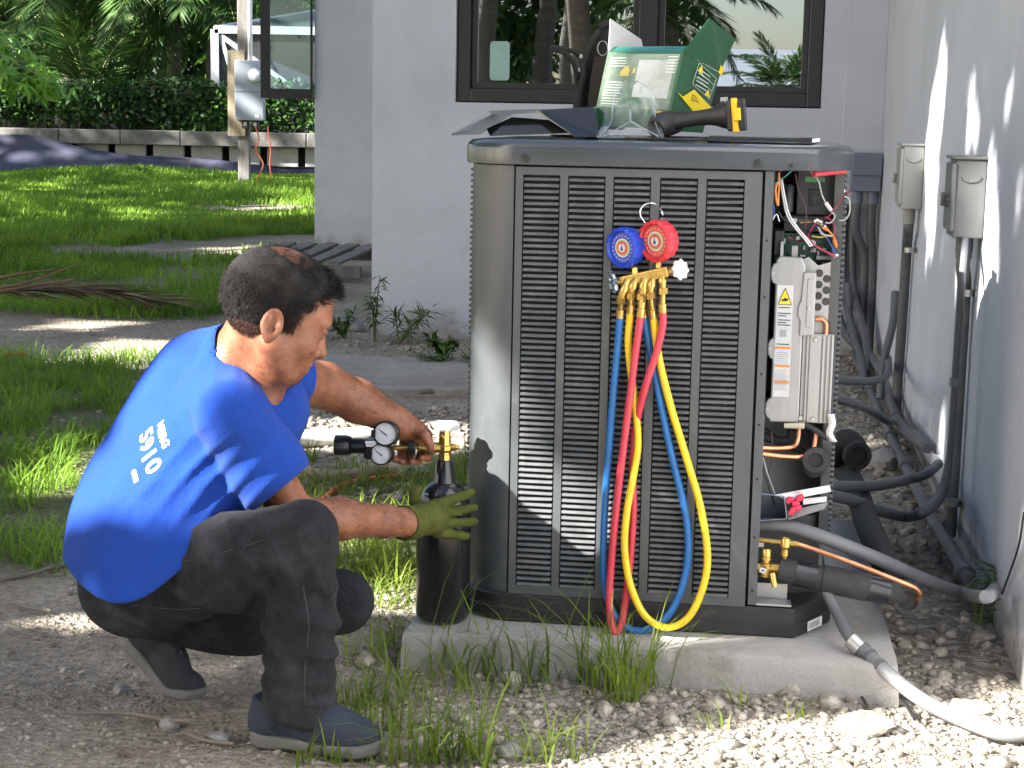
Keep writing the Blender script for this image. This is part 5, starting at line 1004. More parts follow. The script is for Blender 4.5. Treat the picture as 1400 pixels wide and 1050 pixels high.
# black sheet metal cover, upside down
bc_ = thing('metal_cover', 'black folded sheet metal access cover lying on the left of the unit top', 'cover', uv(-0.33, 0.30, ZC), -A)
BM = mat('black_gloss_sheet', (0.012, 0.013, 0.015), 0.16, var=0.2, scale=10, coat=0.3)
def P3(px, py, t): return up(px, py, t)
fA = [P3(617, 184, 0.10), P3(668, 152, 0.16), P3(733, 149, 0.16), P3(788, 187, 0.10)]
fB = [p+VV*0.42 for p in fA]; fB = [Vector((p.x, p.y, p.z)) for p in fB]
cvm = obj('channel', MB().add(fA+fB, [(0, 1, 5, 4), (1, 2, 6, 5), (2, 3, 7, 6)]), BM, bc_); s_ = cvm.modifiers.new('th', 'SOLIDIFY'); s_.thickness = 0.003
lip = obj('side_flange', MB().add([P3(617, 184, 0.10), P3(668, 152, 0.16), P3(733, 149, 0.16), P3(788, 187, 0.10), P3(735, 154, 0.158), P3(672, 157, 0.158), P3(640, 180, 0.115)], [(0, 1, 5, 6), (1, 2, 4, 5), (2, 3, 4)]), mat('bare_edge', (0.14, 0.145, 0.15), 0.35, metal=0.5), bc_); lip.modifiers.new('th', 'SOLIDIFY').thickness = 0.002
obj('inner_panel', MB().add([P3(665, 176, 0.19), P3(700, 160, 0.19), P3(752, 164, 0.19), P3(780, 182, 0.17), P3(670, 186, 0.17)], [(0, 1, 2, 3, 4)]), BM, bc_)
obj('end_plate', MB().hexa([P3(738, 150, 0.155), P3(812, 146, 0.165), P3(820, 187, 0.13), P3(788, 187.5, 0.098)], [p+VV*0.25 for p in (P3(738, 150, 0.155), P3(812, 146, 0.165), P3(820, 187, 0.13), P3(788, 187.5, 0.098))]), BM, bc_)
# dark flat plate at the right
o = obj('flat_plate', MB().hexa([uv(0.105, 0.05, ZC+0.002), uv(0.345, 0.045, ZC+0.002), uv(0.37, 0.28, ZC+0.002), uv(0.10, 0.30, ZC+0.002)], [uv(0.11, 0.05, ZC+0.012), uv(0.345, 0.045, ZC+0.011), uv(0.37, 0.28, ZC+0.011), uv(0.105, 0.30, ZC+0.012)]), BM, origin=uv(0.22, 0.15, ZC)); tag(o, 'thin dark metal plate lying flat on the right of the unit top', 'plate')
# green carton with open flaps, leaning
GRN = mat('green_carton', (0.012, 0.075, 0.028), 0.35, var=0.15, scale=6, bump=0.08, bscale=30); GRL = mat('glare_green_carton', (0.16, 0.22, 0.165), 0.25, var=0.35, scale=9, dirt=((0.03, 0.12, 0.055), 6, 0.45, 0.6)); KR = mat('grey_board', (0.48, 0.48, 0.47), 0.8, var=0.04)
bx = thing('carton', 'open green and yellow tool carton leaning on top of the unit', 'box', uv(0.0, 0.42, ZC))
BL, BR, TL, TR = at(811, 170, 4.20), at(911, 178, 4.13), at(832, 72, 4.24), at(934, 72, 4.17)
dp = at(960, 181, 4.30)-BR; dpt = at(984, 100, 4.33)-TR
o_ = MB().add([BL, BR, TR, TL, BL+dp, BR+dp, TR+dpt, TL+dpt], [(3, 2, 1, 0), (1, 2, 6, 5), (0, 1, 5, 4), (0, 4, 7, 3), (4, 5, 6, 7)])
cb_ = obj('body', o_, GRN, bx); cb_.modifiers.new('th', 'SOLIDIFY').thickness = 0.002
nf = (BR-BL).cross(TL-BL).normalized(); nf = nf if nf.y < 0 else -nf
def onf(x, y, off=0.002): return BL.lerp(BR, x).lerp(TL.lerp(TR, x), y)+nf*off
def face_quad(name, pts, off, m, fn=onf, par=cb_): return obj(name, MB().add([fn(x, y, off) for x, y in pts], [tuple(range(len(pts)))]), m, par)
face_quad('glare_panel', [(0.03, 0.25), (0.97, 0.25), (0.97, 0.98), (0.03, 0.98)], 0.0018, GRL)  # sun glare on the carton front, put into a pale green colour
mb = MB()
for k in range(18):
    y = 0.93-k*0.037; 
    if 0.60 < y < 0.80: continue
    mb.add([onf(x, yy, 0.0024) for x, yy in ((0.05, y), (0.30-0.05*random.random(), y), (0.30-0.05*random.random(), y-0.014), (0.05, y-0.014))], [(0, 1, 2, 3)])
for k in range(6):
    y = 0.95-k*0.04; mb.add([onf(x, yy, 0.0024) for x, yy in ((0.82, y), (0.95, y), (0.95, y-0.014), (0.82, y-0.014))], [(0, 1, 2, 3)])
obj('print_lines', mb, mat('pale_print', (0.5, 0.56, 0.5), 0.4), cb_, kind='stuff')
YEL = mat('carton_yellow', (0.78, 0.60, 0.01), 0.4, var=0.05)
mb = MB().add([onf(x, y, 0.0026) for x, y in ((0.22, 0.68), (0.34, 0.68), (0.34, 0.76), (0.31, 0.82), (0.27, 0.80), (0.22, 0.74))], [(0, 1, 2, 3, 4, 5)]).add([onf(x, y, 0.0026) for x, y in ((0.38, 0.72), (0.42, 0.72), (0.42, 0.79), (0.39, 0.79))], [(0, 1, 2, 3)]); obj('tool_picture', mb, mat('dull_yellow', (0.55, 0.45, 0.10), 0.4), cb_)
face_quad('picture_panel', [(0.44, 0.40), (0.92, 0.40), (0.92, 0.90), (0.44, 0.90)], 0.0021, mat('picture_grey', (0.40, 0.43, 0.40), 0.25, var=0.25, scale=14))
# right face print
B2 = BR+dp; T2 = TR+dpt; ns = (B2-BR).cross(TR-BR).normalized(); ns = ns if ns.x > 0 else -ns
def ons(x, y, off=0.002): return BR.lerp(B2, x).lerp(TR.lerp(T2, x), y)+ns*off
face_quad('yellow_band', [(0.0, 0.50), (0.18, 0.46), (0.42, 0.60), (1.0, 0.42), (1.0, 0.24), (0.72, 0.22)], 0.0060, YEL, ons)
t_ = text_mesh('EDGE 20', 0.021, 0.0002, 0.0003); ex = (B2-BR).normalized(); ey = (ns.cross(ex)); ey = ey if ey.z > 0 else -ey
place_text(t_, ons(0.40, 0.445, 0.0068), (ex*0.93-ey*0.12).normalized(), (ey*0.93+ex*0.12).normalized()); obj('lettering', t_, mat('brown_print', (0.16, 0.10, 0.01), 0.5), cb_)
mb = MB()
fr = [(0.34, 0.66), (0.86, 0.54), (0.90, 0.88), (0.38, 0.97)]
for i in range(4): a, b = fr[i], fr[(i+1) % 4]; mb.tube([ons(*a, 0.0065), ons(*b, 0.0065)], 0.0007, 4)
for y in (0.75, 0.85): mb.tube([ons(0.36, y+0.02, 0.0065), ons(0.88, y-0.08, 0.0065)], 0.0006, 4)
for k in range(5): y = 0.68+0.055*k; mb.add([ons(x, yy, 0.0063) for x, yy in ((0.42, y), (0.74, y-0.03), (0.74, y-0.045), (0.42, y-0.015))], [(0, 1, 2, 3)])
obj('warning_panel', mb, mat('pale_print', (0.5, 0.56, 0.5), 0.4), cb_)
mb = MB()
for x, y in ((0.46, 0.89), (0.78, 0.61)): mb.add([ons(x+a, y+b, 0.0068) for a, b in ((-0.08, -0.03), (0.08, -0.05), (0.0, 0.07))], [(0, 1, 2)])
obj('warning_triangle', mb, YEL, cb_)
# flaps
TLb, TRb = TL+dpt, TR+dpt
def flap(name, pts, m): 
    f_ = obj(name, MB().add(pts, [tuple(range(len(pts)))]), m, bx); f_.modifiers.new('th', 'SOLIDIFY').thickness = 0.0018; return f_
flap('side_flap', [TR+Vector((0.001, 0.002, 0.002)), TRb+Vector((0.001, 0, 0.002)), at(1006, 53, 4.36), at(988, 40, 4.30), at(970, 25, 4.22)], GRN)
flap('side_flap', [TL+Vector((-0.001, 0.002, 0.002)), at(834, 26, 4.27), at(876, 54, 4.39), TLb+Vector((0, 0, 0.002))], KR)
flap('front_flap', [TL+Vector((0, 0, 0.001)), TR+Vector((0, 0, 0.001)), at(940, 63, 4.20), at(836, 64, 4.27)], mat('teal_carton', (0.02, 0.13, 0.10), 0.3))
face_quad('yellow_tab', [(0.94, 0.99), (1.04, 0.97), (1.04, 1.10), (0.94, 1.12)], 0.003, YEL, ons)
# clear moulded blister tray in front of the carton
def thin_plastic(name):
    m = bpy.data.materials.new(name); m.use_nodes = True; n = m.node_tree.nodes; l = m.node_tree.links; n.remove(n['Principled BSDF']); t = n.new('ShaderNodeBsdfTransparent'); t.inputs[0].default_value = (0.96, 0.97, 0.97, 1); g = n.new('ShaderNodeBsdfGlossy'); g.inputs['Roughness'].default_value = 0.22; g.inputs[0].default_value = (0.9, 0.92, 0.95, 1); d = n.new('ShaderNodeBsdfDiffuse'); d.inputs[0].default_value = (0.6, 0.62, 0.63, 1)
    nz = n.new('ShaderNodeTexNoise'); nz.inputs['Scale'].default_value = 60; bp = n.new('ShaderNodeBump'); bp.inputs['Strength'].default_value = 0.4; bp.inputs['Distance'].default_value = 0.004; l.new(nz.outputs['Fac'], bp.inputs['Height']); l.new(bp.outputs[0], g.inputs['Normal'])
    a = n.new('ShaderNodeMixShader'); a.inputs[0].default_value = 0.4; l.new(g.outputs[0], a.inputs[1]); l.new(d.outputs[0], a.inputs[2]); b = n.new('ShaderNodeMixShader'); b.inputs[0].default_value = 0.13; l.new(t.outputs[0], b.inputs[1]); l.new(a.outputs[0], b.inputs[2]); l.new(b.outputs[0], n['Material Output'].inputs[0]); MATS[name] = m; return m
CLR = thin_plastic('clear_blister')
bl = thing('blister_tray', 'clear moulded plastic blister tray standing in front of the carton', 'packaging', uv(-0.03, 0.14, ZC))
bc0 = up(862, 150, 0.17); fr_ = (-VV*0.95+Vector((0, 0, 0.25))).normalized(); bx_ = UU; bz_ = bx_.cross(fr_); bz_ = bz_ if bz_.z > 0 else -bz_
def bq(px, py, t): return up(px, py, t)
nU, nV = 30, 34; vs = []; fs = []
for j in range(nV+1):
    py = 112+76*j/nV; half = 20+18*sstep(112, 150, py)+8*sstep(165, 188, py); cx = 864-2*sstep(150, 190, py)
    for i in range(nU+1):
        x = -1+2*i/nU; px = cx+half*x; r1 = math.hypot((px-862), (py-150))
        dome = 0.020*sstep(33, 20, r1)-0.010*sstep(19, 12, r1)+0.006*sstep(9, 4, r1)
        ridge = 0.018*sstep(6, 2, abs((px-862)-(py-150)*0.9))*sstep(152, 160, py)*sstep(188, 180, py)+0.012*sstep(5, 2, abs((px-862)+(py-150)*0.9))*sstep(155, 160, py)*sstep(188, 180, py)
        topb = 0.022*sstep(14, 8, math.hypot((px-868)*1.2, (py-120)))
        vs.append(up(px, py, 0.20-0.075*sstep(150, 188, py)-dome-ridge-topb+0.003*noise.noise(Vector((px*0.2, py*0.2, 0)))))
for j in range(nV):
    for i in range(nU): a = j*(nU+1)+i; fs.append((a, a+1, a+nU+2, a+nU+1))
t_ = obj('shell', MB().add(vs, fs), CLR, bl, smooth=50)
obj('rim', MB().tube(bez([up(818, 188, 0.122), up(835, 168, 0.15), up(838, 140, 0.19), up(846, 118, 0.20), up(862, 110, 0.20), up(884, 118, 0.20), up(895, 140, 0.19), up(896, 168, 0.15), up(906, 189, 0.118)], 5), 0.0016, 6).tube([up(818, 188, 0.122), up(906, 190, 0.118)], 0.0018, 6), glass('clear_rim', (0.92, 0.94, 0.95), 0.10, 0.3), bl, smooth=60)
obj('fold', MB().tube([up(862, 150, 0.14), up(862, 166, 0.135), up(900, 187, 0.115)], 0.0018, 6).tube([up(862, 166, 0.135), up(824, 187, 0.12)], 0.0012, 6), MATS['clear_rim'], bl, smooth=60)
# cordless tool lying on its side
tool = thing('cordless_tool', 'black and yellow cordless power tool lying on the unit top', 'power tool', uv(0.10, 0.20, ZC))
TB = mat('tool_rubber', (0.020, 0.019, 0.019), 0.5, var=0.15, scale=25, bump=0.1, bscale=120); TYm = mat('tool_yellow', (0.78, 0.46, 0.01), 0.4, var=0.05)
def tp3(px, py, t=0.20): return up(px, py, t)
obj('head', MB().tube([tp3(896, 176, 0.16), tp3(902, 171, 0.18), tp3(912, 169, 0.21), tp3(922, 168, 0.26)], [0.022, 0.030, 0.031, 0.027], 18), TB, tool, smooth=50)
obj('yellow_collar', MB().tube([tp3(898, 158, 0.20), tp3(912, 157, 0.22)], [0.010, 0.009], 10), TYm, tool, smooth=50)
obj('grip', MB().tube(bez([tp3(915, 167), tp3(935, 164), tp3(958, 161), tp3(978, 159), tp3(992, 157)], 4), [0.022, 0.0215, 0.020, 0.019, 0.0185, 0.018, 0.018, 0.018, 0.0185, 0.019, 0.0195, 0.021, 0.023, 0.026, 0.030, 0.032, 0.034], 16), TB, tool, smooth=60)
fx = (tp3(1000, 156)-tp3(980, 158)).normalized(); fz = (Vector((0, 0, 1))-fx*fx.z).normalized(); fy = fz.cross(fx); AX = axes(fx, fy, fz)
fc = tp3(1003, 158)
bat = obj('battery', MB().box(fc+fx*0.004, (0.016, 0.075, 0.082), AX), TYm, tool, bevel=0.004); obj('battery_shell', MB().box(fc+fx*0.021, (0.018, 0.070, 0.076), AX), BLACKP, tool, bevel=0.004)
obj('battery_latch', MB().box(fc+fx*0.009-fy*0.040+fz*0.002, (0.018, 0.008, 0.030), AX), TYm, bat, bevel=0.002); obj('battery_slot', MB().box(fc+fx*0.016-fy*0.0385+fz*0.0, (0.006, 0.006, 0.060), AX), BLACKP, bat)
obj('foot', MB().box(fc-fx*0.010, (0.014, 0.066, 0.074), AX), TB, tool, bevel=0.006)
obj('grey_clip', MB().box(tp3(990, 137, 0.24), (0.018, 0.02, 0.014), AX), mat('clip_grey', (0.35, 0.37, 0.40), 0.4), tool, bevel=0.002)
# black tool bag behind the carton
bag = thing('tool_bag', 'black fabric tool bag with loops standing behind the carton', 'bag', uv(-0.05, 0.60, ZC))
FAB = mat('black_canvas', (0.008, 0.0078, 0.0082), 0.75, var=0.25, scale=30, bump=0.3, bscale=160)
Q_ = lambda px, py, t=0.62: up(px, py, t)
mb = MB().prism([Q_(x, y) for x, y in ((783, 176), (787, 130), (795, 90), (808, 58), (819, 37), (835, 33), (848, 60), (850, 178))], VV*0.12); obj('body', mb, FAB, bag, bevel=0.006)
obj('edge_roll', MB().tube(bez([Q_(788, 150, 0.60), Q_(795, 100, 0.60), Q_(806, 65, 0.60), Q_(820, 42, 0.60)], 5), 0.010, 8), FAB, bag, smooth=60)
obj('front_pocket', MB().prism([Q_(x, y, 0.59) for x, y in ((800, 172), (806, 110), (812, 78), (838, 76), (842, 172))], VV*0.03), mat('brown_canvas', (0.016, 0.012, 0.011), 0.8, var=0.25, scale=25), bag, bevel=0.004)
obj('top_roll', MB().tube(bez([Q_(821, 38), Q_(829, 33), Q_(838, 36)], 4), 0.011, 8), FAB, bag, smooth=60)
obj('carry_loop', MB().tube(bez([Q_(790, 120, 0.60), Q_(786, 92, 0.58), Q_(776, 75, 0.57), Q_(760, 68, 0.57), Q_(753, 64, 0.57), Q_(768, 66, 0.57), Q_(785, 71, 0.58), Q_(795, 80, 0.60)], 5), 0.0065, 8), FAB, bag, smooth=60)
obj('ring', MB().tube([Q_(824+7*math.cos(a), 66+10*math.sin(a), 0.585) for a in [2*math.pi*k/16 for k in range(17)]], 0.0014, 6, cap=False), SCREW, bag, smooth=60)
for px, py in ((794, 77), (791, 96)): obj('rivet', MB().lathe(Q_(px, py, 0.59), -VV, [(0, 0.006), (0.004, 0.005), (0.004, 0)], 12), mat('clip_grey', (0.35, 0.37, 0.40), 0.4), bag, smooth=40)
obj('shoulder_strap', MB().tube(bez([Q_(795, 80, 0.60), Q_(797, 100, 0.59), Q_(792, 130, 0.585), Q_(789, 172, 0.585)], 5), 0.009, 6), FAB, bag, smooth=60)
o = obj('yellow_folder', MB().box(uv(-0.085, 0.46, ZC+0.045), (0.11, 0.16, 0.004), FU), YEL, origin=uv(-0.085, 0.46, ZC)); tag(o, 'thin yellow strip of card showing behind the black cover', 'card'); 

# ================================================================== GRAVEL, STONES, DEBRIS
STONE = mat('limestone', (0.17, 0.15, 0.12), 0.95, var=0.45, scale=22, bump=0.9, bscale=90, col2=(0.35, 0.32, 0.275), spec=0.1)
def ico():
    bm = bmesh.new(); bmesh.ops.create_icosphere(bm, subdivisions=1, radius=1); V = np.array([v.co[:] for v in bm.verts]); F = np.array([[v.index for v in f.verts] for f in bm.faces]); bm.free(); return V, F
IV, IF = ico()
def stones(name, pts, sizes, rng, label, m=STONE, kind='stuff', flat=0.65):
    Vs, Fs = [], []; o_ = 0
    shapes = []
    for k in range(16):
        q = IV*(1+rng.normal(0, 0.16, (len(IV), 1))); q = np.sign(q)*np.abs(q)**0.85; shapes.append(q)
    for (x, y, z), s in zip(pts, sizes):
        q = shapes[rng.integers(0, 16)]*np.array([s*rng.uniform(0.8, 1.35), s*rng.uniform(0.7, 1.1), s*flat*rng.uniform(0.7, 1.2)])
        a = rng.uniform(0, 6.28); c, sn = math.cos(a), math.sin(a); tl = rng.normal(0, 0.25); q = np.stack([q[:, 0]*c-q[:, 1]*sn, q[:, 0]*sn+q[:, 1]*c, q[:, 2]+q[:, 0]*tl], 1)
        Vs.append(q+np.array([x, y, z])); Fs.append(IF+o_); o_ += len(IV)
    return np.concatenate(Vs), np.concatenate(Fs)
PADQ = [(-0.25, 3.86), (0.89, 3.65), (1.08, 5.06), (-0.05, 5.25)]
def in_pad(x, y, g=0.0):
    c = True
    for i in range(4):
        (ax0, ay0), (bx0, by0) = PADQ[i], PADQ[(i+1) % 4]
        if (bx0-ax0)*(y-ay0)-(by0-ay0)*(x-ax0) < -g: c = False
    return c
def wall_u(x, y): return x*UU.x+y*UU.y
rng = np.random.default_rng(55); pts, sizes = [], []
def scatter(n, x0, x1, y0, y1, smin, smax, pw=2.5, cond=None):
    for _ in range(n):
        x, y = rng.uniform(x0, x1), rng.uniform(y0, y1)
        if in_pad(x, y, 0.01) or wall_u(x, y) > WU-0.03: continue
        if cond and not cond(x, y): continue
        s = smin+(smax-smin)*rng.random()**pw; pts.append((x, y, ground_z(x, y)+s*0.15)); sizes.append(s)
scatter(7500, -0.35, 1.30, 3.08, 3.88, 0.003, 0.014, 3, lambda x, y: rng.random() < sstep(-0.35, 0.25, x))
scatter(150, -0.25, 1.28, 3.1, 3.86, 0.012, 0.028, 2.6, lambda x, y: rng.random() < sstep(-0.3, 0.35, x))
scatter(2600, 0.9, 1.9, 3.6, 9.4, 0.006, 0.026, 3); scatter(170, 0.9, 1.9, 3.7, 8.0, 0.018, 0.04, 2.8)
scatter(1500, -1.05, 0.05, 5.6, 7.5, 0.006, 0.024, 2.5); scatter(700, -0.9, 0.0, 4.2, 5.8, 0.005, 0.018, 2.5)
scatter(4200, -1.2, -0.1, 3.1, 4.6, 0.002, 0.009, 3.2); scatter(500, -2.6, -0.6, 5, 10.5, 0.006, 0.02, 3); scatter(260, -1.2, 0.2, 8.7, 9.7, 0.01, 0.03, 2.5)
V, Q = stones('gravel', pts, sizes, rng, ''); tag(obj('gravel', np_mesh('gravel', V, Q), STONE, origin=(0.5, 3.6, 0)), 'pale limestone gravel and rubble strewn over the ground', 'gravel', kind='stuff')
def rock(p, s, label, seed, m=STONE):
    rg = np.random.default_rng(seed); bm = bmesh.new(); bmesh.ops.create_icosphere(bm, subdivisions=3, radius=1)
    for v in bm.verts:
        c = v.co.copy(); k = 1+0.28*noise.noise(c*1.3+Vector((seed*3.1, 0, 0)))+0.12*noise.noise(c*3.1+Vector((0, seed, 0))); v.co = Vector((c.x*s[0], c.y*s[1], c.z*s[2]))*k
    me = bpy.data.meshes.new('rock'); bm.to_mesh(me); bm.free(); me.transform(Matrix.Rotation(rg.uniform(0, 6), 4, 'Z')); o = bpy.data.objects.new('rock', me); COL.objects.link(o); o.location = p; me.materials.append(m)
    for p_ in me.polygons: p_.use_smooth = True
    me.set_sharp_from_angle(angle=R(28)); tag(o, label, 'rock', 'loose rocks'); return o
GREYST = mat('grey_stone', (0.24, 0.235, 0.225), 0.9, var=0.25, scale=14, bump=0.4, bscale=60)
for k, (px, py, s, lb, m) in enumerate([(1180, 1000, (0.062, 0.045, 0.030), 'pale flat rock right of centre in the sunlit foreground', STONE), (1132, 968, (0.030, 0.025, 0.020), 'grey rock at the foot of the slab front', STONE), (1085, 950, (0.036, 0.028, 0.024), 'largest pale rock against the slab front', STONE), (975, 968, (0.028, 0.022, 0.018), 'round pale rock below the middle of the slab', STONE), (825, 975, (0.022, 0.018, 0.02), 'upright pale rock among the tall grass', STONE), (1285, 895, (0.022, 0.018, 0.015), 'grey rock between slab and bent conduit', STONE), (1340, 880, (0.040, 0.03, 0.02), 'pale rock near the side wall', STONE), (1325, 975, (0.05, 0.035, 0.02), 'pale rock beside the bent conduit at the right', STONE), (232, 992, (0.022, 0.02, 0.017), 'grey stone behind the near shoe', GREYST), (299, 1014, (0.025, 0.018, 0.014), 'flat grey stone at the heel of the near shoe', GREYST), (165, 945, (0.016, 0.013, 0.011), 'small grey stone left of the far shoe', GREYST), (500, 908, (0.03, 0.025, 0.02), 'pale rubble lump by the slab corner', STONE), (480, 452, (0.10, 0.07, 0.06), 'grey boulder at the base of the window wall corner', GREYST), (1205, 640, (0.07, 0.06, 0.05), 'dark rubble lump beside the wall conduits', GREYST), (1250, 750, (0.06, 0.04, 0.03), 'sunlit limestone lump beside the wall', STONE), (700, 1030, (0.03, 0.025, 0.02), 'brown stone at the bottom among grass', GREYST), (915, 990, (0.026, 0.02, 0.016), 'grey stone in front of the slab', STONE), (620, 800, (0.0, 0.0, 0.0), '', None)]):
    if s[0]: p = onz(px, py); rock((p.x, p.y, ground_z(p.x, p.y)+s[2]*0.45), s, lb, k+1, m)
# limb of driftwood-like roots and pipe lying behind the man
ROOT = mat('dry_root', (0.24, 0.19, 0.13), 0.85, var=0.3, scale=12, bump=0.5, bscale=40)
for k, (P, r_, m, nm, lb, ct) in enumerate([
    ([(360, 618), (420, 612), (470, 610), (520, 606)], 0.035, mat('white_pvc', (0.62, 0.61, 0.58), 0.5, var=0.08), 'white_pipe', 'white plastic pipe lying behind the man', 'pipe'),
    ([(400, 655), (440, 660), (500, 645), (550, 635), (590, 640)], 0.008, mat('tan_hose', (0.42, 0.30, 0.10), 0.6), 'tan_hose', 'thin tan hose lying in the sunlit grass', 'hose'),
    ([(440, 690), (470, 668), (510, 660), (560, 655)], 0.008, mat('orange_cord', (0.55, 0.12, 0.05), 0.5), 'orange_cord', 'orange cord lying between the arms and the grass', 'cord'),
    ([(400, 640), (430, 660), (480, 662), (530, 652), (560, 660)], 0.025, ROOT, 'dry_root', 'dry root lying in the sunlit gravel behind the man', 'root'),
    ([(0, 800), (60, 788), (110, 770), (145, 765)], 0.006, BARK, 'twig', 'dark twig at the left edge beside the shirt', 'twig'), ([(10, 830), (40, 838), (70, 843)], 0.005, BARK, 'twig', 'short dark twig on the sand at the far left', 'twig'),
    ([(100, 985), (160, 985), (215, 990), (260, 995)], 0.005, BARK, 'twig', 'long thin twig on the dirt below the far shoe', 'twig'), ([(250, 1010), (280, 1020), (320, 1025)], 0.004, BARK, 'twig', 'thin twig behind the heel of the near shoe', 'twig'),
    ([(572, 548), (592, 547)], 0.012, BARK, 'stick', 'short dark stick on the compacted strip', 'stick'), ([(1222, 945), (1240, 975), (1250, 992)], 0.004, BLACKP, 'cable_end', 'short black cable end by the slab corner', 'cable'), ([(1160, 935), (1180, 965), (1190, 985)], 0.0035, BLACKP, 'cable_end', 'thin black cable stub in the gravel before the slab', 'cable')]):
    p = bez([onz(x, y)+Vector((0, 0, r_*0.7+0.012)) for x, y in P], 5) if len(P) > 2 else [onz(x, y)+Vector((0, 0, 0.04)) for x, y in P]
    if nm in ('twig', 'dry_root', 'stick'): p = [q+Vector((0, 0, 0.006*noise.noise(q*9))) for q in p]
    tag(obj(nm, MB().tube(p, r_, 9), m, smooth=60, origin=p[0]), lb, ct)

# leaf litter: small dry leaves and bits of twig
rng = np.random.default_rng(91); n = 900; X = rng.uniform(-2.3, 1.4, n); Y = 3.1+6.5*rng.random(n)**1.4; ok = np.array([not in_pad(x, y, 0.02) and wall_u(x, y) < WU-0.05 for x, y in zip(X, Y)]); X, Y = X[ok], Y[ok]; n = len(X)
P = np.stack([X, Y, [ground_z(x, y)+0.004 for x, y in zip(X, Y)]], 1); D = rng.normal(size=(n, 3)); D[:, 2] *= 0.18; N = rng.normal(0, 0.25, (n, 3)); N[:, 2] += 1; L = rng.uniform(0.012, 0.05, n)
V, Q = leaf_cards(P, D, N, L, np.where(rng.random(n) < 0.6, L*0.10, L*0.35), bend=-0.15)
tag(obj('leaf_litter', np_mesh('leaf_litter', V, Q), mat('dead_leaf', (0.10, 0.075, 0.045), 0.85, var=0.5, scale=5, col2=(0.22, 0.18, 0.12)), origin=(0, 4, 0)), 'small dead leaves and twig bits scattered on the soil', 'litter', kind='stuff')
# ================================================================== GRASS AND WEEDS
GRASS = mat('grass_blade', (0.105, 0.225, 0.022), 0.55, var=0.35, scale=0.9, trans=0.45, col2=(0.20, 0.33, 0.04), spec=0.2)
GRASSY = mat('sunny_grass_blade', (0.10, 0.18, 0.02), 0.5, var=0.3, scale=2.5, trans=0.45, col2=(0.19, 0.25, 0.035), spec=0.3)
rng = np.random.default_rng(77)
def gpts(n, x0, x1, y0, y1, test):
    X = rng.uniform(x0, x1, n); Y = rng.uniform(y0, y1, n); keep = [i for i in range(n) if test(X[i], Y[i])]
    return np.array([(X[i], Y[i], ground_z(X[i], Y[i])-0.004) for i in keep])
def lawn_ok(x, y):
    if wall_u(x, y) > L2-0.0 and (x*VV.x+y*VV.y) > V2-0.05: return False
    return zone(x, y)[0] > 0.25+0.35*random.random()
P1 = gpts(170000, -9.5, -1.2, 10.3, 27.2, lawn_ok); P1 = P1[np.abs(P1[:, 0])/P1[:, 1] < 0.36]
d = P1[:, 1]; H_ = rng.uniform(0.04, 0.15, len(P1))*(1+0.6*np.sin(P1[:, 0]*1.3)*np.sin(P1[:, 1]*0.9)); W_g = 0.003+0.00055*d
V, Q = grass_blades(P1, H_, W_g*rng.uniform(0.7, 1.3, len(P1)), rng.uniform(0.2, 0.8, len(P1)), rng)
tag(obj('lawn_grass', np_mesh('lawn_grass', V, Q), GRASS, origin=(-4, 16, 0.1)), 'bright green lawn grass between the house and the retaining wall', 'grass', kind='stuff')
P2 = gpts(26000, -2.9, -0.8, 4.3, 9.0, lambda x, y: zone(x, y)[0] > 0.2+0.4*random.random() and noise.noise(Vector((x*3, y*3, 9))) > -0.15)
V, Q = grass_blades(P2, rng.uniform(0.05, 0.16, len(P2)), rng.uniform(0.003, 0.007, len(P2)), rng.uniform(0.3, 1.1, len(P2)), rng)
tag(obj('patch_grass', np_mesh('patch_grass', V, Q), GRASS, origin=(-1.5, 6, 0)), 'patchy grass on the sand left of the man', 'grass', kind='stuff')
P3g = gpts(5200, -1.0, 0.05, 4.3, 6.3, lambda x, y: not in_pad(x, y, 0.02) and noise.noise(Vector((x*3.5, y*2.5, 4))) > -0.05)
V, Q = grass_blades(P3g, rng.uniform(0.05, 0.15, len(P3g)), rng.uniform(0.003, 0.006, len(P3g)), rng.uniform(0.3, 1.1, len(P3g)), rng)
tag(obj('sunlit_grass', np_mesh('sunlit_grass', V, Q), GRASSY, origin=(-0.4, 5, 0)), 'yellow green grass behind the black cylinder', 'grass', kind='stuff')
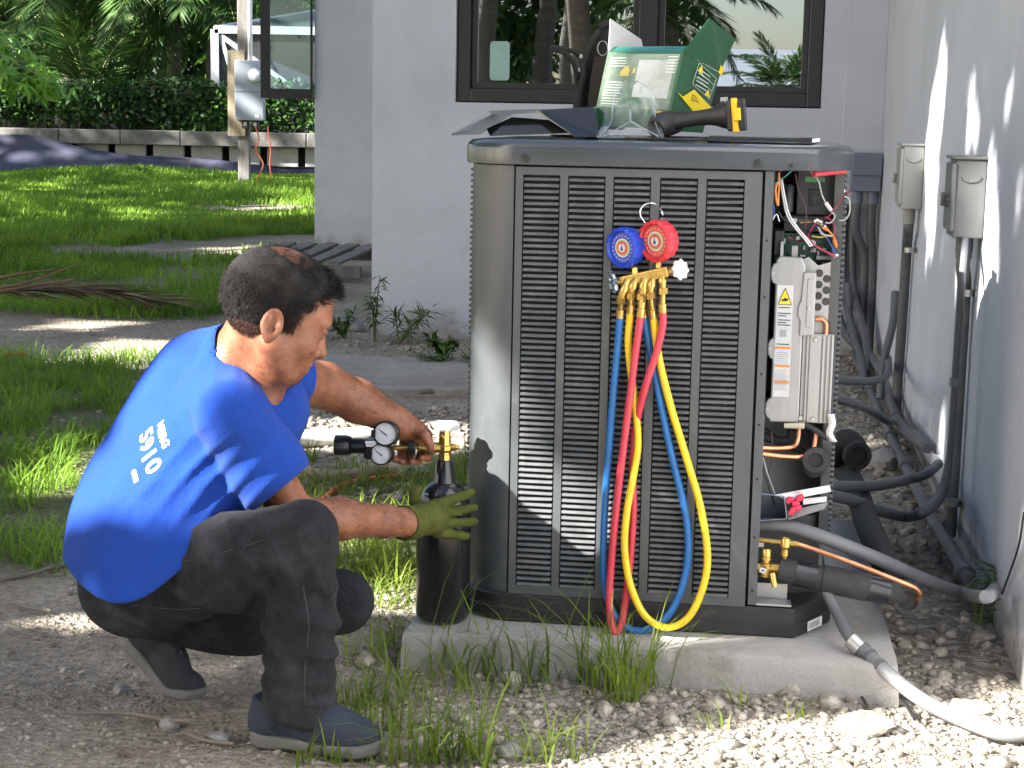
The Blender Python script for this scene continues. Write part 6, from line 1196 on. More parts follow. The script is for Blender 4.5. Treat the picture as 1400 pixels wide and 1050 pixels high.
# tall tufts in front of the slab and in the foreground
cl = []
for px, py, nb, hh, sp in [(600, 912, 26, 0.17, 0.03), (635, 915, 30, 0.20, 0.035), (670, 918, 24, 0.17, 0.03), (705, 920, 26, 0.17, 0.035), (745, 925, 24, 0.16, 0.03), (790, 928, 22, 0.20, 0.025), (835, 945, 34, 0.19, 0.03), (850, 960, 34, 0.15, 0.035), (880, 940, 24, 0.17, 0.03), (700, 940, 16, 0.10, 0.05), (640, 935, 20, 0.10, 0.06), (560, 940, 30, 0.09, 0.06), (500, 960, 40, 0.10, 0.05), (470, 985, 30, 0.08, 0.04), (540, 1000, 26, 0.10, 0.05), (580, 1045, 22, 0.13, 0.03), (625, 1035, 24, 0.14, 0.035), (650, 1045, 18, 0.15, 0.03), (700, 1030, 14, 0.10, 0.04), (740, 1040, 16, 0.10, 0.03), (790, 1030, 8, 0.09, 0.02), (520, 1040, 24, 0.09, 0.04), (460, 1045, 14, 0.06, 0.03), (1085, 985, 4, 0.06, 0.01), (975, 1000, 5, 0.05, 0.02), (510, 900, 24, 0.08, 0.05), (540, 880, 22, 0.07, 0.04), (1375, 855, 16, 0.12, 0.04), (1020, 965, 5, 0.06, 0.02), (430, 1040, 14, 0.07, 0.03), (530, 775, 40, 0.13, 0.05), (510, 790, 26, 0.10, 0.06), (640, 640, 40, 0.12, 0.05)]:
    c = onz(px, py); nb = int(nb*1.5)
    for _ in range(nb):
        x, y = c.x+rng.normal(0, sp), c.y+rng.normal(0, sp*0.6)
        if in_pad(x, y, -0.005): continue
        cl.append((x, y, ground_z(x, y)-0.005, hh*rng.uniform(0.5, 1.9)))
cl = np.array(cl); V, Q = grass_blades(cl[:, :3], cl[:, 3], rng.uniform(0.0028, 0.0060, len(cl)), rng.uniform(0.15, 1.15, len(cl)), rng)
tag(obj('tall_grass', np_mesh('tall_grass', V, Q), GRASSY, origin=(0, 3.7, 0)), 'long thin grass blades growing in front of the slab', 'grass', kind='stuff')
def weed(px, py, h, n, label, seed, lw=0.03, ll=0.09, spread=0.12):
    rg = np.random.default_rng(seed); b = onz(px, py); t = thing('weed', label, 'weed', b, group='weeds by the wall'); mb = MB(); Ps, Ds, Ns, Ls = [], [], [], []
    for k in range(n):
        az = rg.uniform(0, 6.28); e_ = b+Vector((math.cos(az)*spread*rg.uniform(0.3, 1.3), math.sin(az)*spread*0.6, h*rg.uniform(0.55, 1.05))); pts = bez([b, b.lerp(e_, 0.5)+Vector((0, 0, h*0.15)), e_], 6); mb.tube(pts, [0.006*(1-0.7*i/len(pts)) for i in range(len(pts))], 6)
        for i in range(3, len(pts)):
            for s in (-1, 1):
                for r_ in range(2): Ps.append(tuple(pts[i])); Ds.append((rg.normal(0, 1), rg.normal(0, 0.7), rg.normal(0.25, 0.35))); Ns.append((0, 0, 1)); Ls.append(ll*rg.uniform(0.6, 1.2))
    m_ = len(Ps); V, Q = leaf_cards(np.array(Ps), np.array(Ds), np.array(Ns)+rg.normal(0, 0.3, (m_, 3)), np.array(Ls), np.array(Ls)*lw/0.09, bend=0.5); obj('stems', mb, mat('weed_stem', (0.07, 0.10, 0.03), 0.6), t, smooth=60); obj('leaves', np_mesh('leaves', V, Q), LEAFM, t)
weed(512, 468, 0.40, 3, 'tall leafy weed growing at the corner of the window wall', 3, lw=0.018, ll=0.07, spread=0.06); weed(545, 470, 0.18, 4, 'low arching weed at the foot of the window wall', 4, lw=0.010, ll=0.10, spread=0.22); weed(612, 490, 0.13, 4, 'round-leaved weed beside the left of the unit', 5, lw=0.06, ll=0.055, spread=0.12); weed(470, 462, 0.16, 6, 'low green weed in front of the pallet', 6, lw=0.02, ll=0.06, spread=0.2); weed(630, 500, 0.07, 5, 'dry sprawling weed next to the unit left edge', 7, lw=0.012, ll=0.08, spread=0.22); weed(1385, 850, 0.14, 5, 'small grassy weed at the foot of the side wall', 8, lw=0.007, ll=0.12, spread=0.10)
# ================================================================== THE MAN: bodies as smooth distance fields
def nv(p): return np.array([p[0], p[1], p[2]], np.float32)
def J(px, py, Y): return nv(at(px, py, Y))
def smin(a, b, k):
    h = np.clip(0.5+0.5*(b-a)/k, 0, 1); return b+(a-b)*h-k*h*(1-h)
def smax(a, b, k): return -smin(-a, -b, k)
def cone(P, a, b, ra, rb):
    ab = b-a; t = np.clip(((P-a)@ab)/max(float(ab@ab), 1e-9), 0, 1); return np.linalg.norm(P-(a+t[:, None]*ab), axis=1)-(ra+(rb-ra)*t)
def ell(P, c, r, M=None):
    q = P-c
    if M is not None: q = q@M
    r = np.array(r, np.float32); k0 = np.linalg.norm(q/r, axis=1); k1 = np.linalg.norm(q/(r*r), axis=1)+1e-9; return k0*(k0-1)/k1
def chain(P, pts, k=0.03):
    d = None
    for (a, ra), (b, rb) in zip(pts[:-1], pts[1:]):
        c = cone(P, a, b, ra, rb); d = c if d is None else smin(d, c, k)
    return d
_wr = np.random.default_rng(5)
_K = [(_wr.normal(size=3), _wr.uniform(0, 6.28)) for _ in range(24)]
def fuzz(P, f, i0=0, n=6):
    s = 0
    for j in range(n): k, ph = _K[(i0+j) % 24]; s = s+np.sin(P@(k*f/np.linalg.norm(k)*(0.7+0.6*((j*37) % 10)/10)).astype(np.float32)+ph)
    return s/n
def ridge(P, dirv, freq, warp=0.25, i0=0):
    "soft cloth folds running across dirv"
    d = np.array(dirv, np.float32); d = d/np.linalg.norm(d); ph = (P@d)*freq+warp*6*fuzz(P, 9, i0)
    return (0.5+0.5*np.sin(ph))**2.2
def fold(P, c, rad, dirv, freq, i0):
    "irregular sharp-crested folds around a point"
    d = np.array(dirv, np.float32); d = d/np.linalg.norm(d); ph = (P@d)*freq+5.5*fuzz(P, 8.5, i0)+3.0*fuzz(P, 19, i0+5); a = np.abs(np.sin(ph*0.5))
    am = np.clip(0.55+1.7*fuzz(P, 12, i0+9), 0, 1); return ((1-a)**1.6)*am*np.clip(1.25*(1-np.linalg.norm(P-c, axis=1)/rad), 0, 1)
def surface(fn, lo, hi, h, B=16):
    lo = np.array(lo, np.float32); n = np.ceil((np.array(hi)-lo)/h).astype(int)+1; n = ((n+B-1)//B)*B
    G = np.full(tuple(n+1), 1.0, np.float32); nb = n//B
    bi = np.stack(np.meshgrid(*[np.arange(k) for k in nb], indexing='ij'), -1).reshape(-1, 3)
    cc = lo+(bi*B+B/2)*h; dc = fn(cc.astype(np.float32)); act = bi[np.abs(dc) < B*h*0.5*1.75+0.03]; inside = bi[dc <= -(B*h*0.5*1.75+0.03)]
    for b in inside: G[b[0]*B:b[0]*B+B+1, b[1]*B:b[1]*B+B+1, b[2]*B:b[2]*B+B+1] = -1
    off = np.stack(np.meshgrid(*[np.arange(B+1)]*3, indexing='ij'), -1).reshape(-1, 3)
    for s in range(0, len(act), 40):
        bb = act[s:s+40]; idx = (bb[:, None, :]*B+off[None]).reshape(-1, 3); v = fn((lo+idx*h).astype(np.float32)); G[idx[:, 0], idx[:, 1], idx[:, 2]] = v
    S = G < 0; c = S[:-1, :-1, :-1].astype(np.int8)
    tot = sum(S[i:S.shape[0]-1+i, j:S.shape[1]-1+j, k:S.shape[2]-1+k].astype(np.int8) for i in (0, 1) for j in (0, 1) for k in (0, 1))
    cell = np.argwhere((tot > 0) & (tot < 8)); vid = np.full(tot.shape, -1, np.int32); vid[cell[:, 0], cell[:, 1], cell[:, 2]] = np.arange(len(cell))
    corner = [(i, j, k) for i in (0, 1) for j in (0, 1) for k in (0, 1)]; val = {q: G[cell[:, 0]+q[0], cell[:, 1]+q[1], cell[:, 2]+q[2]] for q in corner}
    acc = np.zeros((len(cell), 3)); cnt = np.zeros(len(cell))
    for q in corner:
        for ax in range(3):
            if q[ax] == 0:
                q2 = list(q); q2[ax] = 1; q2 = tuple(q2); a, b = val[q], val[q2]; m = (a < 0) != (b < 0); t = np.where(m, a/(a-b+1e-12), 0); p = np.tile(np.array(q, float), (len(cell), 1)); p[:, ax] = t; acc[m] += p[m]; cnt[m] += 1
    V = lo+(cell+acc/cnt[:, None])*h; Qs = []
    for ax in range(3):
        a1, a2 = (ax+1) % 3, (ax+2) % 3; s0 = [slice(None)]*3; s1 = [slice(None)]*3; s0[ax] = slice(0, -1); s1[ax] = slice(1, None)
        d = S[tuple(s0)].astype(np.int8)-S[tuple(s1)].astype(np.int8); e = np.argwhere(d != 0); e = e[(e[:, a1] > 0) & (e[:, a2] > 0) & (e[:, a1] < vid.shape[a1]) & (e[:, a2] < vid.shape[a2])]
        if len(e) == 0: continue
        sg = d[e[:, 0], e[:, 1], e[:, 2]]; q = []
        for o1, o2 in ((0, 0), (-1, 0), (-1, -1), (0, -1)): w = e.copy(); w[:, a1] += o1; w[:, a2] += o2; q.append(vid[w[:, 0], w[:, 1], w[:, 2]])
        q = np.stack(q, 1); q[sg < 0] = q[sg < 0][:, ::-1]; Qs.append(q)
    Q = np.concatenate(Qs); Q = Q[(Q >= 0).all(1)]; return V, Q[:, ::-1] if False else Q
def sdf_mesh(name, fn, lo, hi, h): V, Q = surface(fn, lo, hi, h); return np_mesh(name, V, Q)

# ---- joints (real distances from the camera; the man squats side-on, reaching away to the right)
SHR, ELR, WRR = J(318, 566, 3.35), J(404, 706, 3.46), J(556, 714, 3.68)
SHL, ELL, WRL = J(352, 512, 3.66), J(452, 528, 3.86), J(566, 590, 3.962)
HPR, KNR, ANR = J(200, 805, 3.40), J(418, 728, 3.31), J(408, 965, 3.33)
HPL, KNL, ANL = J(222, 812, 3.56), J(466, 822, 3.62), J(230, 880, 3.57)
NK0, NK1 = J(322, 500, 3.49), J(352, 456, 3.465)
# ---- head frame
HC = J(377, 433, 3.44); HS = 1.08
yw, pt = R(25), R(26)
Hf = np.array([math.cos(pt)*math.cos(yw), math.cos(pt)*math.sin(yw), -math.sin(pt)]); Hl = np.array([-math.sin(yw), math.cos(yw), 0.0]); Hu = np.cross(Hf, Hl); HM = np.stack([Hf, Hl, Hu], 1).astype(np.float32)
def hl(P): return ((P-HC)@HM)/HS
def hw(x, y, z): return HC+HM@(np.array([x, y, z], np.float32)*HS)
a3 = lambda *v: np.array(v, np.float32)
def skull(q):
    d = ell(q, a3(-0.014, 0, 0.036), (0.102, 0.079, 0.094)); d = smin(d, ell(q, a3(0.030, 0, 0.03), (0.064, 0.066, 0.066)), 0.03); return d
def head_sdf(q):
    d = skull(q)
    m = q.copy(); m[:, 1] = np.abs(m[:, 1])                                       # left-right symmetric
    d = smin(d, ell(q, a3(0.034, 0, -0.040), (0.056, 0.058, 0.068)), 0.03)
    d = smin(d, cone(m, a3(0.000, 0.046, -0.052), a3(0.058, 0.020, -0.092), 0.022, 0.020), 0.03)
    d = smin(d, ell(q, a3(0.075, 0, -0.090), (0.020, 0.022, 0.018)), 0.022)        # chin
    d = smin(d, ell(m, a3(0.060, 0.038, -0.026), (0.026, 0.024, 0.024)), 0.022)    # cheeks
    d = smin(d, ell(q, a3(0.082, 0, -0.056), (0.020, 0.034, 0.028)), 0.018)        # muzzle
    d = smin(d, ell(q, a3(0.080, 0, 0.028), (0.020, 0.054, 0.014)), 0.016)         # brow
    d = smax(d, -(np.linalg.norm((m-a3(0.103, 0.034, 0.006))/a3(1, 1.35, 0.8), axis=1)-0.017), 0.014)  # sockets
    d = smin(d, np.linalg.norm(m-a3(0.0785, 0.033, 0.002), axis=1)-0.0135, 0.004)  # eyeballs under lids
    d = smin(d, ell(m, a3(0.086, 0.033, 0.012), (0.010, 0.018, 0.005)), 0.006)     # upper lid
    d = smin(d, cone(q, a3(0.088, 0, 0.018), a3(0.112, 0, -0.026), 0.0085, 0.0125), 0.012)  # nose
    d = smin(d, np.linalg.norm(m-a3(0.100, 0.0135, -0.031), axis=1)-0.0095, 0.008)
    d = smax(d, -(np.linalg.norm(m-a3(0.107, 0.0075, -0.0400), axis=1)-0.0045), 0.004)
    d = smin(d, ell(q, a3(0.0975, 0, -0.0565), (0.009, 0.024, 0.0060)), 0.006); d = smin(d, ell(q, a3(0.0945, 0, -0.0690), (0.009, 0.021, 0.0065)), 0.006)  # lips
    d = smax(d, -ell(q, a3(0.104, 0, -0.0628), (0.008, 0.024, 0.0014)), 0.003)
    e = m-a3(-0.028, 0.0815, -0.020); ca, sa = math.cos(0.16), math.sin(0.16); cb, sb_ = math.cos(0.42), math.sin(0.42)   # ears
    e = np.stack([e[:, 0]*ca+e[:, 2]*sa, e[:, 1], -e[:, 0]*sa+e[:, 2]*ca], 1); e = np.stack([e[:, 0]*cb+e[:, 1]*sb_, -e[:, 0]*sb_+e[:, 1]*cb, e[:, 2]], 1)
    taper = 1.0+np.clip(-e[:, 2]-0.004, 0, 0.03)*13; ex_ = np.stack([(e[:, 0]-0.003)*taper, e[:, 1], e[:, 2]], 1)
    ear = ell(ex_, a3(-0.002, 0, 0), (0.0220, 0.0082, 0.0350))
    ear = smax(ear, -ell(ex_, a3(0.001, 0.0080, 0.005), (0.0150, 0.0110, 0.0235)), 0.002); ear = smin(ear, ell(e, a3(0.0135, 0.002, -0.005), (0.0042, 0.005, 0.008)), 0.003); ear = smin(ear, cone(e, a3(-0.007, 0.001, -0.010), a3(-0.003, 0.001, 0.016), 0.0034, 0.0030), 0.004)
    ear = smax(ear, -(np.linalg.norm(e-a3(0.006, 0.004, -0.006), axis=1)-0.0080), 0.003)
    d = smin(d, ear, 0.006)
    return d*HS
def finger(P, pts, r0, r1):
    n = len(pts); return chain(P, [(p, r0+(r1-r0)*i/(n-1)) for i, p in enumerate(pts)], 0.004)
YR = TY-0.012
LF = [  # bare left hand: fingers come from behind the nut and close below it
    [J(580, 596, 3.985), J(590, 612, 3.985), J(585, 626, 3.962), J(576, 626, 3.938)],
    [J(571, 596, 3.990), J(577, 616, 3.990), J(571, 631, 3.964), J(563, 631, 3.938)],
    [J(562, 598, 3.988), J(562, 618, 3.988), J(557, 632, 3.962), J(549, 631, 3.940)],
    [J(553, 598, 3.982), J(549, 616, 3.980), J(546, 629, 3.958), J(540, 628, 3.942)]]
LT = [J(570, 588, 3.935), J(581, 596, 3.914), J(587, 606, 3.908), J(589, 613, 3.910)]
RFY = 3.868
RF = [  # gloved right hand round the cylinder
    [J(598, 690, 3.845), J(618, 683, 3.868), J(634, 678, 3.888), J(644, 673, 3.925)],
    [J(600, 703, 3.840), J(622, 699, 3.866), J(638, 696, 3.892), J(648, 694, 3.930)],
    [J(600, 716, 3.838), J(622, 715, 3.866), J(638, 714, 3.892), J(648, 713, 3.930)],
    [J(597, 728, 3.838), J(615, 730, 3.864), J(629, 732, 3.884), J(638, 733, 3.912)]]
RT = [J(578, 700, 3.790), J(568, 686, 3.830), J(566, 674, 3.870), J(573, 668, 3.915)]
def body_sdf(P):
    d = head_sdf(hl(P))
    d = smin(d, chain(P, [(J(315, 524, 3.54), 0.060), (NK0, 0.066), (NK1, 0.060), (J(370, 436, 3.45), 0.06)], 0.03), 0.020)
    d = smin(d, cone(P, J(374, 476, 3.455), J(352, 536, 3.47), 0.046, 0.056), 0.025)
    d = smin(d, chain(P, [(J(322, 545, 3.55), 0.06), (J(275, 620, 3.55), 0.09), (J(225, 720, 3.53), 0.10), (J(205, 800, 3.49), 0.10)], 0.05), 0.03)
    d = smin(d, chain(P, [(SHR, 0.055), ((SHR+ELR)/2, 0.050), (ELR, 0.042), (ELR*0.62+WRR*0.38, 0.044), (ELR*0.2+WRR*0.8, 0.034), (WRR, 0.030), (J(585, 706, 3.77), 0.030)], 0.02), 0.02)
    d = smin(d, chain(P, [(SHL, 0.060), ((SHL+ELL)/2, 0.056), (ELL*0.9+SHL*0.1, 0.051), (ELL*0.68+WRL*0.32, 0.049), (ELL*0.22+WRL*0.78, 0.035), (WRL, 0.029)], 0.02), 0.02)
    h = ell(P, J(571, 596, 3.962), (0.036, 0.020, 0.024)); h = smin(h, cone(P, WRL, J(572, 596, 3.958), 0.028, 0.022), 0.015)
    for f in LF: h = smin(h, finger(P, f, 0.0105, 0.0080), 0.006)
    h = smin(h, finger(P, LT, 0.0135, 0.0090), 0.010)
    d = smin(d, h, 0.012)
    for hp, kn, an in ((HPR, KNR, ANR), (HPL, KNL, KNL*0.25+ANL*0.75)): d = smin(d, chain(P, [(hp, 0.075), (kn, 0.050), (an, 0.026)], 0.03), 0.03)
    return d
def shirt_sdf(P):
    S = 0.03
    d = None
    for sy in (-0.075, 1e-4, 0.075):
        o = a3(-0.27*sy, sy, 0.62*sy)
        c = chain(P, [(J(322, 528, 3.55)+o*0.9, 0.085), (J(288, 564, 3.56)+o*1.1, 0.112), (J(264, 614, 3.56)+o*1.1, 0.130), (J(238, 674, 3.55)+o*1.0, 0.143), (J(211, 733, 3.51)+o*1.0, 0.150), (J(193, 780, 3.47)+o*1.15, 0.152)], 0.05)
        d = c if d is None else smin(d, c, 0.05)
    d = smin(d, cone(P, J(305, 540, 3.47), SHR, 0.085, 0.076), 0.035)
    d = smin(d, cone(P, J(330, 530, 3.56), SHL, 0.085, 0.070), 0.04)
    d = smin(d, cone(P, J(322, 500, 3.49), J(318, 486, 3.49), 0.078, 0.072), 0.025)      # collar rise
    d = smin(d, cone(P, J(360, 560, 3.55), J(300, 660, 3.54), 0.10, 0.11), 0.05)        # chest and belly
    # drape towards the hem
    d = smin(d, cone(P, J(150, 786, 3.47), J(165, 806, 3.44), 0.085, 0.085), 0.05); d = smin(d, cone(P, J(200, 800, 3.40), J(235, 770, 3.38), 0.125, 0.115), 0.05)
    # sleeves
    sr = chain(P, [(SHR, 0.074), (SHR*0.5+ELR*0.5, 0.078), (SHR*0.08+ELR*0.92, 0.088)], 0.03)
    e = (ELR-SHR)/np.linalg.norm(ELR-SHR); sr = smax(sr, (P-(SHR*0.16+ELR*0.84))@e+0.10*((P-SHR)@a3(0.55, 0, 0.8)), 0.008)
    sr = smax(sr, -np.maximum(cone(P, SHR*0.4+ELR*0.6, ELR*1.1-SHR*0.1, 0.060, 0.072), -((P-(SHR*0.38+ELR*0.62))@e)), 0.006)
    sl = chain(P, [(SHL, 0.072), (SHL*0.45+ELL*0.55, 0.076)], 0.03); e2 = (ELL-SHL)/np.linalg.norm(ELL-SHL); sl = smax(sl, (P-(SHL*0.52+ELL*0.48))@e2, 0.008)
    d = smin(d, sr, 0.012); d = smin(d, sl, 0.022)
    w = 0.010*fold(P, J(150, 770, 3.36), 0.20, (0.30, 0.15, 0.94), 62, 0)+0.009*fold(P, J(215, 735, 3.33), 0.17, (0.45, 0.1, -0.9), 75, 6)+0.005*fold(P, J(120, 720, 3.40), 0.15, (0.2, 0.2, 0.96), 70, 14)+0.006*ridge(P, (0.75, 0.1, -0.65), 140, 0.25, 3)*np.clip(1-np.linalg.norm(P-J(262, 660, 3.33), axis=1)/0.20, 0, 1)
    w += 0.005*ridge(P, (-0.6, 0.3, 0.7), 150, 0.3, 9)*np.clip(1-np.linalg.norm(P-J(345, 640, 3.36), axis=1)/0.16, 0, 1)+0.004*ridge(P, (0.8, 0, 0.5), 170, 0.25, 12)*np.clip(1-np.linalg.norm(P-J(300, 545, 3.36), axis=1)/0.13, 0, 1)+0.008*fold(P, J(268, 650, 3.32), 0.17, (0.62, 0.0, -0.78), 95, 17)+0.004*fuzz(P, 22, 5)
    d = d+0.4*0.004-w
    # hem: tilted cut, hollow below
    hn = a3(-0.38, -0.10, -0.92); hn /= np.linalg.norm(hn); hem = (P-J(205, 822, 3.40))@hn+0.004*fuzz(P, 14, 2)
    h2 = a3(0.64, -0.05, -0.77); h2 /= np.linalg.norm(h2); d = smax(d, smax(hem, (P-J(246, 780, 3.34))@h2+0.004*fuzz(P, 17, 9), 0.07), 0.008)
    neck = smin(cone(P, J(322, 500, 3.49), J(370, 430, 3.46), 0.069, 0.078), cone(P, J(372, 505, 3.47), J(385, 470, 3.47), 0.055, 0.07), 0.03); d = smax(d, -neck, 0.006)
    return d
def trousers_sdf(P):
    S = None
    def leg(hp, kn, an, rr, k=0.035): return chain(P, [(hp, rr[0]), (hp*0.5+kn*0.5, rr[1]), (kn, rr[2])], k), chain(P, [(kn, rr[2]), (kn*0.5+an*0.5, rr[3]), (an, rr[4])], k)
    t1, s1 = leg(HPR, KNR, ANR, (0.104, 0.100, 0.074, 0.074, 0.076)); t2, s2 = leg(HPL, KNL, ANL, (0.112, 0.100, 0.080, 0.074, 0.072))
    r_ = smin(t1, s1, 0.018); l_ = smin(t2, s2, 0.018)
    d = smin(r_, l_, 0.020)
    for c, r0 in ((J(180, 800, 3.42), 0.118), (J(186, 800, 3.55), 0.118), (J(200, 775, 3.48), 0.13)): d = smin(d, np.linalg.norm(P-c, axis=1)-r0, 0.04)
    # ankle stack and hem of the near leg
    d = smin(d, chain(P, [(J(412, 905, 3.325), 0.076), (J(410, 950, 3.33), 0.080), (J(408, 972, 3.33), 0.082)], 0.02), 0.02)
    w = 0.030*fold(P, J(370, 765, 3.25), 0.20, (0.85, 0.0, 0.50), 120, 1)+0.028*fold(P, J(295, 745, 3.28), 0.20, (0.95, 0.0, 0.28), 105, 5)+0.026*fold(P, J(395, 860, 3.25), 0.20, (0.40, 0.0, 0.92), 100, 9)+0.026*fold(P, J(255, 815, 3.30), 0.18, (0.55, 0, 0.83), 95, 13)+0.013*ridge(P, (0.25, 0, 0.97), 120, 0.30, 4)*np.clip(1-np.linalg.norm(P-J(410, 930, 3.30), axis=1)/0.13, 0, 1)
    w += 0.006*ridge(P, (0.9, 0, 0.35), 105, 0.3, 7)*np.clip(1-np.linalg.norm(P-J(320, 750, 3.32), axis=1)/0.15, 0, 1)+0.006*ridge(P, (-0.4, 0.1, 0.9), 95, 0.3, 10)*np.clip(1-np.linalg.norm(P-J(330, 840, 3.40), axis=1)/0.2, 0, 1)+0.004*fuzz(P, 24, 8)
    d = d+0.010-w
    d = smax(d, (P-J(408, 982, 3.33))@a3(-0.30, 0.0, -0.954)-0.0, 0.006)
    d = smax(d, -cone(P, ANR, J(408, 1010, 3.33), 0.055, 0.070), 0.004)
    d = smax(d, (P-J(205, 905, 3.57))@a3(-0.86, 0, -0.5), 0.006)
    return d
def glove_sdf(P):
    h = ell(P, J(585, 708, 3.785), (0.040, 0.034, 0.040), None); h = smin(h, chain(P, [(J(563, 715, 3.70), 0.038), (J(575, 711, 3.745), 0.034), (J(598, 706, 3.832), 0.030)], 0.02), 0.02)
    h = smin(h, cone(P, J(596, 692, 3.832), J(596, 726, 3.830), 0.018, 0.018), 0.018)
    for f in RF: h = smin(h, finger(P, f, 0.0140, 0.0112), 0.005)
    h = smin(h, finger(P, RT, 0.0175, 0.0125), 0.014)
    e = J(575, 710, 3.74)-WRR; e = e/np.linalg.norm(e); cuff = cone(P, J(545, 716, 3.655), J(566, 714, 3.71), 0.044, 0.037); h = smin(h, cuff, 0.012)
    h = h+0.001-0.0022*ridge(P, (0.7, 0.7, 0.1), 260, 0.3, 2)*np.clip(1-np.linalg.norm(P-J(572, 712, 3.72), axis=1)/0.06, 0, 1)-0.001*fuzz(P, 90, 3)
    h = smax(h, -((P-J(551, 716, 3.67))@e), 0.004); return smax(h, -np.maximum(cone(P, J(540, 716, 3.64), J(566, 713, 3.71), 0.038, 0.031), (P-J(566, 713, 3.71))@e), 0.003)
SKIN = mat('skin', (0.185, 0.070, 0.036), 0.42, var=0.22, scale=30, bump=0.25, bscale=190, dirt=((0.165, 0.058, 0.032), 16, 0.5, 0.85), sss=0.15, col2=(0.225, 0.090, 0.048), spec=0.4)
CLOTH = mat('blue_jersey', (0.009, 0.045, 0.27), 0.85, var=0.10, scale=9, bump=0.5, bscale=420, bump2=(2.6, 13, 1.2), spec=0.15, sheen=0.05)
DENIM = mat('charcoal_denim', (0.0155, 0.0165, 0.0205), 0.88, var=0.35, scale=26, bump=0.8, bscale=420, bump2=(3.2, 17, 1.0), spec=0.15, sheen=0.04, dirt=((0.058, 0.060, 0.068), 5, 0.48, 0.74))
OLIVE = mat('olive_glove', (0.075, 0.086, 0.019), 0.85, var=0.25, scale=22, bump=0.6, bscale=300, bump2=(1.5, 40, 0.6), spec=0.15, dirt=((0.05, 0.055, 0.018), 18, 0.5, 0.75))
man = thing('person', 'squatting man in blue T-shirt and dark jeans gripping the black cylinder', 'person', (-0.60, 3.45, 0))
body = obj('body', sdf_mesh('body', body_sdf, (-1.0, 3.15, 0.0), (-0.08, 4.05, 1.18), 0.0038), SKIN, man, smooth=180)
shirt = obj('shirt', sdf_mesh('shirt', shirt_sdf, (-1.05, 3.1, 0.2), (-0.25, 3.95, 1.05), 0.0055), CLOTH, man, smooth=180, label='royal blue T-shirt with white lettering on the back')
trous = obj('trousers', sdf_mesh('trousers', trousers_sdf, (-1.0, 3.1, -0.02), (-0.2, 3.85, 0.65), 0.005), DENIM, man, smooth=180, label='faded charcoal jeans')
glv = obj('glove', sdf_mesh('glove', glove_sdf, (-0.32, 3.58, 0.22), (-0.04, 4.0, 0.52), 0.0032), OLIVE, man, smooth=180, label='olive work glove on the near hand')
# ---- hair: scalp shell plus short strands
HAIR = mat('dark_hair', (0.008, 0.0065, 0.0055), 0.62, var=0.4, scale=60, spec=0.3, bump=0.6, bscale=320)
def hairline(q):
    "positive where hair grows (head frame)"
    x, y, z = q[:, 0], np.abs(q[:, 1]), q[:, 2]
    front = 0.074-0.35*np.maximum(0, y-0.03)-x+0.25*(z-0.06)
    side = np.where(x > -0.012, z-(0.028-0.9*np.clip(0.02-x, 0, 0.03))-np.clip((x-0.02)*1.2, -0.03, 0.08), z-(-0.045-0.25*np.clip(-0.02-x, 0, 0.1)))
    burn = np.minimum(np.minimum(x+0.004, 0.022-x), z+0.030)
    return np.maximum(np.minimum(front, np.where(z > 0.075, 1, side)), burn)
def hair_sdf(P):
    q = hl(P); bald = np.exp(-(((q[:, 0]+0.030)/0.046)**2+((q[:, 1]+0.008)/0.050)**2+((q[:, 2]-0.130)/0.05)**2))
    th = 0.0065+0.007*np.clip((q[:, 0]-0.02)/0.06, 0, 1)*np.clip((q[:, 2]-0.055)/0.03, 0, 1)+0.0035*fuzz(q, 120, 4)-0.019*bald*(1+1.6*fuzz(q, 190, 11))
    th = th*(0.30+0.70*np.clip((q[:, 2]+0.02)/0.06, 0, 1)); d = skull(q)-th; return smax(d, 0.006+0.012*np.clip((0.03-q[:, 2])/0.05, 0, 1)-hairline(q)*0.9+0.004*fuzz(q, 300, 7), 0.010)*HS
hair = obj('hair', sdf_mesh('hair', hair_sdf, HC-0.2, HC+0.2, 0.0036), HAIR, man, smooth=180, label='short dark hair thinning at the crown')
rng = np.random.default_rng(8); n = 42000; d = rng.normal(size=(n, 3)); d /= np.linalg.norm(d, axis=1, keepdims=True); q = d*0.10+np.array([-0.012, 0, 0.036])
for _ in range(6): s = skull(q.astype(np.float32)); g = (q-np.array([-0.012, 0, 0.036])); g /= np.linalg.norm(g, axis=1, keepdims=True); q = q-g*s[:, None]
hlv = hairline(q.astype(np.float32)); bald = np.exp(-(((q[:, 0]+0.030)/0.046)**2+((q[:, 1]+0.008)/0.050)**2+((q[:, 2]-0.130)/0.05)**2)); keep = (hlv > -0.005+0.010*rng.random(n)) & (rng.random(n) > bald*0.80)
q, g = q[keep], g[keep]; m_ = len(q); flow = np.tile(np.array([0.75, 0, -0.35]), (m_, 1)); flow[q[:, 2] < 0.06] = (-0.25, 0, -1.0); flow[q[:, 0] > 0.04] = (0.5, -0.55, 0.2)
dd = g*0.50+flow*0.85+rng.normal(0, 0.25, (m_, 3)); Lh = np.where(q[:, 0] > 0.03, 0.020, 0.011)*rng.uniform(0.7, 1.3, m_)*np.where(q[:, 2] < -0.01, 0.55, 1)
W3 = lambda q: HC+(q*HS)@HM.T
V, Q = leaf_cards(W3(q+g*(0.0035+0.006*np.clip((q[:, 0:1]-0.02)/0.06, 0, 1)*np.clip((q[:, 2:3]-0.055)/0.03, 0, 1))), dd@HM.T, (g+rng.normal(0, 0.3, (m_, 3)))@HM.T, Lh*HS, np.full(m_, 0.0009), bend=0.2)
obj('strands', np_mesh('strands', V, Q), HAIR, hair, kind='stuff')
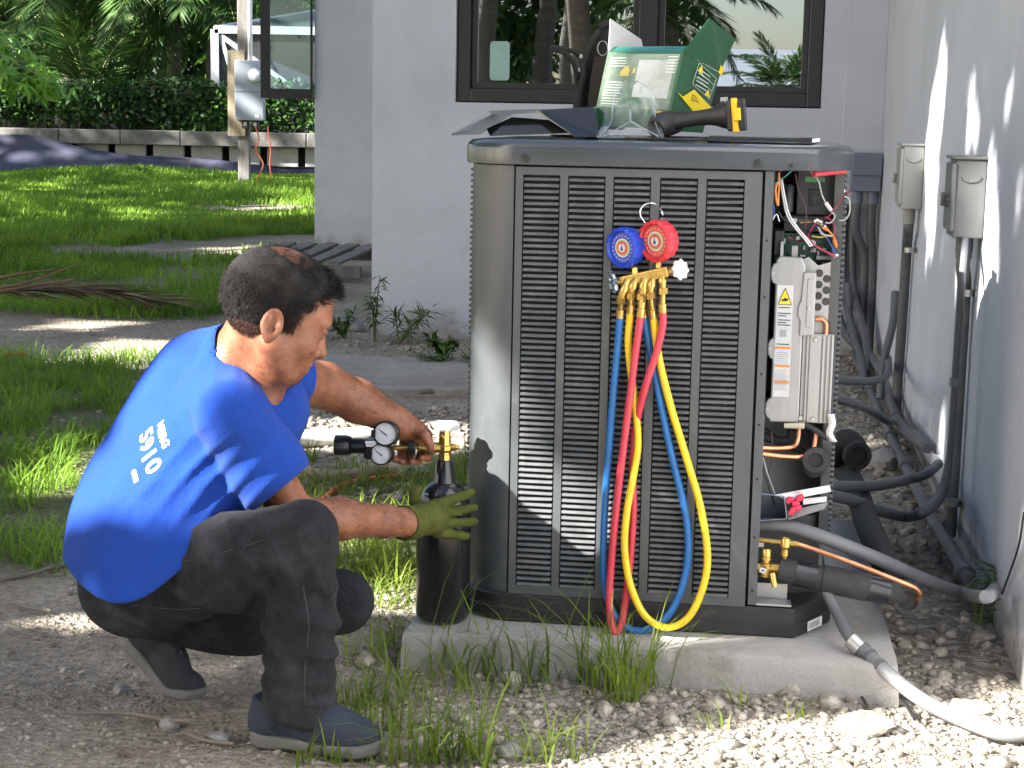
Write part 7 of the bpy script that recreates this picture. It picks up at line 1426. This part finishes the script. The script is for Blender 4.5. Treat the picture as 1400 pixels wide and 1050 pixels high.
# eyebrow, eye slit
n = 260; t = rng.random(n); sd = np.where(rng.random(n) < 0.5, -1, 1); q = np.stack([0.094-0.030*t**2, sd*(0.012+0.040*t), 0.027+0.008*np.sin(t*2.6)-0.004*t+rng.normal(0, 0.0022, n)], 1)
V, Q = leaf_cards(W3(q), (np.stack([-0.5*t, sd*1.0, 0.3-0.5*t], 1)+rng.normal(0, 0.2, (n, 3)))@HM.T, np.tile(Hf, (n, 1)), np.full(n, 0.010), np.full(n, 0.0013)); obj('eyebrows', np_mesh('eyebrows', V, Q), HAIR, man, kind='stuff')
for s in (-1, 1):
    pts = [hw(0.0925-0.010*abs(k-3)/3*0.8, s*(0.024+0.0065*k*0.5), 0.0005-0.002*abs(k-3)/3) for k in range(7)]; obj('lash_line', MB().tube([Vector(p) for p in pts], 0.0013, 5), HAIR, man)
# stubble and arm hair grow from the body mesh
bv_ = np.empty(len(body.data.vertices)*3, np.float32); body.data.vertices.foreach_get('co', bv_); bv_ = bv_.reshape(-1, 3)+np.array(man.location, np.float32); bn_ = np.array([tuple(v.normal) for v in body.data.vertices], np.float32)
lq = hl(bv_); jaw = (lq[:, 2] < -0.030-0.25*np.clip(0.03-lq[:, 0], 0, 0.1)) & (lq[:, 2] > -0.135) & (lq[:, 0] > 0.0) & (lq[:, 0] < 0.12) & (np.abs(lq[:, 1]) < 0.085) & ~((lq[:, 0] > 0.088) & (np.abs(lq[:, 1]) < 0.022) & (lq[:, 2] < -0.050) & (lq[:, 2] > -0.076))
ji = np.where(jaw)[0]; ji = rng.choice(ji, 5200); P = bv_[ji]+rng.normal(0, 0.0018, (len(ji), 3)); D = bn_[ji]*0.7+rng.normal(0, 0.35, (len(ji), 3))-Hu*0.5
V, Q = leaf_cards(P-bn_[ji]*0.0006, D, rng.normal(size=P.shape), np.full(len(ji), 0.0024), np.full(len(ji), 0.0006)); obj('stubble', np_mesh('stubble', V, Q), HAIR, man, kind='stuff')
hs_ = []
for a, b in ((ELR, WRR), (ELL, WRL)):
    ab = b-a; t = ((bv_-a)@ab)/float(ab@ab); dd_ = np.linalg.norm(bv_-(a+t[:, None]*ab), axis=1); ii = np.where((t > 0.05) & (t < 0.98) & (dd_ < 0.06))[0]; ii = rng.choice(ii, 1500); D = ab/np.linalg.norm(ab)*0.8+bn_[ii]*0.45+rng.normal(0, 0.25, (1500, 3)); hs_.append(leaf_cards(bv_[ii]-bn_[ii]*0.0005, D, rng.normal(size=(1500, 3)), rng.uniform(0.006, 0.014, 1500), np.full(1500, 0.00045), bend=0.3))
V, Q = cat_vq(hs_); obj('arm_hair', np_mesh('arm_hair', V, Q), HAIR, man, kind='stuff')
# ---- shoes
UPM = mat('navy_knit', (0.018, 0.026, 0.045), 0.8, var=0.25, scale=60, bump=0.4, bscale=380); UPD = mat('dark_knit', (0.018, 0.019, 0.026), 0.8, var=0.25, scale=60, bump=0.3, bscale=380); SOLE = mat('grey_sole', (0.12, 0.12, 0.118), 0.7, var=0.12, scale=25, bump=0.1)
def shoe_frame(heel, toe, up_): f = (toe-heel); L = np.linalg.norm(f); f = f/L; u_ = up_-f*(up_@f); u_ /= np.linalg.norm(u_); return heel, np.stack([f, np.cross(u_, f), u_], 1).astype(np.float32), L
def make_shoe(heel, toe, up_, bend, label, um):
    o, M, L = shoe_frame(heel, toe, up_); s = L/0.285
    def loc(P):
        q = ((P-o)@M)/s
        if bend:                                        # toes flexed: ball of the foot is the hinge at x=.19
            c, sn = math.cos(bend), math.sin(bend); k = q-a3(0.19, 0, 0); r_ = np.stack([k[:, 0]*c-k[:, 2]*sn, k[:, 1], k[:, 0]*sn+k[:, 2]*c], 1)+a3(0.19, 0, 0); w = np.clip((q[:, 0]-0.165)/0.04, 0, 1)[:, None]; q = q*(1-w)+r_*w
        return q
    def wid(q): x = q[:, 0]; return 0.036+0.012*np.clip((x-0.08)/0.12, 0, 1)-0.004*np.clip(1-np.abs(x-0.12)/0.05, 0, 1)
    def upper(P):
        q = loc(P); d = ell(q, a3(0.205, 0, 0.030), (0.078, 0.046, 0.044)); d = smin(d, ell(q, a3(0.145, 0, 0.045), (0.07, 0.042, 0.046)), 0.03); d = smin(d, ell(q, a3(0.045, 0, 0.045), (0.046, 0.036, 0.055)), 0.03); d = smin(d, cone(q, a3(0.055, 0, 0.06), a3(0.050, 0, 0.115), 0.040, 0.040), 0.02); d = smin(d, cone(q, a3(0.19, 0, 0.062), a3(0.10, 0, 0.098), 0.020, 0.026), 0.02)
        for k in range(5): d = smin(d, cone(q, a3(0.185-0.018*k, -0.024, 0.066+0.0085*k), a3(0.185-0.018*k, 0.024, 0.066+0.0085*k), 0.005, 0.005), 0.004)
        return smax(smax(d, 0.016-q[:, 2], 0.004), q[:, 2]-(0.135 if bend else 0.098), 0.004)*s
    def sole(P):
        q = loc(P); x = np.clip(q[:, 0], 0.045, 0.235); w = wid(q); r2 = np.sqrt((q[:, 0]-x)**2+(q[:, 1])**2)-w-0.004; zc = 0.011+0.010*np.clip((q[:, 0]-0.22)/0.06, 0, 1)**2+0.010*np.clip((0.03-q[:, 0])/0.05, 0, 1); th = 0.013+0.005*np.clip((0.09-q[:, 0])/0.08, 0, 1)
        d = smax(r2, np.abs(q[:, 2]-zc-0.003)-th, 0.008); return (d+0.0012*(0.5+0.5*np.sin(q[:, 0]*520))*np.clip((0.012-q[:, 2])/0.01, 0, 1))*s
    c = o+M@a3(0.14*s, 0, 0.05); sh = obj('shoe', sdf_mesh('upper', upper, c-0.22, c+0.22, 0.0042), um, man, smooth=180, label=label); obj('sole', sdf_mesh('sole', sole, c-0.22, c+0.22, 0.0042), SOLE, sh, smooth=180)
    lc = MB()
    for k in range(4): a, b = o+M@(a3(0.178-0.018*k, -0.020, 0.080+0.009*k)*s), o+M@(a3(0.170-0.018*k, 0.020, 0.082+0.009*k)*s); lc.tube([Vector(a), Vector((a+b)/2)+Vector(M[:, 2])*0.005, Vector(b)], 0.0026, 6)
    obj('laces', lc, mat('grey_lace', (0.12, 0.12, 0.15), 0.8), sh)
make_shoe(nv((-0.535, 3.352, 0.004)), nv((-0.245, 3.285, 0.004)), a3(0, 0, 1), 0, 'navy running shoe on the near foot flat on the ground', UPM)
make_shoe(J(158, 866, 3.56), J(262, 985, 3.535), a3(0.80, 0.0, 0.60), -0.62, 'dark running shoe on the far foot with raised heel', UPD)
# ---- lettering on the shirt back, seams on the jeans
def bvh(o): me = o.data; M = wmat(o); return BVHTree.FromPolygons([M @ v.co for v in me.vertices], [tuple(p.vertices) for p in me.polygons])
SB, TBV = bvh(shirt), bvh(trous)
INK = mat('white_ink', (0.75, 0.76, 0.78), 0.6, var=0.04)
def print_on(txt, size, org, xd, yd, nd, bold=0.0012):
    me = text_mesh(txt, size, 0.0, bold); bm = bmesh.new(); bm.from_mesh(me); bmesh.ops.triangulate(bm, faces=bm.faces[:]); bmesh.ops.subdivide_edges(bm, edges=[e for e in bm.edges if e.calc_length() > 0.006], cuts=3, use_grid_fill=True); xd, yd, nd = Vector(xd).normalized(), Vector(yd).normalized(), Vector(nd).normalized()
    for v in bm.verts:
        p = Vector(org)+xd*v.co.x+yd*v.co.y; h, nn, _, _ = SB.ray_cast(p+nd*0.25, -nd)
        v.co = (h+nn*0.0016) if h else p
    me2 = bpy.data.meshes.new('lettering'); bm.to_mesh(me2); bm.free(); bpy.data.meshes.remove(me); obj('lettering', me2, INK, shirt)
ND = Vector((-0.62, -0.70, 0.36)).normalized(); XD = Vector((0.40, -0.62, -0.66)); XD = (XD-ND*XD.dot(ND)).normalized()
UPD_ = ND.cross(XD).normalized(); UPD_ = UPD_ if UPD_.z > 0 else -UPD_
def sp(px, py): return Vector(J(px, py, 3.36))
T0 = sp(132, 578); print_on('5910', 0.056, T0, XD, UPD_, ND); print_on('MERG', 0.026, T0+UPD_*0.054+XD*0.012, XD, UPD_, ND, 0.0007); print_on('om', 0.024, T0-UPD_*0.034+XD*0.075, XD, UPD_, ND, 0.0007)
THR = mat('pale_thread', (0.05, 0.05, 0.052), 0.8)
def seam(P, name='seam'):
    out = []
    for x, y in P:
        o = Vector((0, 0, CAM_H)); dd = (at(x, y, 3.3)-o).normalized(); h, nn, _, _ = TBV.ray_cast(o, dd)
        if h: out.append(h+nn*0.0008)
    if len(out) > 1: obj(name, MB().tube(bez(out, 5), 0.0007, 5), THR, trous)
seam([(182, 827), (215, 831), (250, 833), (275, 832), (290, 845), (297, 852)], 'pocket_seam'); seam([(215, 778), (260, 766), (310, 754), (360, 738)], 'thigh_seam'); seam([(414, 800), (422, 850), (420, 880), (416, 930), (417, 960)], 'leg_seam')
# ================================================================== TREES OUTSIDE THE FRAME THAT SHADE THE YARD
E1 = Vector((-SUN.y, SUN.x, 0)).normalized(); E2 = SUN.cross(E1)
def sp2(p): p = Vector(p); return (p.dot(E1), p.dot(E2))
gaps = []                                               # openings in the crowns, as seen from the sun
def gap(pts, grow=0.07):
    q = np.array([sp2(p) for p in pts]); c = q.mean(0); d = q-c; gaps.append(c+d*(1+grow/(np.linalg.norm(d, axis=1, keepdims=True)+1e-6)))
gap([at(285, 400, 3.60), at(190, 440, 3.55), at(120, 560, 3.55), at(60, 700, 3.52), at(150, 735, 3.40), at(230, 700, 3.30), at(300, 640, 3.28), at(378, 548, 3.36), at(425, 410, 3.40), at(405, 300, 3.42), at(300, 300, 3.5)], 0.03)
gap([at(425, 478, 3.8), at(500, 500, 3.85), at(600, 565, 3.95), at(640, 590, 3.95), at(650, 650, 3.95), at(560, 610, 3.9), at(440, 515, 3.8)])
gap([up(646, 470, 0.08), up(700, 480, 0.0), up(705, 640, 0.0), up(800, 690, 0.0), up(800, 790, 0.0), up(760, 770, 0.0), up(700, 690, 0.0), up(645, 670, 0.1)])
for P in ([(300, 736), (350, 730), (352, 742), (304, 750)], [(365, 830), (378, 830), (380, 865), (370, 870)]): gap([at(x, y, 3.26) for x, y in P], 0.045)
gap([(-2.4, 8.6, 0), (-1.5, 8.4, 0), (-1.4, 9.3, 0), (-2.3, 9.6, 0)]); gap([(-2.9, 9.9, 0), (-2.4, 9.8, 0), (-2.3, 10.4, 0), (-2.9, 10.5, 0)], 0.03); gap([(-1.7, 9.7, 0), (-1.35, 9.7, 0), (-1.3, 10.3, 0), (-1.7, 10.3, 0)], 0.03); gap([(-1.2, 4.1, 0), (-0.95, 4.05, 0), (-0.95, 4.4, 0), (-1.2, 4.45, 0)], 0.03); gap([(-1.7, 5.6, 0), (-1.35, 5.6, 0), (-1.35, 6.4, 0), (-1.7, 6.4, 0)])
gap([(-1.15, 6.35, 0), (-0.05, 6.4, 0), (-0.05, 7.1, 0), (-1.15, 7.2, 0)], 0.02)
gap([(-0.55, 4.3, 0), (-0.1, 4.3, 0), (-0.05, 5.3, 0), (-0.7, 5.6, 0)])
for P in ([(1290, 40), (1297, 40), (1292, 130), (1284, 214), (1282, 300), (1273, 360), (1266, 360), (1264, 214), (1272, 130)], [(1326, 95), (1333, 95), (1340, 160), (1338, 215), (1322, 215), (1322, 150)], [(1378, 105), (1386, 105), (1384, 205), (1378, 205)], [(1347, 235), (1366, 230), (1368, 380), (1352, 450), (1336, 640), (1326, 620), (1336, 430)], [(1304, 330), (1313, 330), (1316, 400), (1306, 420)], [(1392, 220), (1400, 220), (1396, 330), (1386, 330)], [(1393, 700), (1400, 640), (1400, 850), (1393, 820)], [(1284, 560), (1292, 560), (1290, 650), (1282, 650)], [(1226, 430), (1232, 430), (1230, 500), (1224, 500)]): gap([wp(x, y) for x, y in P], 0.0)
gap([onz(1235, 740), onz(1300, 735), onz(1290, 762), onz(1240, 760)]); gap([onz(1180, 598), onz(1200, 598), onz(1200, 606), onz(1180, 606)])
for c, rx_, ry_ in (((-4.3, 19.2), 0.22, 0.5), ((-4.0, 18.0), 0.2, 0.35), ((-2.4, 15.2), 0.4, 0.5), ((-2.7, 21), 0.25, 1.2)): gap([(c[0]+rx_*math.cos(a), c[1]+ry_*math.sin(a), 0.02*(c[1]-12)) for a in [2*math.pi*k/10 for k in range(10)]])
def in_poly(X, Y, poly):
    c = np.zeros(len(X), bool); j = len(poly)-1
    for i in range(len(poly)):
        xi, yi = poly[i]; xj, yj = poly[j]; m = ((yi > Y) != (yj > Y)) & (X < (xj-xi)*(Y-yi)/(yj-yi+1e-12)+xi); c ^= m; j = i
    return c
def shade_tree(name, label, base, box, n, L, w0, w1, seed, leaf, edge=None, group='shade trees left of the yard'):
    rng = np.random.default_rng(seed); a = rng.uniform(box[0], box[1], n); b = rng.uniform(box[2], box[3], n); keep = np.ones(n, bool)
    for g in gaps: keep &= ~in_poly(a, b, g)
    if edge is not None: keep &= a < np.array([edge(t) for t in b])
    a, b = a[keep], b[keep]; m = len(a); w = rng.uniform(w0, w1, m)
    e1, e2, s = np.array(E1), np.array(E2), np.array(SUN); ln = rng.uniform(L*0.7, L*1.2, m); D = rng.normal(size=(m, 3)); D -= (D@s)[:, None]*s; D /= np.linalg.norm(D, axis=1, keepdims=True)
    P = a[:, None]*e1+b[:, None]*e2+w[:, None]*s-D*ln[:, None]*0.5; N = s+rng.normal(0, 0.35, (m, 3)); V, Q = leaf_cards(P, D, N, ln, ln*0.48, bend=0.1)
    c = Vector(tuple(P.mean(0))); base = (c.x-1.2, c.y-0.4, 0); t = thing(name, label, 'tree', base, group=group); b_ = Vector(base); mb = MB().tube(bez([b_, b_.lerp(c, 0.35)+Vector((-0.3, 0.2, 0.3)), b_.lerp(c, 0.75)], 5), [0.22-0.010*i for i in range(11)], 12)
    for k in range(14):
        q = Vector(tuple(P[rng.integers(0, m)])); st_ = b_.lerp(c, 0.72); mb.tube([st_, (st_+q)/2+Vector((0, 0, 0.25)), q], [0.07, 0.03, 0.008], 6) if not any(in_poly(np.array([sp2(st_.lerp(q, f))[0]]), np.array([sp2(st_.lerp(q, f))[1]]), g)[0] for g in gaps for f in (0.5, 0.7, 0.85, 1.0)) else None
    obj('trunk', mb, BARK, t, smooth=60); obj('crown', np_mesh('crown', V, Q), leaf, t); return t
def front_edge(b):                                       # the crown ends here: the foreground lies in the sun
    return -2.90+0.04*math.sin(b*5.0)
shade_tree('shade_tree', 'leafy shade tree standing outside the left of the yard', None, (-5.7, -2.8, -0.6, 5.0), 16000, 0.17, 6.5, 9.5, 61, LEAFM, front_edge)
shade_tree('shade_tree', 'second leafy shade tree beside the yard', None, (-9.9, -5.7, -0.5, 6.2), 30000, 0.20, 7.0, 10.0, 62, LEAFM)
shade_tree('shade_tree', 'tall shade tree beside the lawn', None, (-17.6, -9.9, -0.6, 7.2), 14000, 0.40, 8.5, 12.0, 63, LEAFM)
shade_tree('shade_tree', 'far shade tree at the end of the lawn', None, (-28.5, -17.6, -1.0, 6.0), 2900, 0.46, 11, 15, 64, LEAFM)
shade_tree('shade_tree', 'big shade tree left of the palm thicket', None, (-46, -28.5, 1.0, 11.5), 2600, 0.6, 12, 18, 65, LEAFM)
# ------------------------------------------------------------------ behind the photographer: mirrored in the window, except the added sky-blocking crowns
GB = 'palms across the street'
palm(hv(-3.7, -13.0), 5.2, 'tall palm across the street with a pale trunk', L=2.6, nf=22, seed=71, r=0.20, group=GB); palm(hv(-5.6, -14.5), 5.6, 'tall leaning palm across the street', L=2.6, nf=20, seed=72, r=0.19, group=GB); palm(hv(-4.7, -16.5), 5.0, 'tall palm across the street behind two others', L=2.6, nf=20, seed=75, r=0.20, group=GB)
palm(hv(-1.75, -11.0), 3.55, 'dark palm with hanging fronds across the street', L=1.9, nf=24, seed=73, group=GB, low=-0.7); palm(hv(0.55, -38.0), 2.3, 'low palm far across the street', L=2.3, nf=22, seed=74, ll=0.6, lw=0.07, group=GB, low=-0.4)
tree(hv(-5.5, -20), 3.8, 3.4, 'dark broadleaf tree across the street', n=5200, seed=76, leaf=LEAFD, ls=(0.2, 0.4), group='trees across the street'); tree(hv(-9.0, -17), 3.6, 3.2, 'second dark broadleaf tree across the street', n=4200, seed=77, leaf=LEAFD, ls=(0.2, 0.4), group='trees across the street')
for k, (c_, rd, lb) in enumerate((((0.5, -6.5, 8.2), 4.2, 'spreading tree added above and behind the photographer to block sky light'), ((-5.2, -8.5, 8.0), 3.6, 'tall tree added behind the left of the photographer to block sky light'), ((6.0, -3.5, 8.6), 4.2, 'tall tree added behind the right of the photographer to block sky light'))):
    tree((c_[0]+0.6, c_[1]-2.0, 0), 8, rd, lb, n=5200, seed=81+k, leaf=LEAFM, ls=(0.5, 0.95), clumps=34, group='trees added to block sky light', trunk_r=0.22, flat=0.5, centre=c_)  # unseen crowns added to cut the fill light from the sky
nh = thing('neighbour_house', 'white bungalow with a pale grey hipped roof across the street', 'house', hv(0, -46))
obj('wall', MB().box(hv(0.5, -46, 1.1), (12, 7, 2.2), FU), STUCCO, nh); c_ = [hv(-6.2, -49.8, 2.2), hv(7.2, -49.8, 2.2), hv(7.2, -42.2, 2.2), hv(-6.2, -42.2, 2.2), hv(-2.5, -46, 4.0), hv(3.5, -46, 4.0)]
obj('roof', MB().add(c_, [(0, 1, 5, 4), (1, 2, 5), (2, 3, 4, 5), (3, 0, 4), (3, 2, 1, 0)]), mat('pale_roof', (0.45, 0.47, 0.52), 0.8, var=0.06), nh)
for u_ in (-3.5, 0.5, 4.5): obj('window', MB().box(hv(u_, -42.49, 1.2), (1.4, 0.06, 1.2), FU), FRAMEM, nh)
